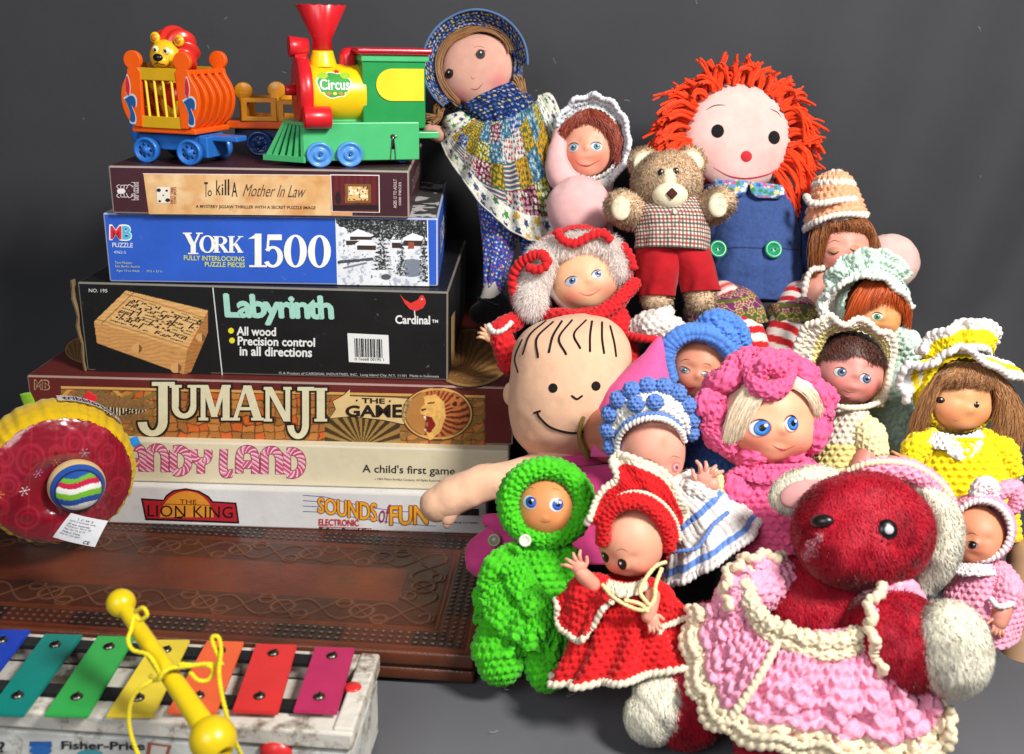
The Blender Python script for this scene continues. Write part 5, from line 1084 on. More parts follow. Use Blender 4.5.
def hand(t, fr, base, tip, r, col, spread=1.0, thumb=1, name='hand', depth=0.0, par=None):
    """little doll hand: palm, four fingers, thumb"""
    b = q(*base); e = q(*tip); d = e-b; L = np.linalg.norm(d); d /= L; s = nrm(np.cross(d, np.array([0, 1., 0])))
    mb = MB(); mb.grid(sweep(np.array([b, b+d*L*.35, b+d*L*.55]), [r*.62, r*.95, r*.85], 12, 18, flat=.6), True, col)
    for k, (o, l) in enumerate(((-.75, .82), (-.25, 1.0), (.27, .98), (.78, .80))):
        f0 = b+d*L*.5+s*o*r*.8; f1_ = f0+(d+s*o*.38*spread)*L*l*.34+np.array([0, -.1, 0])*L; f2_ = f0+(d*.92+s*o*.5*spread)*L*l*.56+np.array([0, .05, -.02])*L
        mb.grid(sweep(np.array([f0, f1_, f2_]), [r*.27, r*.25, r*.19], 12, 12), True, col)
    t0 = b+d*L*.25+s*thumb*r*.7; mb.grid(sweep(np.array([t0, t0+(d*.5+s*thumb*.9)*L*.18, t0+(d*.9+s*thumb*.95)*L*.3]), [r*.32, r*.28, r*.2], 12, 12), True, col)
    return mb.build(name, 'vinyl', t if par is None else par, fr)
def cap_grid(H, s, t0, t1=PI-.02, n=26, seg=60, sq=None, fn=None, off=(0, 0, 0)):
    """shell around the head: t measured from the face direction"""
    D = H.dirs(n, seg, t0, t1)
    P = D*H.r*s
    if fn is not None: P = P*fn(D)[..., None]
    return H.w(P+np.array(off, float))
def ring_grid(H, a0, a1, y0, y1, waves=0, amp=0.0, v0=0, v1=360, n=14, seg=120, ramp=0.0, cz=0.0, cx=0.0, ph=0.0, pw=1.0, asp=None):
    """ruffled brim: from radius factor a0 at depth y0 out to a1 at y1 (in head radii), waving outwards"""
    u = np.linspace(0, 1, n)[:, None]; closed = v1-v0 >= 359; v = np.radians(np.linspace(v0, v1, seg, endpoint=not closed))[None]
    a = a0+(a1-a0)*u**pw+ramp*u*np.cos(waves*v*1.0+ph+1.1); y = y0+(y1-y0)*u+amp*u*np.sin(waves*v+ph)+amp*.35*u*np.sin(waves*v*1.7+1)
    rx, ry, rz = H.r if asp is None else asp
    P = np.stack([a*np.cos(v)*rx+cx*rx, y*ry+0*v, a*np.sin(v)*rz+cz*rz], -1); return H.w(P), closed
def knit_ring(t, fr, H, name, col, edge=None, er=1.6, sw=5, sh=4.5, amp=1.3, both=True, inner=None, edgecol=None, rowcol=None, hole=0.0, **k):
    P, closed = ring_grid(H, **k); mb = MB(); knit(mb, P, sw, sh, amp, closed, col, rowcol=rowcol, hole=hole, out=1)
    if both: knit(mb, P[:, ::-1]+np.array([0, amp*1.3, 0]), face=1, sw=sw, sh=sh, amp=amp, closed=closed, col=(col if inner is None else inner), rowcol=rowcol, out=1)
    o = mb.build(name, 'yarn', t, fr)
    if edgecol is not None: m2 = MB(); rope(m2, P[-1][::2], er, er*1.9, edgecol, close=closed); m2.build('edging', 'yarn', o, fr)
    return o
def hairs(t, fr, H, guides, n, wid, col, name='hair', mat='hair', **k):
    """guides in head radii, head frame"""
    G = np.array([[H.w(np.array(p, float)*H.r) for p in g] for g in guides]); mb = MB(); strands(mb, G, n, wid, col=col, **k); return mb
def base(px, py, D, d=0): return W(px, py, D)
# fabric prints -----------------------------------------------------
def flowers(U, V, pitch, r, jitter=.5, o=0):
    a = U/pitch; b = V/pitch; i = np.floor(a).astype(int); j = np.floor(b).astype(int); best = np.full(U.shape, 9.); rn = np.zeros(U.shape)
    for di in (-1, 0, 1):
        for dj in (-1, 0, 1):
            ii, jj = i+di, j+dj; ox = .5+jitter*(_T[ii % 32, jj % 32, (5+o) % 32]-.5); oy = .5+jitter*(_T[ii % 32, jj % 32, (11+o) % 32]-.5)
            d = np.hypot(a-ii-ox, b-jj-oy)*pitch; an = np.arctan2(b-jj-oy, a-ii-ox); d = d/(1+.25*np.cos(5*an)); m = d < best; best = np.where(m, d, best); rn = np.where(m, _T[ii % 32, jj % 32, (17+o) % 32], rn)
    return best/r, rn
def print_calico(U, V, bg, cols, pitch=5.0, r=1.5):
    C = np.ones(U.shape+(3,))*bg; C = C*(1+.12*N2(U, V, .3))[..., None]
    d, rn = flowers(U, V, pitch, r); k = (rn*len(cols)*.999).astype(int)
    C = np.where((d < 1)[..., None], np.array(cols)[k], C); d2, r2 = flowers(U+2.6, V+2.1, pitch*.9, r*.5, .8, 3); C = np.where(((d2 < 1) & (d > 1))[..., None], np.array(cols)[(r2*len(cols)*.999).astype(int)]*.8+.1, C)
    return C
def patchwork(U, V, cell=17):
    a = math.radians(14); u = (U*math.cos(a)+V*math.sin(a))/cell; v = (-U*math.sin(a)+V*math.cos(a))/cell; i = np.floor(u).astype(int); j = np.floor(v).astype(int); rn = _T[i % 32, j % 32, 21]
    w = hx(222, 220, 205); P_ = [(hx(84, 100, 40), [hx(214, 190, 60), hx(220, 220, 190)]), (hx(214, 164, 32), [hx(120, 90, 20), hx(60, 90, 60)]), (hx(64, 120, 150), [hx(190, 210, 210), hx(40, 70, 90)]), (hx(96, 28, 54), [w, hx(210, 140, 160)]), (w, [hx(60, 90, 140), hx(180, 50, 60)]), (hx(38, 66, 140), [hx(120, 160, 200), hx(220, 220, 220)]), (hx(84, 100, 40), [hx(214, 164, 32), hx(214, 164, 32)])]
    C = np.zeros(U.shape+(3,)); k = (rn*8*.999).astype(int)
    for m, (bg, cs) in enumerate(P_): C = np.where((k == m)[..., None], print_calico(U, V, bg, cs, 4.6, 1.5), C)
    st = np.where(((u*6) % 1 < .4)[..., None], hx(50, 110, 130), np.where(((u*6) % 1 > .75)[..., None], hx(150, 40, 60), w)); C = np.where((k == 7)[..., None], st, C)
    ed = np.minimum(np.minimum(u-i, 1-u+i), np.minimum(v-j, 1-v+j))*cell; return mixc(C, (ed < .35)*.5, hx(50, 50, 40))
def plaid(U, V):
    w = hx(214, 206, 186); C = np.ones(U.shape+(3,))*w; a = (U/7.6) % 1; b = (V/7.6) % 1
    for k, (lo, hi, c) in enumerate(((.0, .26, hx(150, 40, 50)), (.5, .72, hx(50, 56, 60)))):
        C = mixc(C, ((a > lo) & (a < hi))*.8, c); C = mixc(C, ((b > lo) & (b < hi))*.8, c)
    return C
# ================================================================== back row
SKP = hx(214, 170, 156)
# --- patchwork rag doll -------------------------------------------------
fr = Fr(1.03); t = thing('rag_doll', 'tall rag doll in a navy bonnet and floral patchwork dress leaning behind the toy train', 'rag doll', fr.w(q(495, 300, 0)))
H = Head(478, 71, 2, (37, 22, 36), yaw=-4, pitch=4, roll=-28, flat=.2)
b1 = H.uv(497, 80); b2 = H.uv(461, 98); hd = mkhead(t, fr, H, hx(212, 160, 142), [(b1[0], b1[1], .24, hx(206, 96, 110), .6), (b2[0], b2[1], .24, hx(206, 96, 110), .65)], 'cloth')
for (ex, ey) in ((451.5, 73.5), (480, 56.5)):
    mb = MB(); u_ = H.uv(ex, ey); decal(mb, H, u_[0], u_[1], .125, .125, .3, hx(30, 24, 20)); decal(mb, H, u_[0], u_[1], .10, .10, .5, hx(60, 42, 30)); decal(mb, H, u_[0], u_[1], .07, .07, .7, hx(10, 8, 8)); decal(mb, H, u_[0]+.03, u_[1]+.04, .02, .02, .9, (.8, .8, .8))  # last decal is a painted white highlight
    stroke(mb, H, [(ex-5, ey+1), (ex-1, ey-4.2), (ex+5, ey-3.2)], .5, hx(70, 40, 28), .2); mb.build('eye', 'ink', hd, fr)
mb = MB(); stroke(mb, H, [(471.5, 86), (477, 86.3), (482.5, 80.5)], .45, hx(150, 60, 60), .1); mb.build('mouth', 'ink', hd, fr); mb = MB(); stroke(mb, H, [(472, 74.5), (473.5, 77), (475.5, 75.8)], .35, hx(150, 90, 80), .1); mb.build('nose', 'ink', hd, fr)
brows(hd, H, fr, [[(474, 50), (479, 48.5), (484, 50)]], .3, hx(130, 80, 60))
hr = MB()
def around(H, a0, a1, n, r0, r1, y=-.3): return [H.w(np.array([math.sin(a)*r0, y, math.cos(a)*r0])*H.r) for a in np.radians(np.linspace(a0, a1, n))]
G = []
for r0, y in ((.99, -.42), (1.10, -.36), (1.2, -.1)): G.append([H.w(np.array([math.sin(a)*r0, y, math.cos(a)*r0])*H.r) for a in np.radians([-122, -60, 10, 92])])
for sg in (0,):
    strands(hr, [[g[0], g[0]*.3+g[1]*.7+H.R@np.array([-14, 0, 10.]), g[1]*.6+g[2]*.4+H.R@np.array([-6, 0, 18.]), g[2]] for g in G], 240, .75, 1.2, 12, hx(142, 98, 54), .25, 5, .7)
    strands(hr, [[g[2], g[2]*.7+g[3]*.3+H.R@np.array([10, 0, 12.]), g[3]+H.R@np.array([6, 0, 18.]), g[3]] for g in G], 240, .75, 1.2, 12, hx(142, 98, 54), .25, 5, .7)
for pts in ([(519, 80), (523, 88), (521, 96), (524, 102)], [(441, 104), (434, 110), (444, 116), (430, 119), (446, 121), (436, 113)]):
    for k in range(16): strands(hr, [[q(*p, -14)+RNG.normal(size=3)*2.5 for p in pts[:4]]]*2, 6, .75, 1.6, 12, hx(142, 98, 54), .25, 5, .8)
hr.build('yarn_hair', 'hair', t, fr)
BC = [hx(120, 160, 210), hx(206, 190, 90), hx(200, 200, 200), hx(90, 130, 200)]
def calico_mb(P, closed=True, bg=hx(22, 40, 100), pitch=4.4, r=1.05, cols=BC, fac=2.2):
    nu = int(np.linalg.norm(np.diff(P, axis=0), axis=-1).sum(0).max()*fac)+2; PP = np.concatenate([P, P[:, :1]], 1) if closed else P; nv = int(np.linalg.norm(np.diff(PP, axis=1), axis=-1).sum(1).max()*fac)+2
    nu, nv = min(nu, 420), min(nv, 620); G = resamp(P, nu, nv, closed); S, T_ = arc(G); return G, S, T_
P = cap_grid(H, 1.34, .95, PI-.05, 30, 80, off=H.R@np.array([0, 6, 4.])); P = P+gnorm(P, True)*(3.5*np.sin(np.arange(80)/80*2*PI*9)[None, :, None]*np.linspace(.1, 1, 30)[:, None, None])
G, S, T_ = calico_mb(P); mb = MB(); mb.grid(G, True, print_calico(S, T_, hx(24, 40, 92), BC, 4.4, 1.1)); bn = mb.build('bonnet_crown', 'cloth', t, fr)
P, cl = ring_grid(H, 1.13, 1.40, -.35, -1.15, waves=5, amp=.05, v0=-30, v1=205, n=14, seg=100); P = P+(H.R@np.array([0, 0, 3.]))
G, S, T_ = calico_mb(P, False); C = print_calico(S, T_, hx(24, 40, 92), BC, 4.4, 1.1); mb = MB(); mb.grid(G, False, C); mb.grid((G+H.R@np.array([0, 1.2, .0]))[::-1], False, C[::-1]); bm_ = mb.build('bonnet_brim', 'cloth', t, fr)
mb = MB(); mb.grid(sweep(P[-1], 1.1, 160, 8), True, hx(84, 116, 160)); mb.build('brim_piping', 'cloth', bm_, fr)
# bodice, skirt, sleeves
P = loft([(462, 107, -10), (470, 120, -12), (484, 134, -10)], [(515, 82, -8), (532, 100, -10), (540, 124, -8)], [14, 20, 22], fold=1.6, fk=11, fo=.6)
G, S, T_ = calico_mb(P); mb = MB(); mb.grid(G, True, print_calico(S, T_, hx(22, 42, 100), BC+[hx(40, 90, 150)], 5.2, 1.2)*.75); mb.build('bodice', 'cloth', t, fr)
P = loft([(478, 120, -14), (462, 136, -20), (443, 152, -26), (441, 146, -30)][:3]+[(446, 158, -28)], [(534, 96, -12), (545, 130, -14), (556, 190, -16), (560, 238, -18)], [20, 22, 22, 20], n=60, seg=200, fold=3.0, fk=8, fo=.15)
# true skirt sheet: rows from waist to hem traced along the hem curve
hem = crom(np.array([q(*p) for p in ((441, 143, -24), (452, 163, -32), (468, 186, -38), (486, 208, -40), (508, 228, -40), (532, 240, -36), (558, 241, -28), (566, 205, -14), (566, 150, -4))]), 130)
wst = crom(np.array([q(*p) for p in ((474, 118, -26), (480, 121, -32), (488, 122, -36), (498, 121, -38), (508, 118, -38), (518, 113, -36), (528, 107, -32), (536, 101, -24), (540, 96, -14))]), 130)
u = np.linspace(0, 1, 60)[:, None, None]; v = np.linspace(0, 1, 130)[None, :, None]
P = wst*(1-u)+hem*u; P = P+np.array([0, -1, 0])*(9*np.sin(u*PI)*1.0+ (2+5*u)*np.sin(v*2*PI*8+2*np.sin(v*9))*np.clip(u*2, 0, 1)*.55); P = P+fbm(P, .05)[..., None]*np.array([1.2, 2.5, 1.2])*u
nu, nv = 230, 330; G = resamp(P, nu, nv, False); S, T_ = arc(G); S = np.linspace(0, 1, nu)[:, None]*np.linalg.norm(hem-wst, axis=1).mean()+0*S; E = np.linalg.norm(np.diff(G[-60], axis=0), axis=-1); T_ = np.concatenate([[0], np.cumsum(E)])[None]+0*S
C = patchwork(S, T_, 21)*.72; uu = np.linspace(0, 1, nu)[:, None]+0*S; vv = np.linspace(0, 1, nv)[None]+0*S
band = (uu > .80) | (vv > .90) | (vv < .03); Bc = print_calico(S, T_, hx(222, 220, 208), [hx(40, 50, 90), hx(60, 130, 50), hx(50, 60, 100), hx(210, 160, 40), hx(60, 110, 50)], 12, 3.0); Bc = np.where((flowers(S, T_, 3.2, .45, .9, 5)[0] < 1)[..., None], hx(120, 130, 120), Bc); C = np.where(band[..., None], Bc, C)
mb = MB(); mb.grid(G, False, C); mb.grid((G+np.array([0, 1.5, 0]))[::-1], False, (C*.9)[::-1]); sk = mb.build('patchwork_skirt', 'cloth', t, fr)
mb = MB(); rope(mb, G[-1][::3], .8, 2.2, hx(206, 204, 190)); mb.build('hem_edging', 'cloth', sk, fr)
for nm, L, R in (('sleeve', [(442, 128, -14), (446, 118, -18), (462, 112, -20)], [(452, 150, -14), (466, 146, -18), (482, 130, -20)]), ('sleeve', [(538, 96, -2), (552, 96, -6), (566, 128, -4)], [(535, 130, -4), (548, 150, -6), (563, 156, -2)])):
    P = loft(L, R, [8, 13, 8], fold=1.6, fk=9, fo=.5); G, S, T_ = calico_mb(P); mb = MB(); mb.grid(G, True, print_calico(S, T_, hx(220, 216, 200), [hx(50, 60, 110), hx(60, 130, 60), hx(50, 60, 110)], 9, 2.2), caps=True); mb.build(nm, 'cloth', t, fr)
limb(t, fr, 'hand', [(450, 138, -10), (438, 134, -12), (430, 131, -12)], [8, 8, 7], hx(212, 160, 142), 'cloth')
for nm, L, R, d in (('leg', [(476, 190, -12), (482, 235, -12), (484, 288, -14)], [(524, 205, -10), (514, 250, -12), (503, 293, -14)], 0), ('leg', [(516, 220, 8), (520, 240, 8), (522, 262, 6)], [(556, 225, 8), (548, 245, 8), (540, 264, 6)], 0)):
    P = loft(L, R, [15, 13, 9], n=50, fold=1.4, fk=6, fo=.4); G, S, T_ = calico_mb(P); mb = MB(); mb.grid(G, True, print_calico(S, T_, hx(36, 70, 156), [hx(220, 190, 60), hx(220, 190, 60), hx(190, 60, 60), hx(200, 210, 220)], 4.6, 1.0), caps=True); mb.build(nm, 'cloth', t, fr)
limb(t, fr, 'sock', [(493, 286, -14), (491, 300, -16), (488, 308, -18)], [9, 11, 12], hx(206, 196, 180), 'cloth')
P = sweep([q(496, 304, -16), q(488, 310, -22), q(480, 314, -30)], [14, 13, 11], 24, 24, .8)
mb = MB(); mb.grid(P, True, hx(18, 16, 18)); sh = mb.build('shoe', 'cloth', t, fr)
mb = MB(); mb.grid(sweep([q(479, 299, -24), q(486, 302, -32), q(495, 306, -30), q(503, 306, -20)], 2, 24, 8, 1), True, hx(14, 12, 14)); mb.build('shoe_strap', 'cloth', sh, fr)
# --- auburn doll with white bonnet -----------------------------------------
fr = Fr(1.0); t = thing('bonnet_doll', 'auburn haired vinyl doll with a white crochet bonnet and pink cloth arms', 'doll', fr.w(q(590, 250, 0)))
FB = [(0, -.12, .13, .12, 2.2), (0, -.34, .3, .07, .8), (-.42, -.36, .28, .26, 2.0), (.42, -.36, .28, .26, 2.0), (-.35, .1, .2, .13, -1.3), (.35, .1, .2, .13, -1.3), (0, -.75, .25, .18, 1.5), (0, -.5, .18, .08, -.7)]
H = Head(589, 148, 0, (27, 25, 33), yaw=-9, pitch=2, roll=-1, bumps=FB)
hd = mkhead(t, fr, H, hx(226, 160, 134), [(-.45, -.36, .25, hx(214, 96, 72), .5), (.42, -.36, .25, hx(214, 96, 72), .5)])
for ex, ey in ((573.5, 147.5), (596.3, 146.5)): eye(hd, H, fr, ex, ey, 5.2, 4.2, hx(70, 130, 150), look=(.1, 0), white=hx(190, 200, 205), lashc=hx(60, 30, 20))
mouth(hd, H, fr, [(575, 161), (581, 165), (590, 165.5), (600, 160.5)], .8, hx(180, 70, 56))
gd = [[(-.9, -.45, .55), (-1.0, -.7, .2), (-1.1, -.5, -.2), (-1.05, -.2, -.5)], [(-.5, -.6, .85), (-.9, -.85, .6), (-1.02, -.7, .2), (-1.0, -.5, -.1)], [(0, -.5, 1.02), (-.4, -.95, .85), (-.75, -.8, .6), (-.95, -.6, .3)], [(.1, -.5, 1.04), (.5, -.95, .85), (.8, -.85, .5), (.92, -.62, .1)], [(.5, -.4, .95), (.95, -.8, .6), (1.1, -.7, .1), (.95, -.6, -.35)], [(.7, -.1, .95), (1.25, -.5, .6), (1.3, -.5, 0), (1.12, -.4, -.7)]]
mb = hairs(t, fr, H, gd, 1200, .5, hx(150, 62, 40), jit=1.6, wave=1.2); mb.grid(cap_grid(H, 1.05, 1.05), True, hx(96, 40, 26)); mb.build('hair', 'hair', t, fr)
P = cap_grid(H, 1.2, 1.0, PI-.05, 20, 60, off=(4, 3, 3)); mb = MB(); knit(mb, P, 6, 5, 2, True, hx(206, 206, 204)); bn = mb.build('bonnet', 'yarn', t, fr)
knit_ring(t, fr, H, 'bonnet_ruffle', hx(210, 212, 216), sw=6, sh=5, amp=2.0, a0=1.02, a1=1.34, y0=-.35, y1=-.75, waves=13, amp_=0, v0=-62, v1=150, cx=.14, cz=.10, seg=150, edgecol=hx(222, 224, 228), er=2.6) if False else None
P, cl = ring_grid(H, 1.08, 1.36, -.25, -.72, waves=12, amp=.10, v0=-58, v1=158, cx=.14, cz=.09, seg=160, ramp=.03); mb = MB(); knit(mb, P, 6, 5, 2.0, False, hx(210, 212, 216)); knit(mb, P[:, ::-1]+np.array([0, 2.5, 0]), face=1, sw=6, sh=5, amp=2.0, closed=False, col=hx(200, 202, 208)); rf = mb.build('bonnet_ruffle', 'yarn', bn, fr)
mb = MB(); rope(mb, P[-1][::2], 2.5, 4.6, hx(222, 224, 228)); mb.build('ruffle_edging', 'yarn', t, fr)
PK = hx(228, 178, 176)
blob(t, fr, 'hand', 579, 208, -24, (32, 24, 31), PK, 'cloth', rough=1.5)
limb(t, fr, 'arm', [(560, 132, -6), (557, 158, -12), (562, 178, -14), (578, 188, -10)], [6, 11, 14, 12], PK, 'cloth', rough=1.5)
P = loft([(560, 185, 4), (556, 215, 6), (562, 262, 4)], [(612, 184, 4), (612, 215, 4), (616, 262, 2)], 20, rough=1.5); mb = MB(); mb.grid(P, True, PK, caps=True); mb.build('torso', 'cloth', t, fr)
klimb(t, fr, 'collar', [(584, 186, -6), (597, 187, -8), (608, 182, -6)], [5, 6, 5], hx(214, 210, 200), 4, 3.5, 1.0)
# --- orange yarn hair rag doll (generic cloth boy) -------------------------
fr = Fr(1.03); t = thing('rag_doll', 'large cloth rag doll with bright orange yarn hair and blue denim overalls', 'rag doll', fr.w(q(750, 320, 0)))
H = Head(737, 138, -2, (53.5, 26, 54), yaw=3, roll=3, flat=.25)
hd = mkhead(t, fr, H, hx(224, 188, 180), [(-.5, -.42, .3, hx(226, 120, 120), .28), (.5, -.42, .3, hx(226, 120, 120), .28)], 'cloth')
for ex, ey in ((722, 131.5), (769, 137)):
    mb = MB(); u_ = H.uv(ex, ey); decal(mb, H, u_[0], u_[1], .115, .122, .5, (.008, .008, .009), dome=.8); mb.build('eye', 'cloth', hd, fr)
mb = MB(); u_ = H.uv(745.5, 152); decal(mb, H, u_[0], u_[1], .105, .10, .4, hx(196, 44, 54), dome=1.4); mb.build('nose', 'cloth', hd, fr)
mb = MB(); stroke(mb, H, [(716, 165), (731, 172.5), (748, 174.5), (766, 172), (775, 168)], .8, hx(176, 40, 48), .1); mb.build('mouth', 'yarn', hd, fr)
brows(hd, H, fr, [[(709, 112), (718, 108.5), (728, 109)], [(766, 112), (773, 114.5), (778, 119)]], .6, (.01, .01, .01))
mb = MB()
for k in range(250):      # yarn loops sewn on in clumps that flop outwards and down
    a = math.radians(RNG.uniform(-132, 132)); y = RNG.uniform(-.45, .6); dn = np.array([math.sin(a), 0, math.cos(a)]); side = abs(math.sin(a)); L_ = RNG.uniform(.22, .40)+(.16 if side > .6 else .07)+(.06 if a < -.9 else 0)
    dp = np.array([RNG.normal()*.12, RNG.uniform(-.2, .1), -.12-.30*side**2+RNG.normal()*.12]); tw = np.array([dn[2], 0, -dn[0]])*RNG.normal()*.16
    g = [dn*.93+[0, y-.05, 0], dn*(1.0+L_*.35)+[0, y-.25, .05]+tw*.3, dn*(1.0+L_*.8)+[0, y-.3, .02]+tw+dp*.35, dn*(1.0+L_)+[0, y-.2, 0]+tw*1.3+dp]
    g = [H.w(np.array(p)*H.r) for p in g]; strands(mb, [g, g], 4, 1.35, 1.5, 12, hx(236, 62, 14), .16, 6, .9, wave=.8, wf=1.2, tipj=2.2, lenj=.25)
mb.grid(cap_grid(H, 1.02, 1.35), True, hx(190, 50, 14)); mb.build('yarn_hair', 'yarn', t, fr)
P = loft([(704, 186, -4), (706, 225, -8), (705, 262, -10), (700, 300, -10)], [(788, 192, -2), (797, 225, -4), (798, 262, -8), (796, 302, -8)], [22, 30, 34, 30], n=80, seg=160, fold=.8, fk=9, rough=2.6)
P = P+gnorm(P, True)*(np.abs(vn(P*np.array([1, 1, .35])+9, .05))**.5)[..., None]*-3.2; S, T_ = arc(P); C = np.ones(P.shape)*hx(56, 78, 130); C = mixc(C, (np.abs(T_-7) < .5), hx(26, 36, 70)); C = mixc(C, np.abs(S-66) < .6, hx(28, 40, 76))
mb = MB(); mb.grid(P, True, C, caps=True); mb.build('overalls', 'denim', t, fr)
FC = [hx(200, 80, 140), hx(230, 230, 220), hx(60, 130, 80), hx(240, 200, 90), hx(60, 90, 170)]
for L, R in (([(714, 180, -30), (716, 190, -34), (718, 195, -33)], [(748, 181, -32), (746, 192, -36), (738, 197, -35)]), ([(750, 182, -32), (751, 192, -36), (757, 198, -35)], [(783, 186, -26), (785, 194, -30), (778, 199, -28)])):
    P = loft(L, R, 4, n=30); G, S, T_ = calico_mb(P); mb = MB(); mb.grid(G, True, print_calico(S, T_, hx(96, 150, 190), FC, 6.5, 2.3), caps=True); mb.build('floral_collar', 'cloth', t, fr)
for bx, by in ((718, 249), (773.5, 249.5)):
    c = q(bx, by, -47 if bx < 740 else -46); mb = MB(); mb.grid(lathe([(0, .01), (.0, 4.6), (1.2, 5.4), (1.8, 7.2), (1.2, 8.4), (0, 8.8), (-1.5, 8.2), (-1.5, .01)], c, c+np.array([.1, -1, .1]), 36), True, hx(34, 140, 96)); bt = mb.build('button', 'gloss', t, fr)
    mb = MB()
    for s_ in (-1.5, 1.5): mb.grid(ell(c+np.array([s_, -.6, s_*.3]), (.8, .6, .8), 8, 10), True, hx(10, 40, 30))
    mb.build('thread_hole', 'ink', bt, fr)
for L, R in (([(783, 256, -30), (781, 275, -30), (783, 292, -28)], [(797, 258, -12), (800, 275, -12), (799, 290, -12)]),):
    P = loft(L, R, 6); G, S, T_ = calico_mb(P); mb = MB(); mb.grid(G, True, print_calico(S, T_, hx(40, 84, 130), FC, 11, 4.2), caps=True); mb.build('floral_pocket', 'cloth', t, fr)
def paisley(S, T_):
    C = np.ones(S.shape+(3,))*hx(112, 40, 98); n = N2(S, T_, .04); C = mixc(C, (np.sin(S*.33+2*n) > .55), hx(94, 96, 42)); C = mixc(C, S > S.max()*.72, hx(84, 92, 44))
    d, r = flowers(S, T_, 11, 3.4, .6); C = mixc(C, np.exp(-((d-1)/.16)**2), hx(196, 176, 110)); C = mixc(C, np.exp(-((d-.5)/.12)**2)*.8, hx(190, 60, 110)); C = mixc(C, d < .22, hx(210, 190, 90)); w = np.abs(np.sin(T_*.42)*3-((S % 22)-11)); C = mixc(C, (w < .55)*.8, hx(170, 170, 90)); return C
LG = [((690, 292, -22), (683, 312, -30), (686, 336, -36), (735, 282, -26), (756, 296, -44), (767, 322, -52), 'l'), ((765, 320, -36), (768, 305, -44), (772, 322, -50), (800, 286, -26), (818, 300, -36), (826, 324, -42), 'r')]
for a, b, c, d, e, f, s_ in LG:
    P = loft([a, b, c], [d, e, f], [18, 26, 24], n=50, seg=100, fold=1.6, fk=5, rough=1.2); G, S, T_ = calico_mb(P); mb = MB(); mb.grid(G, True, paisley(S, T_)); mb.build('paisley_cuff', 'cloth', t, fr)
for pts in ([(722, 300, -38), (738, 322, -48), (748, 345, -54), (752, 372, -56)], [(800, 300, -34), (790, 322, -46), (783, 345, -52), (776, 375, -54)]):
    P = sweep([q(*p) for p in pts], [19, 19, 19, 18], 90, 40); S, T_ = arc(P); C = np.where((((S+T_*.10) % 12.5) < 6)[..., None], hx(196, 34, 40), hx(226, 216, 206)); mb = MB(); mb.grid(P, True, C); mb.build('striped_leg', 'cloth', t, fr)
for pts in ([(704, 200, 6), (688, 230, 2), (690, 262, -2)], [(790, 200, 8), (802, 230, 4), (800, 262, 0)]): limb(t, fr, 'sleeve', pts, [12, 14, 13], hx(40, 58, 104), 'denim', rough=1.5)
# --- small bear in plaid shirt -----------------------------------------------
fr = Fr(.95); t = thing('teddy_bear', 'small tan teddy bear wearing a plaid shirt and red shorts beside the denim rag doll', 'teddy bear', fr.w(q(675, 305, 0)))
TAN = hx(232, 204, 170); CRM = hx(232, 222, 190)
P = ell(q(667, 183, -10), (33, 29, 30), 40, 50); mb = MB(); mb.grid(P, True, TAN); fur(mb, P, 16000, 5, .45, (0, -.1, -.5), TAN, .12); hd = mb.build('head', 'fur', t, fr)
for px, py, ro in ((644, 163, -18), (691, 162, 20)):
    P = ell(q(px, py, 0), (14, 7, 14.5), 20, 30); mb = MB(); mb.grid(P, True, TAN); fur(mb, P, 2400, 5, .42, (0, 0, 0), TAN, mask=lambda p, n: n[:, 1] > -.8); er = mb.build('ear', 'fur', t, fr)
    mb = MB(); mb.grid(ell(q(px+.5, py+1, -10), (11, 3.4, 11.4), 16, 24, rot(0, 0, ro)), True, CRM); mb.build('inner_ear', 'cloth', er, fr)
c = q(670, 194, -36); P = ell(c, (17.5, 13, 15), 30, 40, fn=lambda D: 1-.25*np.clip(D[..., 2], 0, 1)*(1-0*D[..., 0])); P2 = ell(q(669, 181, -34), (8.5, 9, 14), 20, 26)
mb = MB(); C = np.ones(P.shape)*CRM
for k in range(10): dd = np.linalg.norm(P-(c+np.array([(-11, -8, -12, -7, -10, 10, 8, 12, 7, 11)[k], -9, (-2, 0, -5, -6, -8, -2, 0, -5, -6, -8)[k]])), axis=-1); C = mixc(C, dd < 2.6, hx(110, 80, 50)) if False else C
mb.grid(P, True, C); mb.grid(P2, True, CRM); mz = mb.build('muzzle', 'cloth', t, fr)
mb = MB(); V, Q, T = boxm(q(672, 193.5, -49.5), (8.5, 3, 8.5), rot(0, 0, 45), 1.6, 3); mb.add(V, Q, T, hx(70, 34, 26)); mb.build('nose', 'cloth', mz, fr)
for k, (a, b) in enumerate(((657, 196), (661, 198), (658, 201), (664, 202), (683, 196), (680, 199), (685, 200), (679, 203))): 
    mb = MB(); mb.grid(ell(q(a, b, -44+abs(a-670)*.35-2), (.7, .8, .7), 8, 8), True, hx(90, 60, 40)); mb.build('whisker_dot', 'ink', mz, fr)
for px, py in ((661, 172.5), (676, 171)):
    mb = MB(); mb.grid(ell(q(px, py, -39), (3.3, 2.4, 3.5), 14, 18), True, hx(16, 10, 8)); mb.grid(ell(q(px+1, py-1.2, -41.4), (.8, .4, .8), 8, 8), True, (.8, .8, .8)); mb.build('eye', 'gloss', hd, fr)  # small white bead is a modelled highlight
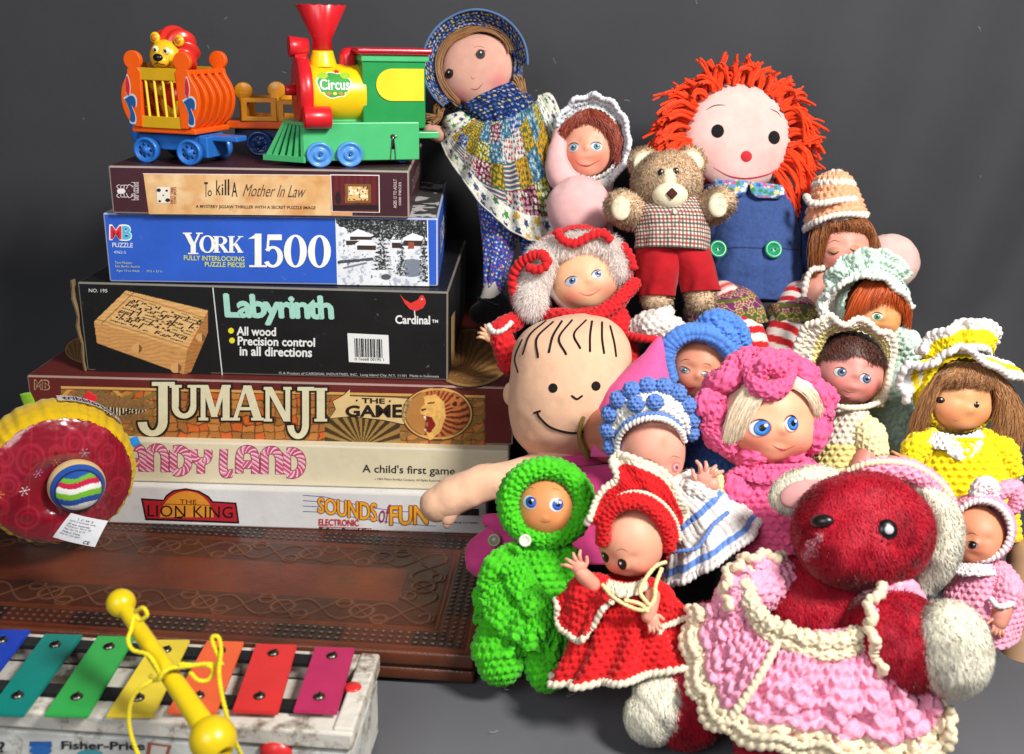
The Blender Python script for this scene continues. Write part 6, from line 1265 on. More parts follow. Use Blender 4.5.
for pts, pad, pc in (([(640, 214, -8), (630, 212, -20), (621, 207, -26)], (621, 208, -38), 0), ([(700, 212, -10), (710, 208, -22), (719, 203, -30)], (718, 205, -42), 0)):
    P = sweep([q(*p) for p in pts], [14, 14.5, 14.5], 20, 26); mb = MB(); mb.grid(P, True, TAN); fur(mb, P, 4200, 5.5, .42, (0, 0, -.2), TAN, out=-1); ar = mb.build('arm', 'fur', t, fr)
    mb = MB(); P = ell(q(*pad), (9.5, 5, 12), 18, 24); mb.grid(P, True, CRM); mb.build('paw_pad', 'cloth', ar, fr)
P = loft([(640, 197, -8), (633, 214, -14), (634, 232, -16), (634, 249, -16)], [(702, 195, -8), (708, 214, -14), (709, 234, -16), (709, 253, -16)], [20, 30, 32, 32], n=110, seg=240, fold=1.0, fk=9, rough=1.5); S, T_ = arc(P); mb = MB(); mb.grid(P, True, plaid(S, T_), caps=True); sh = mb.build('plaid_shirt', 'cloth', t, fr)
for k, by in enumerate((212, 228)): 
    mb = MB(); mb.grid(ell(q(675, by, -47), (2.4, 1.0, 2.4), 10, 14), True, hx(206, 196, 176)); mb.build('button', 'plastic', sh, fr)
for L, R in (([(636, 246, -12), (636, 272, -12), (638, 296, -10)], [(684, 250, -16), (680, 275, -16), (675, 297, -12)]), ([(662, 250, -16), (676, 275, -16), (680, 293, -12)], [(710, 250, -12), (716, 272, -12), (721, 291, -10)])):
    P = loft(L, R, [26, 24, 20], n=50, seg=90, fold=1.0, fk=6, rough=1.2); mb = MB(); mb.grid(P, True, hx(178, 24, 34), caps=True); mb.build('shorts_leg', 'cloth', t, fr)
for pts in ([(656, 290, -10), (657, 300, -14)], [(700, 286, -10), (701, 300, -14)]):
    P = sweep([q(*p) for p in pts], [14, 13], 14, 24); mb = MB(); mb.grid(P, True, TAN); fur(mb, P, 2600, 5, .42, (0, 0, -.2), TAN, out=-1); mb.build('foot', 'fur', t, fr)
# --- peach hat sleepy doll ----------------------------------------------------
fr = Fr(.99); t = thing('sleepy_doll', 'vinyl doll with closed eyes under a peach and white pointed crochet hat', 'doll', fr.w(q(850, 300, 0)))
H = Head(841, 249, -4, (28, 26, 32), yaw=3, pitch=4, roll=-2, bumps=FB)
hd = mkhead(t, fr, H, hx(216, 146, 128), [(-.45, -.4, .25, hx(214, 100, 90), .4), (.45, -.4, .25, hx(214, 100, 90), .4)])
for ex, ey in ((834, 250.5), (855, 248)):
    mb = MB(); u_ = H.uv(ex, ey); decal(mb, H, u_[0], u_[1], .19, .10, .4, hx(190, 130, 100), dome=.8); stroke(mb, H, [(ex-5, ey+1), (ex, ey+3.4), (ex+5, ey+1)], .8, hx(60, 30, 20), .7); mb.build('eyelid', 'vinyl', hd, fr)
brows(hd, H, fr, [[(829, 243), (834, 240.5), (840, 242)]], .35)
mouth(hd, H, fr, [(842, 264), (846, 266), (850, 264)], .9, hx(190, 80, 70))
gd = [[(-.7, -.1, .95), (-1.3, -.5, .6), (-1.3, -.4, -.2), (-1.1, -.3, -.95)], [(-.5, -.3, .95), (-1.0, -.8, .6), (-1.08, -.7, .0), (-.95, -.5, -.5)], [(-.4, -.4, 1.0), (-.7, -1.0, .8), (-.75, -.9, .6), (-.65, -.75, .5)], [(.0, -.4, 1.0), (.1, -1.1, .8), (.2, -1.0, .65), (.15, -.88, .5)], [(.5, -.4, .95), (.75, -.95, .75), (.85, -.8, .5), (.8, -.65, .35)], [(.6, -.3, .9), (1.05, -.7, .5), (1.1, -.6, 0), (1.0, -.5, -.35)], [(.7, .0, .8), (1.3, -.4, .4), (1.4, -.3, -.2), (1.25, -.2, -.6)]]
mb = hairs(t, fr, H, gd, 1100, .5, hx(146, 84, 38), jit=1.3, wave=.5); mb.grid(cap_grid(H, 1.04, 1.1), True, hx(120, 66, 30)); mb.build('hair', 'hair', t, fr)
PE, WY = hx(240, 170, 130), hx(224, 214, 202)
P = loft([(834, 171, 4), (816, 180, 4), (813, 195, 2), (809, 212, 0), (805, 232, 0)], [(838, 171, 4), (850, 180, 4), (857, 196, 2), (862, 208, 0), (867, 217, 0)], [3, 16, 22, 27, 30], n=50, back=1)
mb = MB(); knit(mb, P, 8, 6.5, 3.2, True, out=1, rowcol=lambda u, v, ki, ci: np.where(((ki == 0) | (ki == 3) | (ki >= ki.max()-0))[..., None], WY, PE)); ht = mb.build('pointed_hat', 'yarn', t, fr)
mb = MB(); rope(mb, [q(*p) for p in ((806, 196, -10), (811, 203, -24), (824, 203, -30), (840, 200, -30), (856, 199, -20))], 3.2, 5.5, WY, amp=.4); rope(mb, [q(*p) for p in ((806, 229, -14), (816, 222, -30), (832, 216, -36), (850, 214, -34), (866, 216, -18))], 2.8, 5.2, WY, amp=.4); mb.build('hat_trim', 'yarn', ht, fr)
blob(t, fr, 'hand', 889, 262, 10, (31, 20, 28), hx(216, 180, 172), 'cloth', rough=1.5)
limb(t, fr, 'arm', [(824, 276, 0), (815, 290, -8), (812, 306, -10)], [10, 12, 11], hx(190, 130, 112), 'vinyl')
mb = MB(); rope(mb, [q(*p) for p in ((824, 268, -14), (812, 270, -18), (806, 282, -16), (805, 300, -14), (812, 316, -12))], 3, 5.2, WY, amp=.4); mb.build('dress_edging', 'yarn', t, fr)
P = loft([(822, 276, 4), (818, 300, 6), (820, 335, 4)], [(866, 276, 4), (878, 300, 6), (886, 335, 4)], 22); mb = MB(); knit(mb, P, 7, 6, 2.4, True, WY); mb.build('dress', 'yarn', t, fr)
# ================================================================== middle rows
# --- white haired doll in red hood -------------------------------------------
fr = Fr(.93); t = thing('hooded_doll', 'smiling doll with fluffy white hair inside a bright red crochet hood', 'doll', fr.w(q(590, 340, 0)))
RD, WH_ = hx(206, 30, 36), hx(216, 210, 202)
H = Head(584, 279, 0, (34, 28, 33), yaw=4, pitch=2, roll=-14, bumps=[(0, -.08, .12, .12, 2.0), (-.45, -.4, .3, .28, 2.8), (.45, -.4, .3, .28, 2.8), (-.36, .12, .22, .14, -1.4), (.36, .12, .22, .14, -1.4), (0, -.78, .28, .2, 2.0), (0, -.45, .2, .08, -.8)], jaw=.10)
hd = mkhead(t, fr, H, hx(222, 172, 134), [(-.5, -.4, .22, hx(224, 120, 110), .55), (.5, -.4, .22, hx(224, 120, 110), .55)])
for ex, ey, ro in ((572, 281, 12), (597, 274.5, 12)): eye(hd, H, fr, ex, ey, 5.8, 4.2, hx(58, 84, 130), look=(.12, .05), white=hx(176, 180, 190), rotd=ro, lashc=hx(50, 40, 50))
mouth(hd, H, fr, [(579, 292), (586, 295), (594, 293.5), (601, 288.5)], .8, hx(206, 110, 100))
WHR = hx(255, 250, 246); mb = MB()
for c_, r_, n_ in (((537, 272, -18), (13, 13, 20), 4500), ((531, 297, -20), (13, 12, 19), 4200), ((544, 257, -16), (13, 12, 11), 3000), ((562, 247, -16), (17, 11, 8), 3600), ((586, 242, -16), (19, 11, 8), 3600), ((607, 249, -12), (14, 12, 10), 3400), ((617, 265, -10), (10, 12, 14), 3000)):
    P = ell(q(*c_), r_, 24, 30); P = P+gnorm(P, True)*(fbm(P, .1)*2)[..., None]; mb.grid(P, True, WHR*.9); fur(mb, P, n_, 8.5, .3, (-.1, -.2, -.5), WHR, .08, mess=.7)
mb.grid(cap_grid(H, 1.1, 1.15), True, WHR*.8); mb.build('hair', 'hairsoft', t, fr)
P = cap_grid(H, 1.62, 1.15, PI-.05, 22, 70, off=(-3, 16, 2)); mb = MB(); knit(mb, P, 7, 6, 2.2, True, RD); hh = mb.build('hood', 'yarn', t, fr)
for nm, pts, r_ in (('hood_trim', [(556, 230, -34), (563, 240, -36), (576, 243, -36), (590, 236, -36), (603, 233, -34), (611, 241, -30)], 4.2), ('hood_trim', [(548, 262, -42), (540, 254, -42), (530, 257, -38), (520, 264, -32), (513, 277, -26), (514, 294, -20)], 4.6), ('hood_trim', [(542, 252, -42), (547, 263, -44), (538, 270, -42), (527, 267, -38)], 4.2), ('hood_trim', [(622, 244, -18), (630, 256, -20), (634, 270, -20)], 4), ('hood_trim', [(514, 290, -6), (518, 305, -4), (528, 316, -8)], 5)):
    mb = MB(); rope(mb, [q(*p) for p in pts], r_, 5.5, RD, amp=.45); mb.build(nm, 'yarn', hh, fr)
klimb(t, fr, 'chin_band', [(544, 316, -10), (562, 317, -26), (588, 320, -34), (612, 306, -30), (634, 284, -14)], [6, 8, 9, 7, 6], RD, 6, 5, 1.9)
P = loft([(556, 312, -6), (548, 340, -8), (545, 372, -6)], [(622, 304, -6), (634, 330, -8), (640, 372, -6)], 20); mb = MB(); knit(mb, P, 7, 6, 2.2, True, RD); mb.build('dress', 'yarn', t, fr)
klimb(t, fr, 'sleeve', [(508, 364, -20), (504, 345, -24), (500, 330, -24), (514, 322, -16)], [9, 11, 10, 9], RD, 7, 6, 2.0); 
mb = MB(); rope(mb, [q(*p) for p in ((488, 325, -28), (494, 332, -34), (503, 330, -36), (512, 322, -30))], 2.6, 5, WH_); mb.build('sleeve_edging', 'yarn', t, fr)
hand(t, fr, (496, 340, -26), (480, 330, -28), 6.5, hx(222, 172, 134), thumb=-1)
klimb(t, fr, 'sleeve', [(636, 330, -12), (652, 326, -20), (672, 330, -24)], [10, 15, 13], WH_, 7, 6, 2.4); klimb(t, fr, 'sleeve', [(650, 326, -26), (660, 318, -26), (668, 312, -22)], [11, 9, 5], WH_, 7, 6, 2.4)
mb = MB(); rope(mb, [q(*p) for p in ((628, 336, -20), (640, 338, -30), (656, 340, -34), (668, 342, -32))], 4, 5, RD); mb.build('sleeve_edging', 'yarn', t, fr)
# --- peach cloth doll (plain generic stand-in) -----------------------------
fr = Fr(.86); t = thing('cloth_doll', 'big round headed peach cloth doll reaching one arm over the white boxes', 'cloth doll', fr.w(q(560, 500, 0)))
PCH = hx(226, 180, 148)
P = loft([(566, 315, 6), (536, 323, 4), (515, 343, 0), (510, 375, 0), (508, 408, 0), (514, 436, 2), (530, 455, 4)], [(584, 314, 6), (610, 320, 4), (628, 340, 0), (632, 372, 0), (628, 408, 0), (606, 440, 2), (578, 457, 4)], [3, 24, 42, 54, 54, 40, 16], n=60, seg=100, rough=1.4, back=.6)
mb = MB(); mb.grid(P, True, PCH, caps=True); hd = mb.build('head', 'cloth', t, fr)
blob(hd, fr, 'ear', 511, 394, 0, (8, 6, 12), PCH, 'cloth'); 
from mathutils.bvhtree import BVHTree
def tree(P):
    nu, nv = P.shape[:2]; idx = np.arange(nu*nv).reshape(nu, nv); nx = np.roll(idx, -1, 1); Q = np.stack([idx[:-1], nx[:-1], nx[1:], idx[1:]], -1).reshape(-1, 4)
    return BVHTree.FromPolygons([tuple(v) for v in P.reshape(-1, 3)], [tuple(int(i) for i in f) for f in Q])
def onsurf(tr, pts, lift=.6):
    out = []
    for px, py in pts:
        a = q(px, py, -220); b = q(px, py, 220); h_ = tr.ray_cast(Vector(a), Vector(nrm(b-a)))
        out.append(np.array(h_[0])+np.array([0, -lift, 0]) if h_[0] is not None else q(px, py, 0))
    return np.array(out)
tr = tree(P); BK = hx(22, 18, 18)
def sline(mb, tr, pts, r, col, lift=.5, n=30):
    C = crom(np.c_[np.array(pts, float), np.zeros(len(pts))], n); mb.grid(sweep(onsurf(tr, C[:, :2], lift), r, n, 8, flat=.5), True, col)
for px, py in ((553, 388), (596, 386)):
    mb = MB(); r_ = np.linspace(.05, 1, 5)[:, None]; a = np.linspace(0, 2*PI, 26, endpoint=False)[None]; X = px+4.6*r_*np.cos(a); Y = py+4.8*r_*np.sin(a)
    mb.grid(onsurf(tr, np.stack([X.ravel(), Y.ravel()], -1), .5).reshape(5, 26, 3)[:, ::-1], True, BK); mb.build('eye', 'cloth', hd, fr)
mb = MB(); sline(mb, tr, [(572, 396), (577, 399), (582, 396)], 1.0, BK); mb.build('nose', 'cloth', hd, fr)
mb = MB(); sline(mb, tr, [(537, 412), (540, 418), (552, 428), (574, 433), (596, 428)], 1.2, BK); sline(mb, tr, [(534, 413), (540, 411)], 1.0, BK); mb.build('mouth', 'cloth', hd, fr)
for p in ([(523, 354), (530, 335), (546, 321)], [(538, 357), (537, 338), (553, 322)], [(549, 352), (553, 336), (562, 321)], [(566, 354), (559, 338), (572, 320)], [(580, 348), (574, 334), (586, 320)], [(590, 351), (590, 336), (592, 321)], [(604, 353), (602, 338), (602, 322)], [(518, 372), (515, 358), (522, 340)], [(616, 356), (614, 342), (610, 326)]):
    mb = MB(); sline(mb, tr, p, 1.15, BK); mb.build('hair_line', 'cloth', hd, fr)
limb(t, fr, 'neck', [(555, 446, 6), (556, 462, 8)], [26, 25], PCH, 'cloth')
P = sweep([q(*p) for p in ((540, 468, 0), (512, 478, -14), (482, 484, -22), (455, 496, -26), (437, 505, -26))], [17, 18, 18, 19, 17], 50, 36); P = P+gnorm(P, True)*(fbm(P, .07)*1.8)[..., None]
mb = MB(); mb.grid(P, True, PCH); ar = mb.build('arm', 'cloth', t, fr); limb(ar, fr, 'thumb', [(452, 508, -30), (448, 520, -32), (447, 524, -32)], [8, 6.5, 4.5], PCH, 'cloth')
MG = hx(214, 70, 136)
P = loft([(546, 456, 4), (534, 480, 4), (524, 520, 2), (520, 560, 0)], [(600, 452, 4), (612, 480, 4), (616, 520, 2), (614, 560, 0)], 30, rough=2); mb = MB(); mb.grid(P, True, MG, caps=True); mb.build('pink_shirt', 'cloth', t, fr)
# --- pink hooded doll, mostly hidden ----------------------------------------
fr = Fr(.825); t = thing('pink_hood_doll', 'dark faced doll in a smooth pink pointed hood tucked behind the blue and white bonnet', 'doll', fr.w(q(600, 560, 0)))
P = loft([(657, 337, 14), (640, 356, 10), (620, 376, 6), (600, 402, 2), (592, 430, 0), (590, 456, 0)], [(661, 337, 14), (664, 352, 10), (668, 376, 6), (672, 402, 2), (672, 430, 0), (668, 456, 0)], [2, 10, 24, 30, 28, 24], n=60, seg=90, fold=1.6, fk=5, rough=2.2, ctr=0)
mb = MB(); mb.grid(P, True, hx(224, 92, 152), caps=True); mb.build('pointed_hood', 'cloth', t, fr)
H = Head(609, 434, 4, (25, 26, 30), yaw=-28, pitch=16, roll=-16, bumps=FB); hd = mkhead(t, fr, H, hx(176, 110, 84)); 
gd = [[(-.9, -.2, .8), (-1.05, -.6, .4), (-1.1, -.6, 0), (-1.05, -.5, -.5)], [(-.5, -.5, .95), (-.95, -.8, .5), (-1.0, -.75, .1), (-.95, -.6, -.3)]]
mb = hairs(t, fr, H, gd, 300, .5, hx(150, 120, 60), jit=1.2); mb.build('hair', 'hair', t, fr)
limb(t, fr, 'arm', [(560, 520, -26), (530, 530, -36), (505, 540, -40), (488, 556, -42)], [22, 22, 21, 23], MG, 'cloth', rough=2)
limb(t, fr, 'thumb', [(504, 530, -50), (496, 522, -54), (488, 520, -54)], [10, 8, 6], MG, 'cloth')
c = q(494, 540, -66); mb = MB(); mb.grid(lathe([(0, .01), (0, 4), (1, 5), (0, 6.4), (-3, 6.4)], c, c+np.array([-.2, -1, .3]), 26), True, hx(140, 132, 110)); mb.build('sewn_button', 'plastic', t, fr)
P = loft([(560, 470, 4), (548, 510, 0), (544, 560, -2)], [(640, 460, 4), (650, 510, 0), (652, 560, -2)], 26, rough=2); mb = MB(); mb.grid(P, True, MG, caps=True); mb.build('body', 'cloth', t, fr)
# --- blue hat doll -------------------------------------------------------------
fr = Fr(.86); t = thing('blue_hat_doll', 'tanned vinyl baby doll squinting under a chunky sky blue crochet hat', 'doll', fr.w(q(700, 450, 0)))
BL = hx(84, 134, 214)
H = Head(698, 368, 0, (28, 26, 33), yaw=-7, pitch=8, roll=10, bumps=[(0, -.14, .12, .12, 2.0), (0, -.45, .2, .12, 1.6), (-.42, -.36, .28, .26, 2.4), (.42, -.36, .28, .26, 2.4), (-.33, .06, .24, .12, -1.8), (.33, .06, .24, .12, -1.8), (0, -.75, .25, .18, 1.5)])
hd = mkhead(t, fr, H, hx(206, 138, 108), [(-.45, -.4, .25, hx(200, 90, 70), .4), (.45, -.4, .25, hx(200, 90, 70), .4)])
for ex, ey in ((685, 370), (706.5, 374.5)): eye(hd, H, fr, ex, ey, 5, 2.6, hx(90, 110, 110), white=hx(150, 140, 130), ir=.8, rotd=-10, lashc=hx(90, 50, 36), shadow=hx(176, 110, 86))
mouth(hd, H, fr, [(685.5, 386), (690, 387.5), (695, 387.5)], 1.5, hx(176, 44, 40)); brows(hd, H, fr, [[(680, 362), (685, 359.5), (690, 360)], [(703, 364), (708, 364), (712, 367)]], .35)
mb = MB(); knit(mb, cap_grid(H, 1.14, 1.2, PI-.05, 20, 60), 7, 6, 2.2, True, BL); ht = mb.build('hat', 'yarn', t, fr)
arcp = [(668, 378, -16), (665, 360, -22), (670, 345, -26), (682, 335, -30), (698, 332, -30), (714, 336, -30), (727, 346, -26), (734, 360, -20), (735, 374, -14)]
mb = MB(); P = sweep([q(*p) for p in arcp], [8.5]*9, 70, 30); knit(mb, P, 7.5, 4.6, 2.2, True, BL, out=-1, style='rib'); mb.build('hat_brim', 'yarn', ht, fr)
for pts, r_ in (([(702, 326, -18), (712, 319, -24), (726, 320, -24), (738, 330, -20), (742, 344, -14), (738, 354, -10)], 8.5), ([(708, 332, -24), (720, 328, -30), (730, 336, -28), (736, 350, -24)], 7)): klimb(ht, fr, 'hat_knot', pts, [r_*.8]+[r_]*(len(pts)-2)+[r_*.8], BL, 7, 4.6, 2.1, n=40)
P = loft([(676, 398, 6), (662, 430, 4), (656, 470, 2)], [(722, 398, 6), (738, 430, 4), (744, 470, 2)], 24); mb = MB(); knit(mb, P, 7, 6, 2.2, True, BL*.8); mb.build('dress', 'yarn', t, fr)
# --- cream bonnet baby -----------------------------------------------------------
fr = Fr(.87); t = thing('cream_bonnet_baby', 'pink faced baby doll with short brown hair glancing sideways in a cream scalloped bonnet', 'doll', fr.w(q(855, 480, 0)))
CR, YC = hx(226, 216, 196), hx(230, 214, 140)
BB = [(0, -.06, .12, .11, 2.4), (-.10, -.1, .07, .06, .5), (.1, -.1, .07, .06, .5), (0, -.42, .22, .10, 2.0), (-.5, -.38, .3, .28, 3.4), (.5, -.38, .3, .28, 3.4), (-.36, .14, .22, .13, -1.6), (.36, .14, .22, .13, -1.6), (0, -.74, .24, .16, 2.2), (0, -.33, .08, .04, -.5)]
H = Head(849, 371, 0, (33, 30, 35), yaw=-2, pitch=2, roll=8, bumps=BB, jaw=.08)
hd = mkhead(t, fr, H, hx(214, 140, 130), [(-.5, -.4, .25, hx(214, 96, 96), .45), (.5, -.4, .25, hx(214, 96, 96), .45)], paint=lambda D, P, C: mixc(C, np.clip((D[..., 2]-.46+.16*np.abs(D[..., 0]))/.05, 0, 1), hx(74, 42, 34)))
for ex, ey in ((840.5, 372), (864.5, 378.5)): eye(hd, H, fr, ex, ey, 5.4, 4.3, hx(80, 104, 130), look=(.30, .05), white=hx(206, 204, 206), rotd=-8, ir=.8, lashc=hx(80, 44, 34))
mb = MB(); stroke(mb, H, [(840, 391.5), (845, 390.5), (849, 392.5), (853, 392), (857, 394)], .8, hx(176, 84, 78), -.2); stroke(mb, H, [(843, 395.5), (848, 397), (853, 396.5)], 1.5, hx(214, 120, 112), -.6); mb.build('mouth', 'vinyl', hd, fr); brows(hd, H, fr, [[(834, 361), (840, 358.5), (846, 361)], [(864, 367), (870, 366), (875, 370)]], .3, hx(150, 90, 70))
mb = MB(); P = cap_grid(H, 1.0, .9, PI-.05, 30, 90)
hairmask = lambda p, n: ((p-H.c)@H.R[:, 2]/H.r[2] > .42-.18*np.abs((p-H.c)@H.R[:, 0]/H.r[0])) ; fur(mb, cap_grid(H, 1.01, .5, PI-.05, 40, 90), 26000, 6, .4, (0, -.5, -.9), hx(92, 54, 44), .25, mask=hairmask, mess=.35); mb.grid(cap_grid(H, 1.02, 1.25), True, hx(80, 46, 38)); mb.build('hair', 'hair', t, fr)
out = [(800, 372, -2), (795, 353, -8), (800, 338, -14), (806, 326, -20), (818, 322, -26), (829, 315, -28), (838, 322, -32), (847, 325, -32), (857, 319, -30), (868, 322, -28), (879, 332, -24), (890, 333, -20), (895, 345, -16), (893, 358, -12), (890, 372, -12), (888, 386, -12), (884, 398, -12), (878, 408, -14)]
inn = [(822, 376, 8), (820, 362, 2), (822, 350, -4), (826, 341, -10), (832, 334, -14), (838, 331, -16), (844, 330, -16), (850, 330, -16), (858, 330, -16), (866, 332, -14), (873, 337, -12), (879, 343, -10), (883, 350, -8), (885, 360, -6), (884, 372, -4), (881, 384, -2), (877, 394, -2), (872, 402, -6)]
A_o = crom(np.array([q(*p) for p in out]), 120); A_i = crom(np.array([q(*p) for p in inn]), 120); uu = np.linspace(0, 1, 8)[:, None, None]; P = A_i*(1-uu)+A_o*uu; P[..., 1] -= 4*np.sin(uu[..., 0]*PI)
mb = MB(); knit(mb, P, 6, 5.5, 2, False, CR, rowcol=lambda u, v, ki, ci: np.where((u < .5)[..., None], YC, CR)); knit(mb, P[:, ::-1]+np.array([0, 3, 0]), face=1, sw=6, sh=5.5, amp=2, closed=False, col=CR); bn = mb.build('bonnet_brim', 'yarn', t, fr)
mb = MB(); rope(mb, A_o[::3], 3.2, 5.5, CR*1.02, amp=.45); mb.build('scalloped_edging', 'yarn', bn, fr)
mb = MB(); knit(mb, cap_grid(H, 1.22, 1.25, PI-.05, 20, 60, off=(-2, 4, 0)), 7, 6, 2.2, True, CR); mb.build('bonnet_crown', 'yarn', t, fr)
mb = MB(); rope(mb, [q(*p) for p in ((822, 399, -24), (834, 405, -32), (850, 408, -34), (868, 406, -26), (884, 400, -16))], 2.6, 5, CR); mb.build('chin_strap', 'yarn', t, fr)
P = loft([(832, 404, -4), (822, 425, -6), (814, 450, -8), (808, 490, -8)], [(862, 404, -4), (870, 425, -6), (872, 450, -8), (872, 490, -8)], 24); mb = MB(); knit(mb, P, 7, 6, 2.2, True, CR, rowcol=lambda u, v, ki, ci: np.where((ki > 6)[..., None], YC, CR)); mb.build('dress', 'yarn', t, fr)
klimb(t, fr, 'sleeve', [(854, 424, -14), (866, 436, -22), (872, 450, -28)], [13, 18, 15], YC*.6+CR*.4, 7, 6, 2.2); limb(t, fr, 'arm', [(868, 452, -30), (862, 464, -36), (856, 474, -38)], [11, 10, 9], hx(206, 130, 116))
# --- mint hat doll -----------------------------------------------------------------
fr = Fr(.93); t = thing('mint_hat_doll', 'orange haired doll with one green eye showing beneath a pale mint ruffled crochet hat', 'doll', fr.w(q(870, 400, 0)))
MN = hx(196, 218, 202)
H = Head(872, 312, 0, (30, 27, 32), yaw=4, pitch=6, roll=4, bumps=FB); hd = mkhead(t, fr, H, hx(216, 150, 96))
for ex, ey in ((877, 316.5),): eye(hd, H, fr, ex, ey, 4.8, 3.8, hx(60, 130, 70), white=hx(190, 200, 190), lashc=hx(80, 40, 20))
gd = [[(-.3, -.3, 1.0), (-1.0, -.9, .8), (-1.1, -.8, .2), (-1.1, -.5, -.5)], [(-.1, -.5, 1.0), (-.6, -1.1, .8), (-.75, -1.0, .3), (-.8, -.8, -.2)], [(.0, -.5, 1.0), (-.2, -1.15, .8), (-.4, -1.1, .5), (-.45, -1.02, .12)], [(.1, -.5, 1.0), (.1, -1.15, .8), (.0, -1.1, .6), (-.1, -1.02, .32)], [(.2, -.5, 1.0), (.5, -1.1, .8), (.7, -1.0, .4), (.85, -.75, .0)], [(.4, -.4, .95), (.9, -.9, .7), (1.1, -.7, .2), (1.1, -.5, -.5)]]
mb = hairs(t, fr, H, gd, 900, .5, hx(196, 84, 24), jit=1.6); mb.grid(cap_grid(H, 1.04, 1.1), True, hx(150, 60, 20)); mb.build('hair', 'hair', t, fr)
mb = MB(); knit(mb, cap_grid(H, 1.18, 1.2, PI-.05, 20, 60, off=(0, 0, 6)), 7, 6, 2.4, True, MN); ht = mb.build('hat', 'yarn', t, fr)
def ribbonruffle(t, fr, name, out, inn, col, wav=9, amp=4, sw=7, sh=6, ka=2.4, edge=None, er=2.8, par=None, rowcol=None, n=130, thick=3):
    A_o = crom(np.array([q(*p) for p in out]), n); A_i = crom(np.array([q(*p) for p in inn]), n); uu = np.linspace(0, 1, 9)[:, None, None]; v = np.linspace(0, 1, n)[None]
    P = A_i*(1-uu)+A_o*uu; d = nrm(A_o-A_i)[None]; w_ = uu[..., 0]*np.sin(v*2*PI*wav+.8*np.sin(v*13)); P = P+np.array([0, -1, 0])*(amp*w_)[..., None]+d*(amp*.35*uu[..., 0]*np.cos(v*2*PI*wav*1.0+1))[..., None]; P[..., 1] -= 3*np.sin(uu[..., 0]*PI)
    mb = MB(); knit(mb, P, sw, sh, ka, False, col, rowcol=rowcol); knit(mb, P[:, ::-1]+np.array([0, thick, 0]), face=1, sw=sw, sh=sh, amp=ka, closed=False, col=col, rowcol=rowcol); o = mb.build(name, 'yarn', t if par is None else par, fr)
    if edge is not None: mb = MB(); rope(mb, P[-1][::2], er, er*1.8, edge, amp=.45); mb.build(name+'_edging', 'yarn', t if par is None else par, fr)
    return P
ribbonruffle(t, fr, 'hat_ruffle', [(826, 292, -12), (830, 272, -22), (846, 258, -28), (866, 251, -30), (886, 253, -28), (902, 262, -20), (910, 276, -10)], [(850, 290, -14), (850, 282, -22), (856, 274, -28), (868, 270, -30), (880, 271, -28), (892, 276, -20), (900, 284, -10)], MN, 6, 4, edge=MN*1.05)
ribbonruffle(t, fr, 'hat_ruffle', [(824, 298, -22), (834, 290, -32), (848, 280, -38), (868, 276, -40), (886, 280, -38), (902, 293, -30), (914, 308, -20)], [(838, 284, -14), (846, 276, -24), (856, 270, -30), (868, 268, -32), (880, 270, -30), (894, 277, -22), (902, 286, -12)], MN*1.04, 5, 3.5, edge=hx(226, 230, 220))
klimb(t, fr, 'hat_tie', [(826, 296, -14), (822, 306, -18), (826, 318, -18)], [4, 5, 4], hx(222, 226, 214), 5, 4.5, 1.8)
P = loft([(850, 336, 8), (846, 380, 8), (848, 440, 6), (850, 480, 4)], [(904, 330, 8), (916, 360, 8), (914, 420, 6), (912, 480, 4)], 22); mb = MB(); knit(mb, P, 7, 6.5, 2.8, True, MN*.82, hole=1.2); mb.build('dress', 'yarn', t, fr); klimb(t, fr, 'sleeve', [(896, 336, -2), (906, 344, -6), (908, 356, -6)], [10, 14, 11], MN, 7, 6, 2.4)
# --- yellow ruffle hat doll ------------------------------------------------------------
fr = Fr(.85); t = thing('yellow_dress_doll', 'long haired doll with small black eyes in a yellow and white ruffled hat and dress', 'doll', fr.w(q(960, 520, 0)))
YL, WT = hx(240, 214, 20), hx(230, 226, 222)
H = Head(957, 400, 0, (34, 28, 33), yaw=6, pitch=5, roll=4, bumps=[(.0, -.2, .16, .13, 2.2), (-.5, -.36, .3, .28, 2.6), (.5, -.36, .3, .28, 2.6), (0, -.7, .3, .2, 1.8), (-.36, .1, .2, .13, -1.2), (.36, .1, .2, .13, -1.2)], jaw=.06)
hd = mkhead(t, fr, H, hx(220, 154, 104), [(-.5, -.4, .25, hx(222, 110, 80), .4), (.5, -.4, .25, hx(222, 110, 80), .4)])
for ex, ey in ((940.5, 400), (976.5, 404.5)):
    mb = MB(); u_ = H.uv(ex, ey); decal(mb, H, u_[0], u_[1], .092, .092, .3, (.01, .007, .006), dome=.9); decal(mb, H, u_[0]+.03, u_[1]+.035, .02, .02, 1.4, (.8, .8, .8)); mb.build('eye', 'gloss', hd, fr)  # white decal paints a highlight on the black eye
mouth(hd, H, fr, [(953, 419.5), (957, 420.5), (961, 419.5)], .6, hx(190, 110, 80), lower=False)
HB = hx(166, 116, 70)
gd = [[(-.4, -.2, 1.1), (-1.3, -.7, .6), (-1.5, -.5, -.4), (-1.45, -.3, -1.1)], [(-.3, -.4, 1.1), (-1.05, -.95, .7), (-1.2, -.75, -.2), (-1.15, -.5, -.95)], [(-.3, -.5, 1.1), (-.98, -.95, .8), (-1.12, -.75, .3), (-1.1, -.5, -.4)], [(-.2, -.5, 1.1), (-.8, -1.1, .85), (-.95, -.9, .6), (-.96, -.7, .40)], [(-.1, -.5, 1.1), (-.45, -1.15, .9), (-.55, -1.05, .7), (-.5, -.92, .48)], [(.1, -.5, 1.1), (.1, -1.2, .9), (.1, -1.1, .72), (.0, -1.0, .5)], [(.2, -.5, 1.1), (.6, -1.15, .9), (.7, -1.0, .68), (.62, -.85, .45)]]
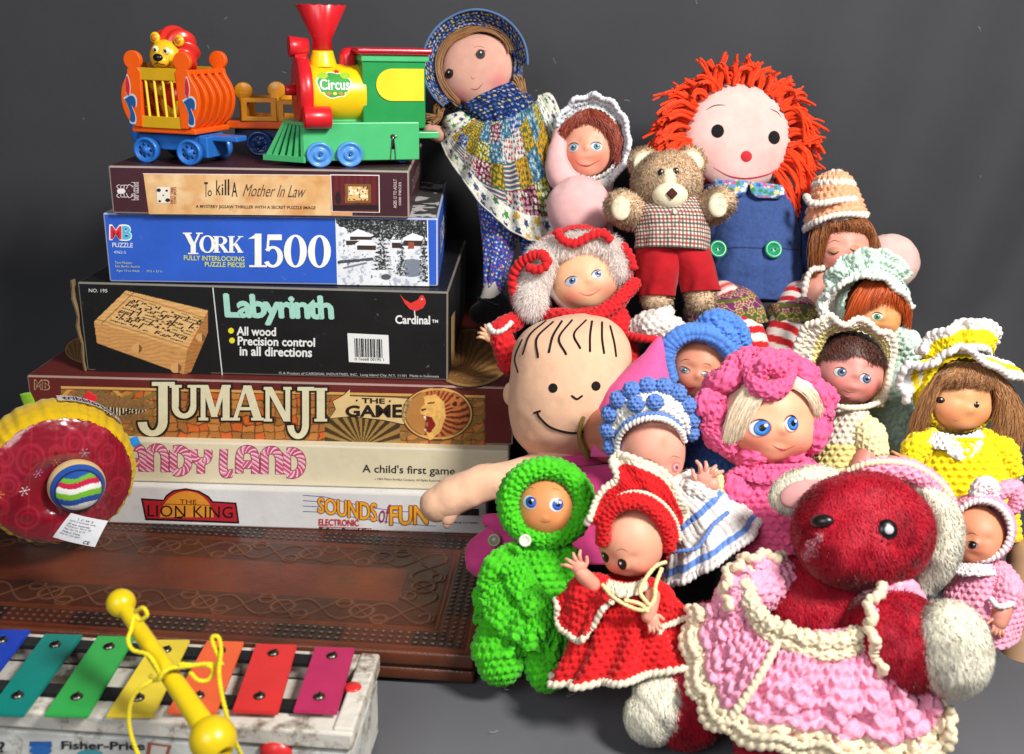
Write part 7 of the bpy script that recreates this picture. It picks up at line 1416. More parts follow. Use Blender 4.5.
mb = hairs(t, fr, H, gd, 1700, .5, HB, jit=1.7, wave=1.0, colv=.3)
gd = [[(.2, -.5, 1.1), (.78, -1.05, .8), (.92, -.85, .4), (.98, -.6, -.3)], [(.3, -.4, 1.1), (1.05, -1.05, .6), (1.16, -.85, -.3), (1.06, -.75, -1.3)], [(.4, -.3, 1.1), (1.3, -.9, .5), (1.5, -.8, -.5), (1.4, -.7, -1.55)], [(.5, -.2, 1.1), (1.6, -.7, .5), (1.9, -.5, -.5), (1.75, -.4, -1.5)], [(.6, .0, 1.0), (1.8, -.4, .4), (2.1, -.2, -.5), (1.95, -.1, -1.3)]]
G = np.array([[H.w(np.array(p)*H.r) for p in g] for g in gd]); strands(mb, G, 2200, .5, 2.0, 11, HB, .3, wave=1.6, wf=2); mb.grid(cap_grid(H, 1.06, 1.1), True, HB*.6); mb.build('hair', 'hair', t, fr)
mb = MB(); knit(mb, cap_grid(H, 1.22, 1.15, PI-.05, 20, 60, off=(0, 2, 7)), 8, 7, 2.6, True, YL); ht = mb.build('hat', 'yarn', t, fr)
yw = lambda u, v, ki, ci: np.where(((ki >= ki.max()) | (ki == 0))[..., None], WT, YL)
ribbonruffle(t, fr, 'hat_ruffle', [(918, 352, -10), (932, 336, -20), (954, 326, -26), (978, 321, -28), (996, 328, -22), (996, 345, -14)], [(936, 368, -12), (944, 358, -22), (956, 352, -28), (972, 350, -30), (986, 352, -24), (990, 358, -14)], YL, 4, 4, rowcol=yw, edge=WT, er=3.4)
ribbonruffle(t, fr, 'hat_ruffle', [(906, 402, -16), (901, 384, -24), (906, 364, -30), (922, 366, -40), (936, 362, -44), (948, 352, -46), (962, 347, -46), (978, 356, -44), (992, 366, -38), (1008, 374, -30), (1026, 380, -20), (1036, 396, -10)], [(922, 380, -8), (924, 368, -16), (930, 362, -24), (936, 358, -32), (944, 355, -34), (952, 353, -36), (962, 352, -36), (972, 353, -34), (984, 355, -30), (996, 358, -24), (1008, 362, -16), (1016, 372, -8)], YL, 7, 4, rowcol=yw, edge=WT, er=3.4)
ribbonruffle(t, fr, 'collar', [(926, 444, -26), (936, 448, -32), (948, 452, -36), (962, 462, -36), (978, 452, -34), (984, 438, -26)], [(930, 430, -10), (938, 432, -18), (948, 434, -22), (960, 436, -22), (972, 434, -20), (980, 430, -10)], WT, 4, 3, sh=5.5)
P = loft([(930, 436, -2), (916, 456, -6), (906, 490, -8), (900, 540, -6)], [(984, 436, -2), (1000, 456, -6), (1012, 490, -8), (1020, 540, -6)], 28); mb = MB(); knit(mb, P, 8, 7, 3.0, True, YL); mb.build('dress', 'yarn', t, fr)
for pts in ([(930, 440, -8), (918, 448, -16), (912, 460, -22)], [(986, 440, -8), (1002, 452, -12), (1012, 470, -14)]): klimb(t, fr, 'sleeve', pts, [11, 14, 10], YL, 8, 6, 2.4, rowcol=yw)
hand(t, fr, (912, 462, -28), (890, 459, -32), 6.5, hx(220, 150, 100), thumb=1)
# --- pink bonnet doll -------------------------------------------------------------------
fr = Fr(.80); t = thing('pink_bonnet_doll', 'blond doll with large blue side glancing eyes in a bright pink ruffled bonnet', 'doll', fr.w(q(770, 560, 0)))
HP = hx(236, 96, 144)
H = Head(769, 418, -16, (46, 38, 45), yaw=8, pitch=3, roll=8, bumps=[(.02, -.14, .12, .11, 3.0), (-.52, -.42, .30, .27, 4.6), (.52, -.42, .32, .28, 6.2), (-.38, .12, .26, .2, -1.8), (.38, .12, .26, .2, -1.8), (0, -.8, .26, .18, 2.6), (0, -.46, .2, .08, -1.0), (0, -.56, .18, .08, .8)], jaw=.10)
hd = mkhead(t, fr, H, hx(228, 166, 132), [(-.5, -.42, .28, hx(230, 110, 100), .55), (.5, -.42, .28, hx(230, 110, 100), .55)])
eye(hd, H, fr, 760.5, 428, 8.2, 7.2, hx(50, 110, 190), look=(.22, .08), white=hx(210, 214, 220), ir=.86, lashc=hx(40, 30, 34), shadow=hx(190, 120, 100)); eye(hd, H, fr, 791, 423.5, 6.6, 7.2, hx(50, 110, 190), look=(.25, .08), white=hx(210, 214, 220), ir=.86, lashc=hx(40, 30, 34), shadow=hx(190, 120, 100))
mouth(hd, H, fr, [(772, 445), (778, 448.5), (786, 449.5), (795, 446)], .9, hx(196, 84, 76)); brows(hd, H, fr, [[(750, 411), (754, 408.5), (760, 409.5)]], .4)
BD = hx(246, 226, 196)
gd = [[(.0, -.72, .8), (-.42, -.95, .74), (-.62, -.9, .35), (-.72, -.72, -.35)], [(-.05, -.6, .9), (-.6, -.9, .8), (-.88, -.75, .3), (-.9, -.55, -.6)], [(-.1, -.4, 1.0), (-.8, -.75, .9), (-1.1, -.55, .3), (-1.04, -.4, -.6)]]
mb = hairs(t, fr, H, gd, 1500, .42, BD, jit=1.2, colv=.12, wave=.4); gd = [[(.0, -.72, .8), (.35, -.92, .78), (.55, -.86, .6), (.72, -.72, .3)], [(.05, -.6, .95), (.5, -.9, .85), (.8, -.75, .55), (.92, -.5, .2)], [(.1, -.4, 1.0), (.8, -.75, .9), (1.05, -.5, .5), (1.02, -.35, .1)]]
G = np.array([[H.w(np.array(p)*H.r) for p in g] for g in gd]); strands(mb, G, 1100, .42, 1.2, 9, BD, .12); mb.grid(cap_grid(H, 1.02, 1.1), True, BD*.7); mb.build('hair', 'hair', t, fr)
mb = MB(); knit(mb, cap_grid(H, 1.22, 1.3, PI-.05, 22, 70, off=(-4, 6, 2)), 8, 7, 2.6, True, HP); bn = mb.build('bonnet', 'yarn', t, fr)
def ringpts(cx, cy, rx, ry, d, k=26, wob=0, f=9): return [(cx+(rx+wob*math.sin(f*a))*math.cos(a), cy-(ry+wob*math.sin(f*a+1))*math.sin(a), d+4*math.sin(f*a+2)*(wob > 0)) for a in np.linspace(-PI/2, 1.5*PI, k+1)]
def puffring(par, fr, name, pts, r, col, waves=14, amp=.22, sw=7.5, sh=6.5, ka=2.8, seg=34, flat=.8):
    P = sweep([q(*p) for p in pts], r, 200, seg, flat, round_=False, rfun=lambda u, ph: 1+amp*np.sin(u*2*PI*waves+1.4*np.sin(ph)+.6*np.sin(u*17)))
    mb = MB(); knit(mb, P, sw, sh, ka, True, col); return mb.build(name, 'yarn', par, fr)
puffring(t, fr, 'bonnet_brim', ringpts(765, 410, 54, 46, -22, 40, 2.0, 9), 12.5, HP, 13, .25)
puffring(t, fr, 'bonnet_brim', ringpts(765, 409, 59, 51, -8, 40, 2.0, 7), 10, HP*.97, 11, .25)
for pts in ([(750, 372, -40), (756, 386, -50), (770, 391, -52), (783, 385, -48), (790, 370, -38)], [(760, 378, -48), (766, 366, -50), (778, 368, -50)]): klimb(bn, fr, 'bonnet_knot', pts, [6, 8, 9, 8, 6][:len(pts)], HP, 7, 5, 2.4, n=30)
P = loft([(742, 462, -6), (728, 485, -10), (722, 515, -14), (728, 555, -14)], [(806, 460, -6), (826, 480, -10), (826, 515, -14), (820, 555, -14)], 34); mb = MB(); knit(mb, P, 8, 7, 3.0, True, HP); mb.build('dress', 'yarn', t, fr)
ribbonruffle(t, fr, 'collar', [(734, 472, -34), (752, 482, -44), (776, 484, -48), (800, 478, -42), (820, 466, -30)], [(744, 458, -20), (758, 464, -30), (776, 466, -34), (794, 462, -28), (808, 456, -18)], HP, 5, 4, ka=2.6)
klimb(t, fr, 'sleeve', [(744, 478, -16), (736, 490, -26), (734, 502, -28)], [13, 17, 13], HP, 8, 6.5, 2.6)
# ================================================================== front row
# --- blue and white bonnet baby ------------------------------------------------
fr = Fr(.79); t = thing('blue_bonnet_baby', 'bald vinyl baby leaning forward in a blue and white bonnet and white blue-striped dress', 'doll', fr.w(q(680, 590, 0)))
WT2, BL2 = hx(226, 222, 216), hx(96, 132, 200)
H = Head(652, 452, 0, (33, 33, 40), yaw=8, pitch=22, roll=-6, bumps=[(0, -.2, .12, .11, 2.4), (-.45, -.42, .28, .26, 3), (.45, -.42, .28, .26, 3), (-.36, -.02, .22, .12, -1.6), (.36, -.02, .22, .12, -1.6)])
hd = mkhead(t, fr, H, hx(224, 158, 138), [(.1, .6, .16, hx(196, 110, 70), .6), (.5, -.4, .22, hx(220, 100, 90), .4)])
for ex, ey in ((676, 467), (650, 471)):
    mb = MB(); u_ = H.uv(ex, ey); decal(mb, H, u_[0], u_[1], .16, .13, .2, hx(196, 120, 120), dome=.6); decal(mb, H, u_[0], u_[1], .10, .085, .8, hx(214, 160, 160), dome=.3); decal(mb, H, u_[0], u_[1], .05, .05, 1.2, hx(120, 80, 100)); mb.build('eye', 'gloss', hd, fr)
brows(hd, H, fr, [[(640, 461), (648, 459), (655, 462)], [(668, 458), (675, 456), (681, 459)]], .35, hx(150, 80, 60))
mb = MB(); knit(mb, cap_grid(H, 1.12, 1.55, PI-.05, 22, 70, off=(0, 6, 4)), 7, 6, 2.2, True, WT2); bn = mb.build('bonnet', 'yarn', t, fr)
pb = [(618, 462, -4), (617, 444, -16), (624, 430, -28), (638, 421, -36), (654, 418, -40), (668, 421, -36), (680, 430, -28), (685, 442, -16)]
for nm, dx, dy, r_, c_ in (('bonnet_band', 0, 0, 2.8, WT2), ('bonnet_stripe', -1, -4.5, 2.0, BL2), ('bonnet_band', -2, -9, 3.2, WT2)): mb = MB(); rope(mb, [q(a+dx, b+dy, c+(-dy)*.8) for a, b, c in pb], r_, 4.6, c_, amp=.45); mb.build(nm, 'yarn', bn, fr)
mb = MB(); P0 = [(611, 446, 0), (608, 428, -6), (611, 410, -12), (622, 396, -18), (638, 388, -20), (656, 386, -20), (672, 390, -18), (684, 402, -12), (690, 418, -6), (690, 432, 0)]
A_ = crom([q(*p) for p in P0], 11); B_in = crom([q(a*.5+p[0]*.5, p[1]*.6+.4*b_, p[2]-10) for (a, b_, _), p in zip(pb+pb[-2:], P0)], 11)
G_ = crom(A_, 60)*1.0; I_ = crom(np.array([q(*p) for p in pb]), 60)+np.array([0, 6, 6]); uu = np.linspace(0, 1, 8)[:, None, None]; P = I_*(1-uu)+G_*uu; P[..., 1] -= 8*np.sin(uu[..., 0]*PI)
knit(mb, P, 8, 7, 2.6, False, WT2); knit(mb, P+np.array([0, 3, 0]), 8, 7, 2, False, WT2, face=1); mb.build('bonnet_frill', 'yarn', bn, fr)
for k, c in enumerate(A_):
    for o_ in ((0, 0),):
        mb = MB(); P = ell(c+np.array([o_[0], -6, o_[1]])*(1 if k < 9 else .6), (8.5, 8, 8), 16, 20); knit(mb, P, 4.5, 4, 2.0, True, BL2); mb.build('bobble', 'yarn', bn, fr)
for c in ((636, 404, -34), (655, 402, -36)): mb = MB(); knit(mb, ell(q(*c), (8, 6, 7), 16, 20), 4.5, 4, 2, True, BL2); mb.build('bobble', 'yarn', bn, fr)
P = loft([(640, 494, 0), (650, 520, -6), (656, 548, -16), (652, 578, -22), (655, 588, -24)], [(690, 478, 0), (716, 490, -6), (738, 500, -14), (756, 516, -20), (757, 522, -22)], [20, 26, 30, 34, 36], n=60, seg=100, back=.8)
P2 = loft([(636, 484, -2), (644, 505, -8), (660, 530, -14), (666, 548, -16), (668, 556, -18), (664, 584, -24)], [(688, 470, -2), (700, 478, -8), (716, 486, -14), (730, 500, -18), (744, 507, -20), (757, 522, -26)], [18, 22, 26, 30, 36, 44], n=80, seg=140, fold=3.2, fk=9, fo=0, back=.9)
def rc(u, v, ki, ci): return np.where(((ki == ki.max()-1) | (ki == int(ki.max()*.52)))[..., None], BL2, WT2)
mb = MB(); knit(mb, P2, 6, 6.2, 2.2, True, WT2, rowcol=rc, style='rib'); dr = mb.build('dress', 'yarn', t, fr); mb = MB(); rope(mb, P2[-1][::2], 3.2, 5, WT2, close=True, amp=.45); mb.build('hem_edging', 'yarn', dr, fr)
mb = MB(); rope(mb, [q(*p) for p in ((664, 553, -52), (680, 551, -60), (696, 548, -62), (706, 536, -60), (714, 524, -54), (728, 512, -44))], 1.8, 4.4, BL2); mb.build('waist_stripe', 'yarn', dr, fr)
klimb(t, fr, 'sleeve', [(684, 492, -16), (694, 490, -24), (704, 494, -28)], [11, 13, 11], WT2, 6, 5.5, 2); limb(t, fr, 'arm', [(700, 490, -26), (712, 484, -32)], [8, 7], hx(224, 158, 138)); hand(t, fr, (700, 488, -30), (711, 464, -36), 8.5, hx(226, 160, 140), 1.8, 1)
klimb(t, fr, 'cuff', [(712, 480, -14), (716, 492, -18)], [11, 10], hx(206, 200, 150), 6, 5, 1.6)
# --- green crochet doll ---------------------------------------------------------
fr = Fr(.757); t = thing('green_crochet_doll', 'small doll in a bright green crochet hooded outfit standing beside the leather board', 'doll', fr.w(q(525, 690, 0)))
GR = hx(70, 190, 24)
H = Head(546, 507, -8, (30, 28, 31), yaw=-2, pitch=2, roll=3, bumps=[(0, -.22, .1, .08, .9), (-.5, -.4, .3, .28, 1.6), (.5, -.4, .3, .28, 1.6)], jaw=.05)
hd = mkhead(t, fr, H, hx(208, 138, 84), [(-.5, -.4, .2, hx(220, 110, 70), .3), (.5, -.4, .2, hx(220, 110, 70), .3)])
for ex, ey, lx in ((530, 502.5, .22), (556, 505, .22)): eye(hd, H, fr, ex, ey, 6.6, 6.4, hx(40, 80, 170), look=(lx, .05), white=hx(196, 204, 214), ir=.72, lash=False)
mb = MB(); stroke(mb, H, [(539, 521), (545, 522), (551, 521)], .5, hx(150, 80, 50), .0); mb.build('mouth', 'vinyl', hd, fr); brows(hd, H, fr, [[(527, 489), (531, 487.5), (535, 489)], [(551, 489), (556, 489), (560, 491)]], .35, hx(110, 60, 30))
mb = MB(); knit(mb, cap_grid(H, 1.25, 1.3, PI-.05, 22, 60, off=(0, 4, 0)), 7, 6, 2.4, True, GR); hh = mb.build('hood', 'yarn', t, fr)
puffring(hh, fr, 'hood_brim', ringpts(546, 504, 37, 35, -20, 40), 9.0, GR, 1, 0, sw=6.5, sh=6, ka=2.8, flat=1.0); puffring(hh, fr, 'hood_brim', ringpts(546, 503, 41, 38, -8, 40), 7.5, GR*.9, 1, 0, sw=6.5, sh=6, ka=2.6, flat=1.1)
c = q(525, 540.5, -44); mb = MB(); mb.grid(lathe([(0, .01), (0, 4), (1, 5), (0, 6.2), (-1.5, 6)], c, c+np.array([-.1, -1, .2]), 26), True, hx(206, 206, 190)); mb.build('button', 'gloss', t, fr)
P = loft([(522, 540, 0), (513, 560, -4), (508, 590, -6), (504, 620, -6), (500, 648, -4)], [(564, 540, 0), (570, 562, -4), (568, 592, -6), (562, 620, -6), (560, 652, -4)], [20, 26, 28, 28, 26], n=50, seg=80, back=.9); mb = MB(); knit(mb, P, 8.5, 7.5, 3.4, True, GR, k=6); mb.build('body', 'yarn', t, fr)
ribbonruffle(t, fr, 'skirt_ruffle', [(478, 600, -30), (486, 618, -40), (500, 634, -46), (516, 644, -48), (534, 652, -46), (550, 662, -42), (566, 660, -32)], [(500, 572, -26), (508, 580, -32), (518, 590, -36), (530, 598, -38), (544, 604, -36), (558, 610, -32), (568, 612, -24)], GR, 5, 6, sw=8, sh=7, ka=3.4)
ribbonruffle(t, fr, 'skirt_ruffle', [(500, 570, -36), (510, 592, -46), (524, 612, -50), (536, 630, -50), (548, 650, -48)], [(520, 552, -28), (530, 566, -34), (540, 584, -38), (550, 600, -36), (560, 618, -34)], GR, 4, 5, sw=8, sh=7, ka=3.4)
ribbonruffle(t, fr, 'sleeve_ruffle', [(500, 558, -22), (486, 570, -22), (476, 586, -18), (473, 606, -14), (475, 624, -10)], [(514, 566, -26), (504, 580, -28), (496, 592, -26), (492, 606, -22), (488, 620, -16)], GR, 3, 5, sw=8, sh=7, ka=3.2)
klimb(t, fr, 'sleeve', [(512, 556, -16), (498, 566, -24), (488, 582, -24)], [12, 13, 10], GR, 8, 7, 3); klimb(t, fr, 'sleeve', [(566, 556, -10), (574, 575, -14), (574, 596, -16)], [11, 12, 10], GR, 8, 7, 3)
for pts, r_ in (([(500, 628, -12), (499, 648, -16), (500, 660, -18)], [20, 26, 23]), ([(546, 640, -12), (546, 660, -16), (547, 670, -18)], [17, 22, 20])): klimb(t, fr, 'leg', pts, r_, GR, 8.5, 7.5, 3.4, seg=40, n=30)
# --- red crochet doll --------------------------------------------------------------
fr = Fr(.725); t = thing('red_crochet_doll', 'bald baby doll looking down in a red crochet dress and bonnet trimmed with cream', 'doll', fr.w(q(620, 694, 0)))
RD2, CT = hx(206, 22, 26), hx(226, 214, 190)
H = Head(631, 540, 0, (33, 34, 37), yaw=-26, pitch=22, roll=-4, bumps=[(0, -.26, .13, .11, 2.6), (-.45, -.42, .28, .26, 3.4), (.45, -.42, .28, .26, 3.4), (-.36, -.02, .2, .14, -1.6), (.36, -.02, .2, .14, -1.6), (0, -.6, .2, .1, 1.4)])
hd = mkhead(t, fr, H, hx(226, 162, 134), [(-.45, -.4, .25, hx(220, 100, 80), .45), (.5, -.4, .25, hx(220, 100, 80), .45)])
for ex, ey in ((622, 564), (605, 557)):
    mb = MB(); u_ = H.uv(ex, ey); decal(mb, H, u_[0], u_[1], .14, .15, .3, hx(60, 30, 24), dome=.6); decal(mb, H, u_[0], u_[1], .11, .12, .9, (.008, .006, .006), dome=.4); decal(mb, H, u_[0]-.03, u_[1]+.04, .03, .03, 1.5, (.8, .8, .8)); mb.build('eye', 'gloss', hd, fr)  # topmost white decal is a painted highlight
brows(hd, H, fr, [[(616, 551), (622, 549), (628, 552)]], .35)
mouth(hd, H, fr, [(603, 577), (608, 580), (614, 580)], .9, hx(176, 40, 40))
mb = MB(); knit(mb, cap_grid(H, 1.12, 1.6, PI-.05, 22, 70, off=(4, 6, 4)), 7, 6, 2.4, True, RD2); bn = mb.build('bonnet', 'yarn', t, fr)
pb = [(603, 540, -28), (604, 524, -34), (612, 510, -36), (626, 503, -38), (642, 504, -36), (656, 513, -30), (666, 528, -22), (669, 546, -14)]
for nm, dx, dy, r_, c_, s_ in (('bonnet_band', 0, 0, 6.5, RD2, 5.6), ('bonnet_stripe', 1.5, -7, 1.8, CT, 3.4), ('bonnet_band', 2.5, -10.5, 3.4, RD2, 4.6), ('bonnet_stripe', 4, -14.5, 1.9, CT, 3.4)):
    P_ = [q(a+dx*(1+(a-600)/40), b+dy*(1-(a-600)/110)+0, c+4) for a, b, c in pb]
    if r_ > 5: mb = MB(); knit(mb, sweep(P_, r_, 60, 26), 5.5, 4.6, 2.2, True, RD2); mb.build(nm, 'yarn', bn, fr)
    else: mb = MB(); rope(mb, P_, r_, s_, c_, amp=.45); mb.build(nm, 'yarn', bn, fr)
rw = lambda u, v, ki, ci: np.where((ki >= ki.max())[..., None], CT, RD2)
ribbonruffle(t, fr, 'bonnet_frill', [(587, 524, -26), (592, 508, -30), (604, 492, -30), (616, 478, -26), (612, 462, -22), (624, 456, -20), (646, 462, -20), (664, 474, -20), (677, 490, -18), (685, 508, -12), (686, 520, -8)], [(602, 524, -26), (606, 510, -30), (614, 498, -32), (624, 492, -32), (634, 490, -32), (644, 490, -30), (652, 494, -28), (660, 502, -24), (666, 512, -20), (670, 522, -14), (672, 532, -10)], RD2, 4, 4.5, sw=6, sh=5.5, ka=2.4, rowcol=rw, edge=CT, er=3.2)
P = loft([(606, 576, 0), (592, 600, -6), (578, 630, -10), (564, 660, -14), (554, 680, -16)], [(648, 580, 0), (660, 600, -6), (674, 622, -12), (690, 640, -16), (702, 652, -18)], [20, 26, 30, 38, 46], n=60, seg=170, fold=7, fk=9, fo=0, back=.9); mb = MB(); knit(mb, P, 7, 6.5, 3.0, True, RD2, k=6); dr = mb.build('dress', 'yarn', t, fr)
mb = MB(); rope(mb, P[-1][::2], 3.4, 5.2, CT, close=True, amp=.45); mb.build('hem_edging', 'yarn', dr, fr)
ribbonruffle(t, fr, 'cape_ruffle', [(556, 598, -18), (558, 622, -26), (570, 636, -34), (580, 640, -40), (592, 628, -44), (602, 610, -46), (612, 600, -46)], [(578, 580, -18), (582, 590, -26), (588, 596, -32), (594, 596, -36), (600, 592, -38), (606, 588, -38), (614, 586, -38)], RD2, 4, 4, sw=7, sh=6, ka=2.8, edge=CT, er=3.0)
ribbonruffle(t, fr, 'cape_ruffle', [(656, 634, -36), (664, 628, -38), (680, 620, -34), (696, 618, -26), (702, 630, -18), (690, 650, -14), (676, 666, -16)], [(650, 596, -34), (660, 594, -32), (670, 596, -28), (678, 602, -22), (682, 614, -16), (678, 630, -12), (666, 644, -12)], RD2, 3, 4.5, sw=7, sh=6, ka=2.8, edge=CT, er=3.0)
klimb(t, fr, 'sleeve', [(600, 588, -14), (584, 590, -22), (578, 604, -24)], [13, 15, 12], RD2, 7, 6, 2.8); klimb(t, fr, 'sleeve', [(652, 590, -16), (662, 598, -24), (660, 610, -28)], [11, 12, 9], RD2, 7, 6, 2.8)
limb(t, fr, 'arm', [(592, 584, -30), (584, 576, -36), (580, 572, -38)], [8, 7.5, 6.5], hx(222, 150, 126)); hand(t, fr, (584, 574, -38), (570, 556, -44), 7.5, hx(224, 154, 130), 1.6, -1)
limb(t, fr, 'arm', [(652, 596, -40), (650, 608, -46), (648, 616, -48)], [8, 7.5, 6.5], hx(222, 150, 126)); hand(t, fr, (650, 612, -48), (656, 632, -50), 6.8, hx(224, 154, 130), .6, 1)
ribbonruffle(t, fr, 'collar', [(604, 590, -44), (614, 596, -48), (626, 598, -50), (640, 594, -46), (650, 588, -36)], [(608, 580, -34), (616, 582, -38), (626, 584, -40), (638, 582, -36), (646, 578, -30)], CT, 4, 2.5, sw=5, sh=4.5, ka=2)
mb = MB()
for pts in ([(602, 584, -52), (612, 596, -58), (628, 606, -60), (644, 610, -60), (654, 600, -56), (656, 584, -48), (662, 568, -40)], [(650, 606, -60), (640, 592, -56), (646, 578, -50), (656, 566, -44), (666, 562, -36)], [(648, 612, -60), (640, 604, -60), (624, 600, -60)]): rope(mb, [q(*p) for p in pts], 1.9, 4, hx(226, 208, 150), amp=.2)
mb.build('tie_cord', 'yarn', t, fr)
# --- big red bear -------------------------------------------------------------------
fr = Fr(.715); t = thing('red_teddy_bear', 'large worn dark red plush bear in a pink and cream crochet dress', 'teddy bear', fr.w(q(800, 760, 0)))
RB, RC_, CB = hx(204, 30, 54), hx(166, 28, 50), hx(255, 250, 232); PNK, CRE = hx(240, 160, 186), hx(226, 210, 178)
def redv(R0): n = fbm(R0, .035); c = np.ones(R0.shape)*RB; c = mixc(c, np.clip(n*1.4, 0, .6), hx(214, 60, 80)); return mixc(c, np.clip(-n*1.5-.2, 0, .7), hx(140, 12, 34))
def plush(t, name, P, n, col=None, cfn=redv, L=6.5, comb=(.25, -.1, -.9), w=.5, mess=.26, base=None, mask=None):
    mb = MB(); mb.grid(P, True, (RB*.8 if base is None else base)); fur(mb, P, n, L, w, comb, RB if col is None else col, .07, cfn=cfn, mess=mess, mask=mask); return mb.build(name, 'fur', t, fr)
Rh = rot(-16, 10, 6); hc = q(862, 530, -24)
def hf(D):   # rounded head with a blunt snout towards the lower left
    d = nrm(np.array([-.58, -.76, -.26])); k = np.clip(D@d, 0, 1); return 1+.26*k**6-.05*np.exp(-((D@nrm(np.array([-.1, -.9, .35])))-1)**2/.02)
P = ell(hc, (66, 58, 56), 70, 90, None, fn=hf); hd = plush(t, 'head', P, 52000, L=5)
trh = tree(P)
c = onsurf(trh, [(821, 521)], 4)[0]; mb = MB(); mb.grid(ell(c, (11, 7, 7), 20, 26, rot(-30, 0, -8)), True, hx(24, 16, 16)); mb.build('nose', 'plastic', hd, fr)
c = onsurf(trh, [(887, 530)], 1)[0]; nn_ = nrm(c-hc); mb = MB(); mb.grid(lathe([(-2, 10), (0, 10.2), (2, 9), (3.6, 6.5), (4.6, 3), (4.9, .01)], c, c+nn_, 36), True, hx(16, 14, 16)); ey_ = mb.build('eye', 'gloss', hd, fr)
mb = MB(); mb.grid(ell(c+nn_*4.6+np.array([-.5, -.3, .4]), (4.4, 1.6, 4.2), 14, 20), True, hx(190, 192, 196)); mb.build('eye_glint', 'gloss', ey_, fr)
mb = MB()
for px, py, a, b in ((816, 547, 7, 8), (809, 554, 4.6, 5), (821, 538, 3.4, 4)): c = onsurf(trh, [(px, py)], 2.4)[0]; fur(mb, ell(c+np.array([0, 4, 0]), (a, 4, b), 16, 20), 500, 4, .5, (0, -.3, -.5), hx(240, 150, 165), .1)
mb.build('worn_patch', 'fur', hd, fr)
mb = MB(); sline(mb, trh, [(804, 572), (826, 580), (852, 584), (874, 584)], 1.2, hx(50, 4, 12), 1.5); mb.build('mouth_seam', 'cloth', hd, fr)
# ears: cream lined
P = ell(q(808, 490, 6), (38, 12, 22), 30, 40, rot(0, 0, -14)); er = plush(t, 'ear', P, 14000, cfn=None, col=CB, L=6, base=CB*.8, mess=.5)
mb = MB(); mb.grid(ell(q(804, 494, -6), (25, 7, 14), 22, 30, rot(0, 0, -14)), True, hx(206, 150, 146)); mb.build('inner_ear', 'cloth', er, fr)
P = loft([(910, 482, 10), (920, 496, 2), (924, 524, -2), (920, 556, -2), (914, 586, 2)], [(922, 481, 12), (944, 494, 8), (958, 524, 6), (953, 562, 6), (932, 590, 8)], [8, 18, 22, 20, 10], n=50, seg=50); er = plush(t, 'ear', P, 16000, cfn=None, col=CB, L=6.5, base=CB*.8, mess=.5)
mb = MB(); knit(mb, loft([(846, 477, 0), (858, 468, -4), (880, 463, -6), (905, 466, -6), (930, 478, -4), (946, 494, 0)][:2]+[(880, 462, -8)], [(860, 484, 0), (876, 478, -10), (890, 474, -14)], 8), 6, 5, 2, True, PNK); 
P = sweep([q(*p) for p in ((846, 478, 0), (866, 470, -8), (890, 468, -10), (914, 472, -6), (936, 486, 0), (950, 502, 4))], [6, 9, 10, 10, 9, 6], 50, 24, .7); mb = MB(); knit(mb, P, 7, 6, 2.6, True, PNK); hb = mb.build('pink_headband', 'yarn', t, fr)
mb = MB(); rope(mb, [q(a, b-8, c-6) for a, b, c in ((846, 480, 0), (866, 472, -8), (890, 470, -10), (914, 474, -6), (936, 487, 0), (952, 504, 4))], 3, 5.5, CRE, amp=.4); mb.build('headband_edging', 'yarn', hb, fr)
# torso and limbs
P = loft([(785, 556, 10), (756, 580, 4), (748, 610, 0), (752, 650, 0), (748, 720, 4)], [(888, 560, 10), (896, 585, 4), (880, 615, 0), (878, 650, 0), (884, 720, 4)], [34, 46, 50, 50, 46], n=60, seg=80); plush(t, 'torso', P, 42000)
P = sweep([q(*p) for p in ((868, 622, -36), (882, 630, -54), (896, 637, -66), (910, 643, -76))], [30, 39, 43, 41], 40, 44, .95); ar = plush(t, 'arm', P, 40000)
P = ell(q(951, 647, -102), (31, 27, 40), 40, 50, rot(0, 0, -8)); plush(ar, 'paw', P, 26000, cfn=None, col=CB, L=8, base=CB*.8, mess=.55)
P = sweep([q(*p) for p in ((716, 640, 12), (698, 672, -4), (686, 706, -16))], [38, 41, 38], 34, 40); lg = plush(t, 'leg', P, 26000)
P = sweep([q(*p) for p in ((668, 698, -22), (658, 709, -27), (652, 715, -29))], [31, 31, 26], 26, 40, .9); plush(lg, 'foot_pad', P, 16000, cfn=None, col=CB, L=5, base=CB*.8)
P = sweep([q(*p) for p in ((800, 715, -40), (790, 748, -52), (782, 775, -60))], [48, 50, 46], 30, 40); plush(t, 'leg', P, 24000)
# dress: neck frill, skirt, sleeves
def pk(u, v, ki, ci): return np.where((ki >= ki.max()-1)[..., None], CRE, PNK)
hem = [(690, 606, -16), (686, 640, -30), (690, 676, -48), (700, 704, -70), (720, 728, -92), (760, 742, -108), (800, 750, -110), (840, 758, -108), (884, 766, -100), (922, 764, -92), (948, 736, -84), (946, 708, -76)]
wai = [(758, 586, -24), (758, 600, -40), (764, 612, -54), (774, 622, -68), (784, 628, -72), (800, 630, -76), (820, 631, -78), (840, 630, -76), (856, 626, -72), (868, 620, -66), (878, 612, -56), (884, 600, -44)]
n = 260; A_i = crom(np.array([q(*p) for p in wai]), n); A_o = crom(np.array([q(*p) for p in hem]), n); uu = np.linspace(0, 1, 30)[:, None, None]; v = np.linspace(0, 1, n)[None]
P = A_i*(1-uu)+A_o*uu; P[..., 1] -= 16*np.sin(uu[..., 0]*PI*.9)*np.ones_like(v)+uu[..., 0]*7*np.sin(v*2*PI*9+2*np.sin(v*7)); d = nrm(A_o-A_i)[None]; P = P+d*(uu[..., 0]*4*np.cos(v*2*PI*9+1))[..., None]
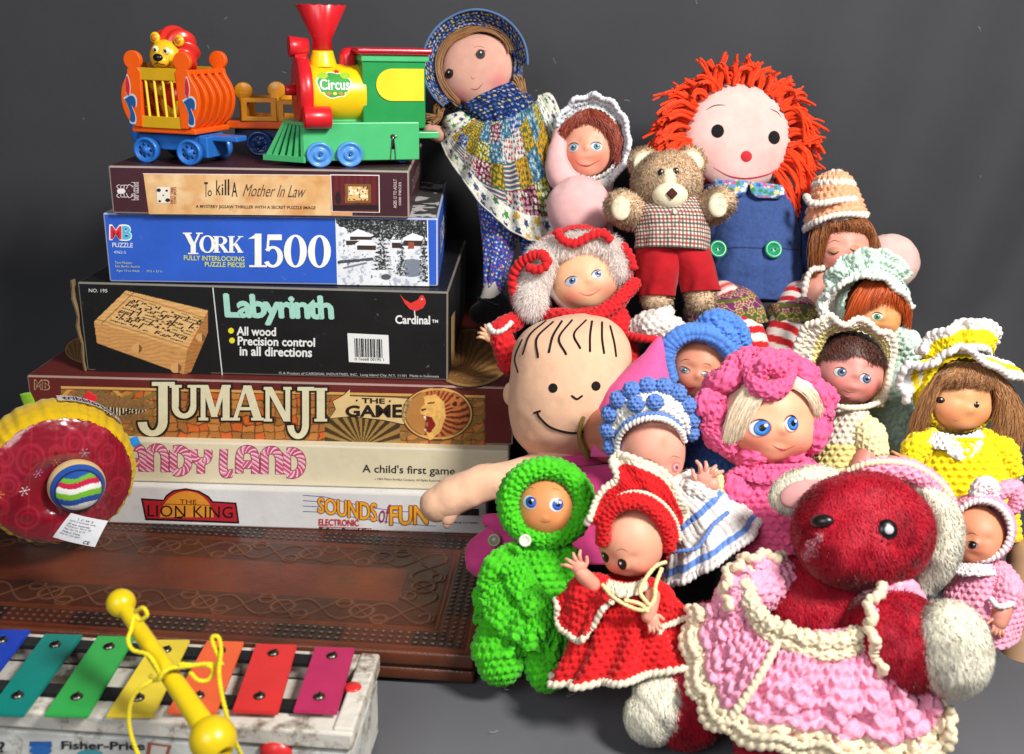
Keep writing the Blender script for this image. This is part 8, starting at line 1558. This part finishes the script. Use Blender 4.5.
mb = MB(); knit(mb, P, 13, 10.5, 5.6, False, PNK, rowcol=pk, k=7, hole=3.5); knit(mb, P+np.array([0, 5, 0]), 13, 10.5, 4, False, PNK*.8, face=1, k=5); sk = mb.build('crochet_skirt', 'yarn', t, fr)
mb = MB(); rope(mb, P[-1][::3], 4.6, 8, CRE, amp=.5, seg=14); mb.build('skirt_edging', 'yarn', sk, fr); mb = MB(); rope(mb, P[-3][::3]+np.array([0, -5, 2.]), 3.4, 7.5, CRE, amp=.5); mb.build('skirt_edging', 'yarn', sk, fr)
mb = MB(); rope(mb, P[:, int(n*.35)][::1]+np.array([0, -5, 0]), 3.6, 7, CRE, amp=.5); mb.build('front_seam_edging', 'yarn', sk, fr)
yk = [(752, 564, -30), (748, 586, -48), (754, 606, -62), (768, 622, -74), (790, 632, -84), (815, 640, -90), (840, 640, -88), (862, 632, -80), (880, 616, -66), (890, 596, -50)]
P = sweep([q(*p) for p in yk], 7, 90, 26, .8, rfun=lambda u, ph: 1+.2*np.sin(u*90)); mb = MB(); knit(mb, P, 8, 6.5, 3.2, True, CRE); mb.build('neck_frill', 'yarn', t, fr)
P = sweep([q(a*.97+24, b+13, c-2) for a, b, c in yk], 6, 90, 22, .8); mb = MB(); knit(mb, P, 7, 6, 2.6, True, CRE*.98); mb.build('neck_frill', 'yarn', t, fr)
ribbonruffle(t, fr, 'sleeve_ruffle', [(728, 608, -50), (724, 590, -48), (728, 574, -44), (740, 562, -40), (756, 556, -34), (772, 556, -26), (786, 558, -18)], [(758, 612, -46), (756, 598, -46), (758, 588, -44), (764, 580, -40), (770, 574, -34), (780, 570, -28), (790, 570, -20)], PNK, 5, 6, sw=9, sh=8, ka=3.6, edge=CRE, er=4.2)
ribbonruffle(t, fr, 'sleeve_ruffle', [(900, 582, -46), (884, 584, -66), (872, 600, -84), (870, 622, -96), (874, 644, -100), (880, 664, -98), (884, 676, -92)], [(914, 592, -40), (900, 598, -52), (890, 608, -62), (886, 622, -68), (888, 640, -72), (890, 654, -70), (892, 664, -66)], PNK, 5, 6, sw=9, sh=8, ka=3.6, edge=CRE, er=4.6)
P = sweep([q(*p) for p in ((880, 592, -30), (886, 602, -38), (888, 614, -44))], [24, 33, 36], 30, 40); mb = MB(); knit(mb, P, 10, 8.5, 3.8, True, PNK); mb.build('sleeve', 'yarn', t, fr)
P = sweep([q(*p) for p in ((772, 580, -10), (750, 588, -26), (738, 602, -34))], [24, 26, 22], 30, 40); mb = MB(); knit(mb, P, 10, 8.5, 3.8, True, PNK); mb.build('sleeve', 'yarn', t, fr)
# --- small pink cap doll -------------------------------------------------------------
fr = Fr(.80); t = thing('pink_cap_doll', 'small tanned doll in a pale pink knit cap behind the red bear', 'doll', fr.w(q(985, 660, 0)))
LP, LW = hx(240, 160, 184), hx(232, 218, 220)
H = Head(975, 536, 0, (28, 27, 31), yaw=-20, pitch=4, roll=12, bumps=FB); hd = mkhead(t, fr, H, hx(214, 142, 108), [(.1, -.35, .25, hx(214, 100, 80), .4)])
eye(hd, H, fr, 972.5, 545, 4.6, 3.2, hx(50, 36, 30), white=hx(180, 170, 160), ir=.9, lashc=hx(40, 20, 16)); brows(hd, H, fr, [[(966, 535), (972, 533), (978, 536)]], .4)
P = cap_grid(H, 1.13, .98, PI-.05, 24, 90, off=(3, 0, 9)); mb = MB(); knit(mb, P, 5.5, 5, 1.9, True, LP); ht = mb.build('knit_cap', 'yarn', t, fr)
mb = MB(); rope(mb, P[0][::2], 3, 4.8, LW, amp=.45, close=True); mb.build('cap_edging', 'yarn', ht, fr)
for pts, c_ in (([(986, 500, 0), (978, 496, -4), (982, 486, -6), (990, 486, -6), (992, 496, -4)], LW), ([(994, 498, 0), (1004, 490, -2), (1014, 488, 0), (1018, 498, 0), (1014, 508, 2)], LP)): klimb(ht, fr, 'cap_bow', pts, [6, 8, 8, 8, 6], c_, 5.5, 4.6, 1.8, n=30)
P = loft([(958, 560, 2), (948, 582, -2), (944, 612, -4), (946, 650, 0)], [(1002, 562, 2), (1014, 584, -2), (1020, 612, -4), (1016, 640, 0)], 24, n=40, seg=80, fold=2, fk=7); mb = MB(); knit(mb, P, 6.5, 6, 2.4, True, LP); mb.build('dress', 'yarn', t, fr)
ribbonruffle(t, fr, 'collar', [(950, 572, -24), (964, 576, -30), (980, 576, -32), (996, 576, -26)], [(956, 562, -14), (966, 564, -20), (980, 564, -22), (992, 564, -16)], LW, 3, 2, sw=5, sh=4.5, ka=1.8)
klimb(t, fr, 'sleeve', [(1000, 574, -12), (1006, 588, -20), (1004, 598, -22)], [12, 15, 13], LP, 6.5, 6, 2.2); mb = MB(); rope(mb, [q(*p) for p in ((990, 598, -32), (998, 606, -38), (1010, 604, -34), (1018, 594, -26))], 3, 4.6, LW); mb.build('sleeve_edging', 'yarn', t, fr)
limb(t, fr, 'arm', [(1003, 602, -24), (1001, 614, -28), (999, 622, -30)], [10, 9.5, 8], hx(210, 140, 120)); hand(t, fr, (1000, 616, -30), (996, 636, -34), 7, hx(212, 142, 122), .6, -1)
# --- tan leg at the edge ---------------------------------------------------------------
fr = Fr(.83); t = thing('tan_doll_leg', 'smooth tan doll leg with a brown shoe cut off by the right edge', 'doll leg', fr.w(q(1020, 735, 0)))
P = sweep([q(*p) for p in ((1030, 560, 10), (1024, 620, 0), (1020, 660, -4), (1020, 700, -6))], [22, 22, 21, 24], 50, 36, rfun=lambda u, ph: 1+.025*np.sin(u*40)*(u < .5)); mb = MB(); mb.grid(P, True, hx(176, 140, 108)); lg = mb.build('leg', 'vinyl', t, fr)
P = sweep([q(*p) for p in ((1022, 690, -6), (1022, 712, -12), (1032, 722, -20))], [24, 26, 22], 30, 36); mb = MB(); mb.grid(P, True, hx(130, 98, 70)); mb.build('shoe', 'vinyl', t, fr)
for k in range(4):
    c = q(1004, 632+k*16, -18); mb = MB(); mb.grid(ell(c, (1.6, 1.2, 1.6), 8, 10), True, hx(214, 190, 160)); mb.build('stud', 'plastic', lg, fr)
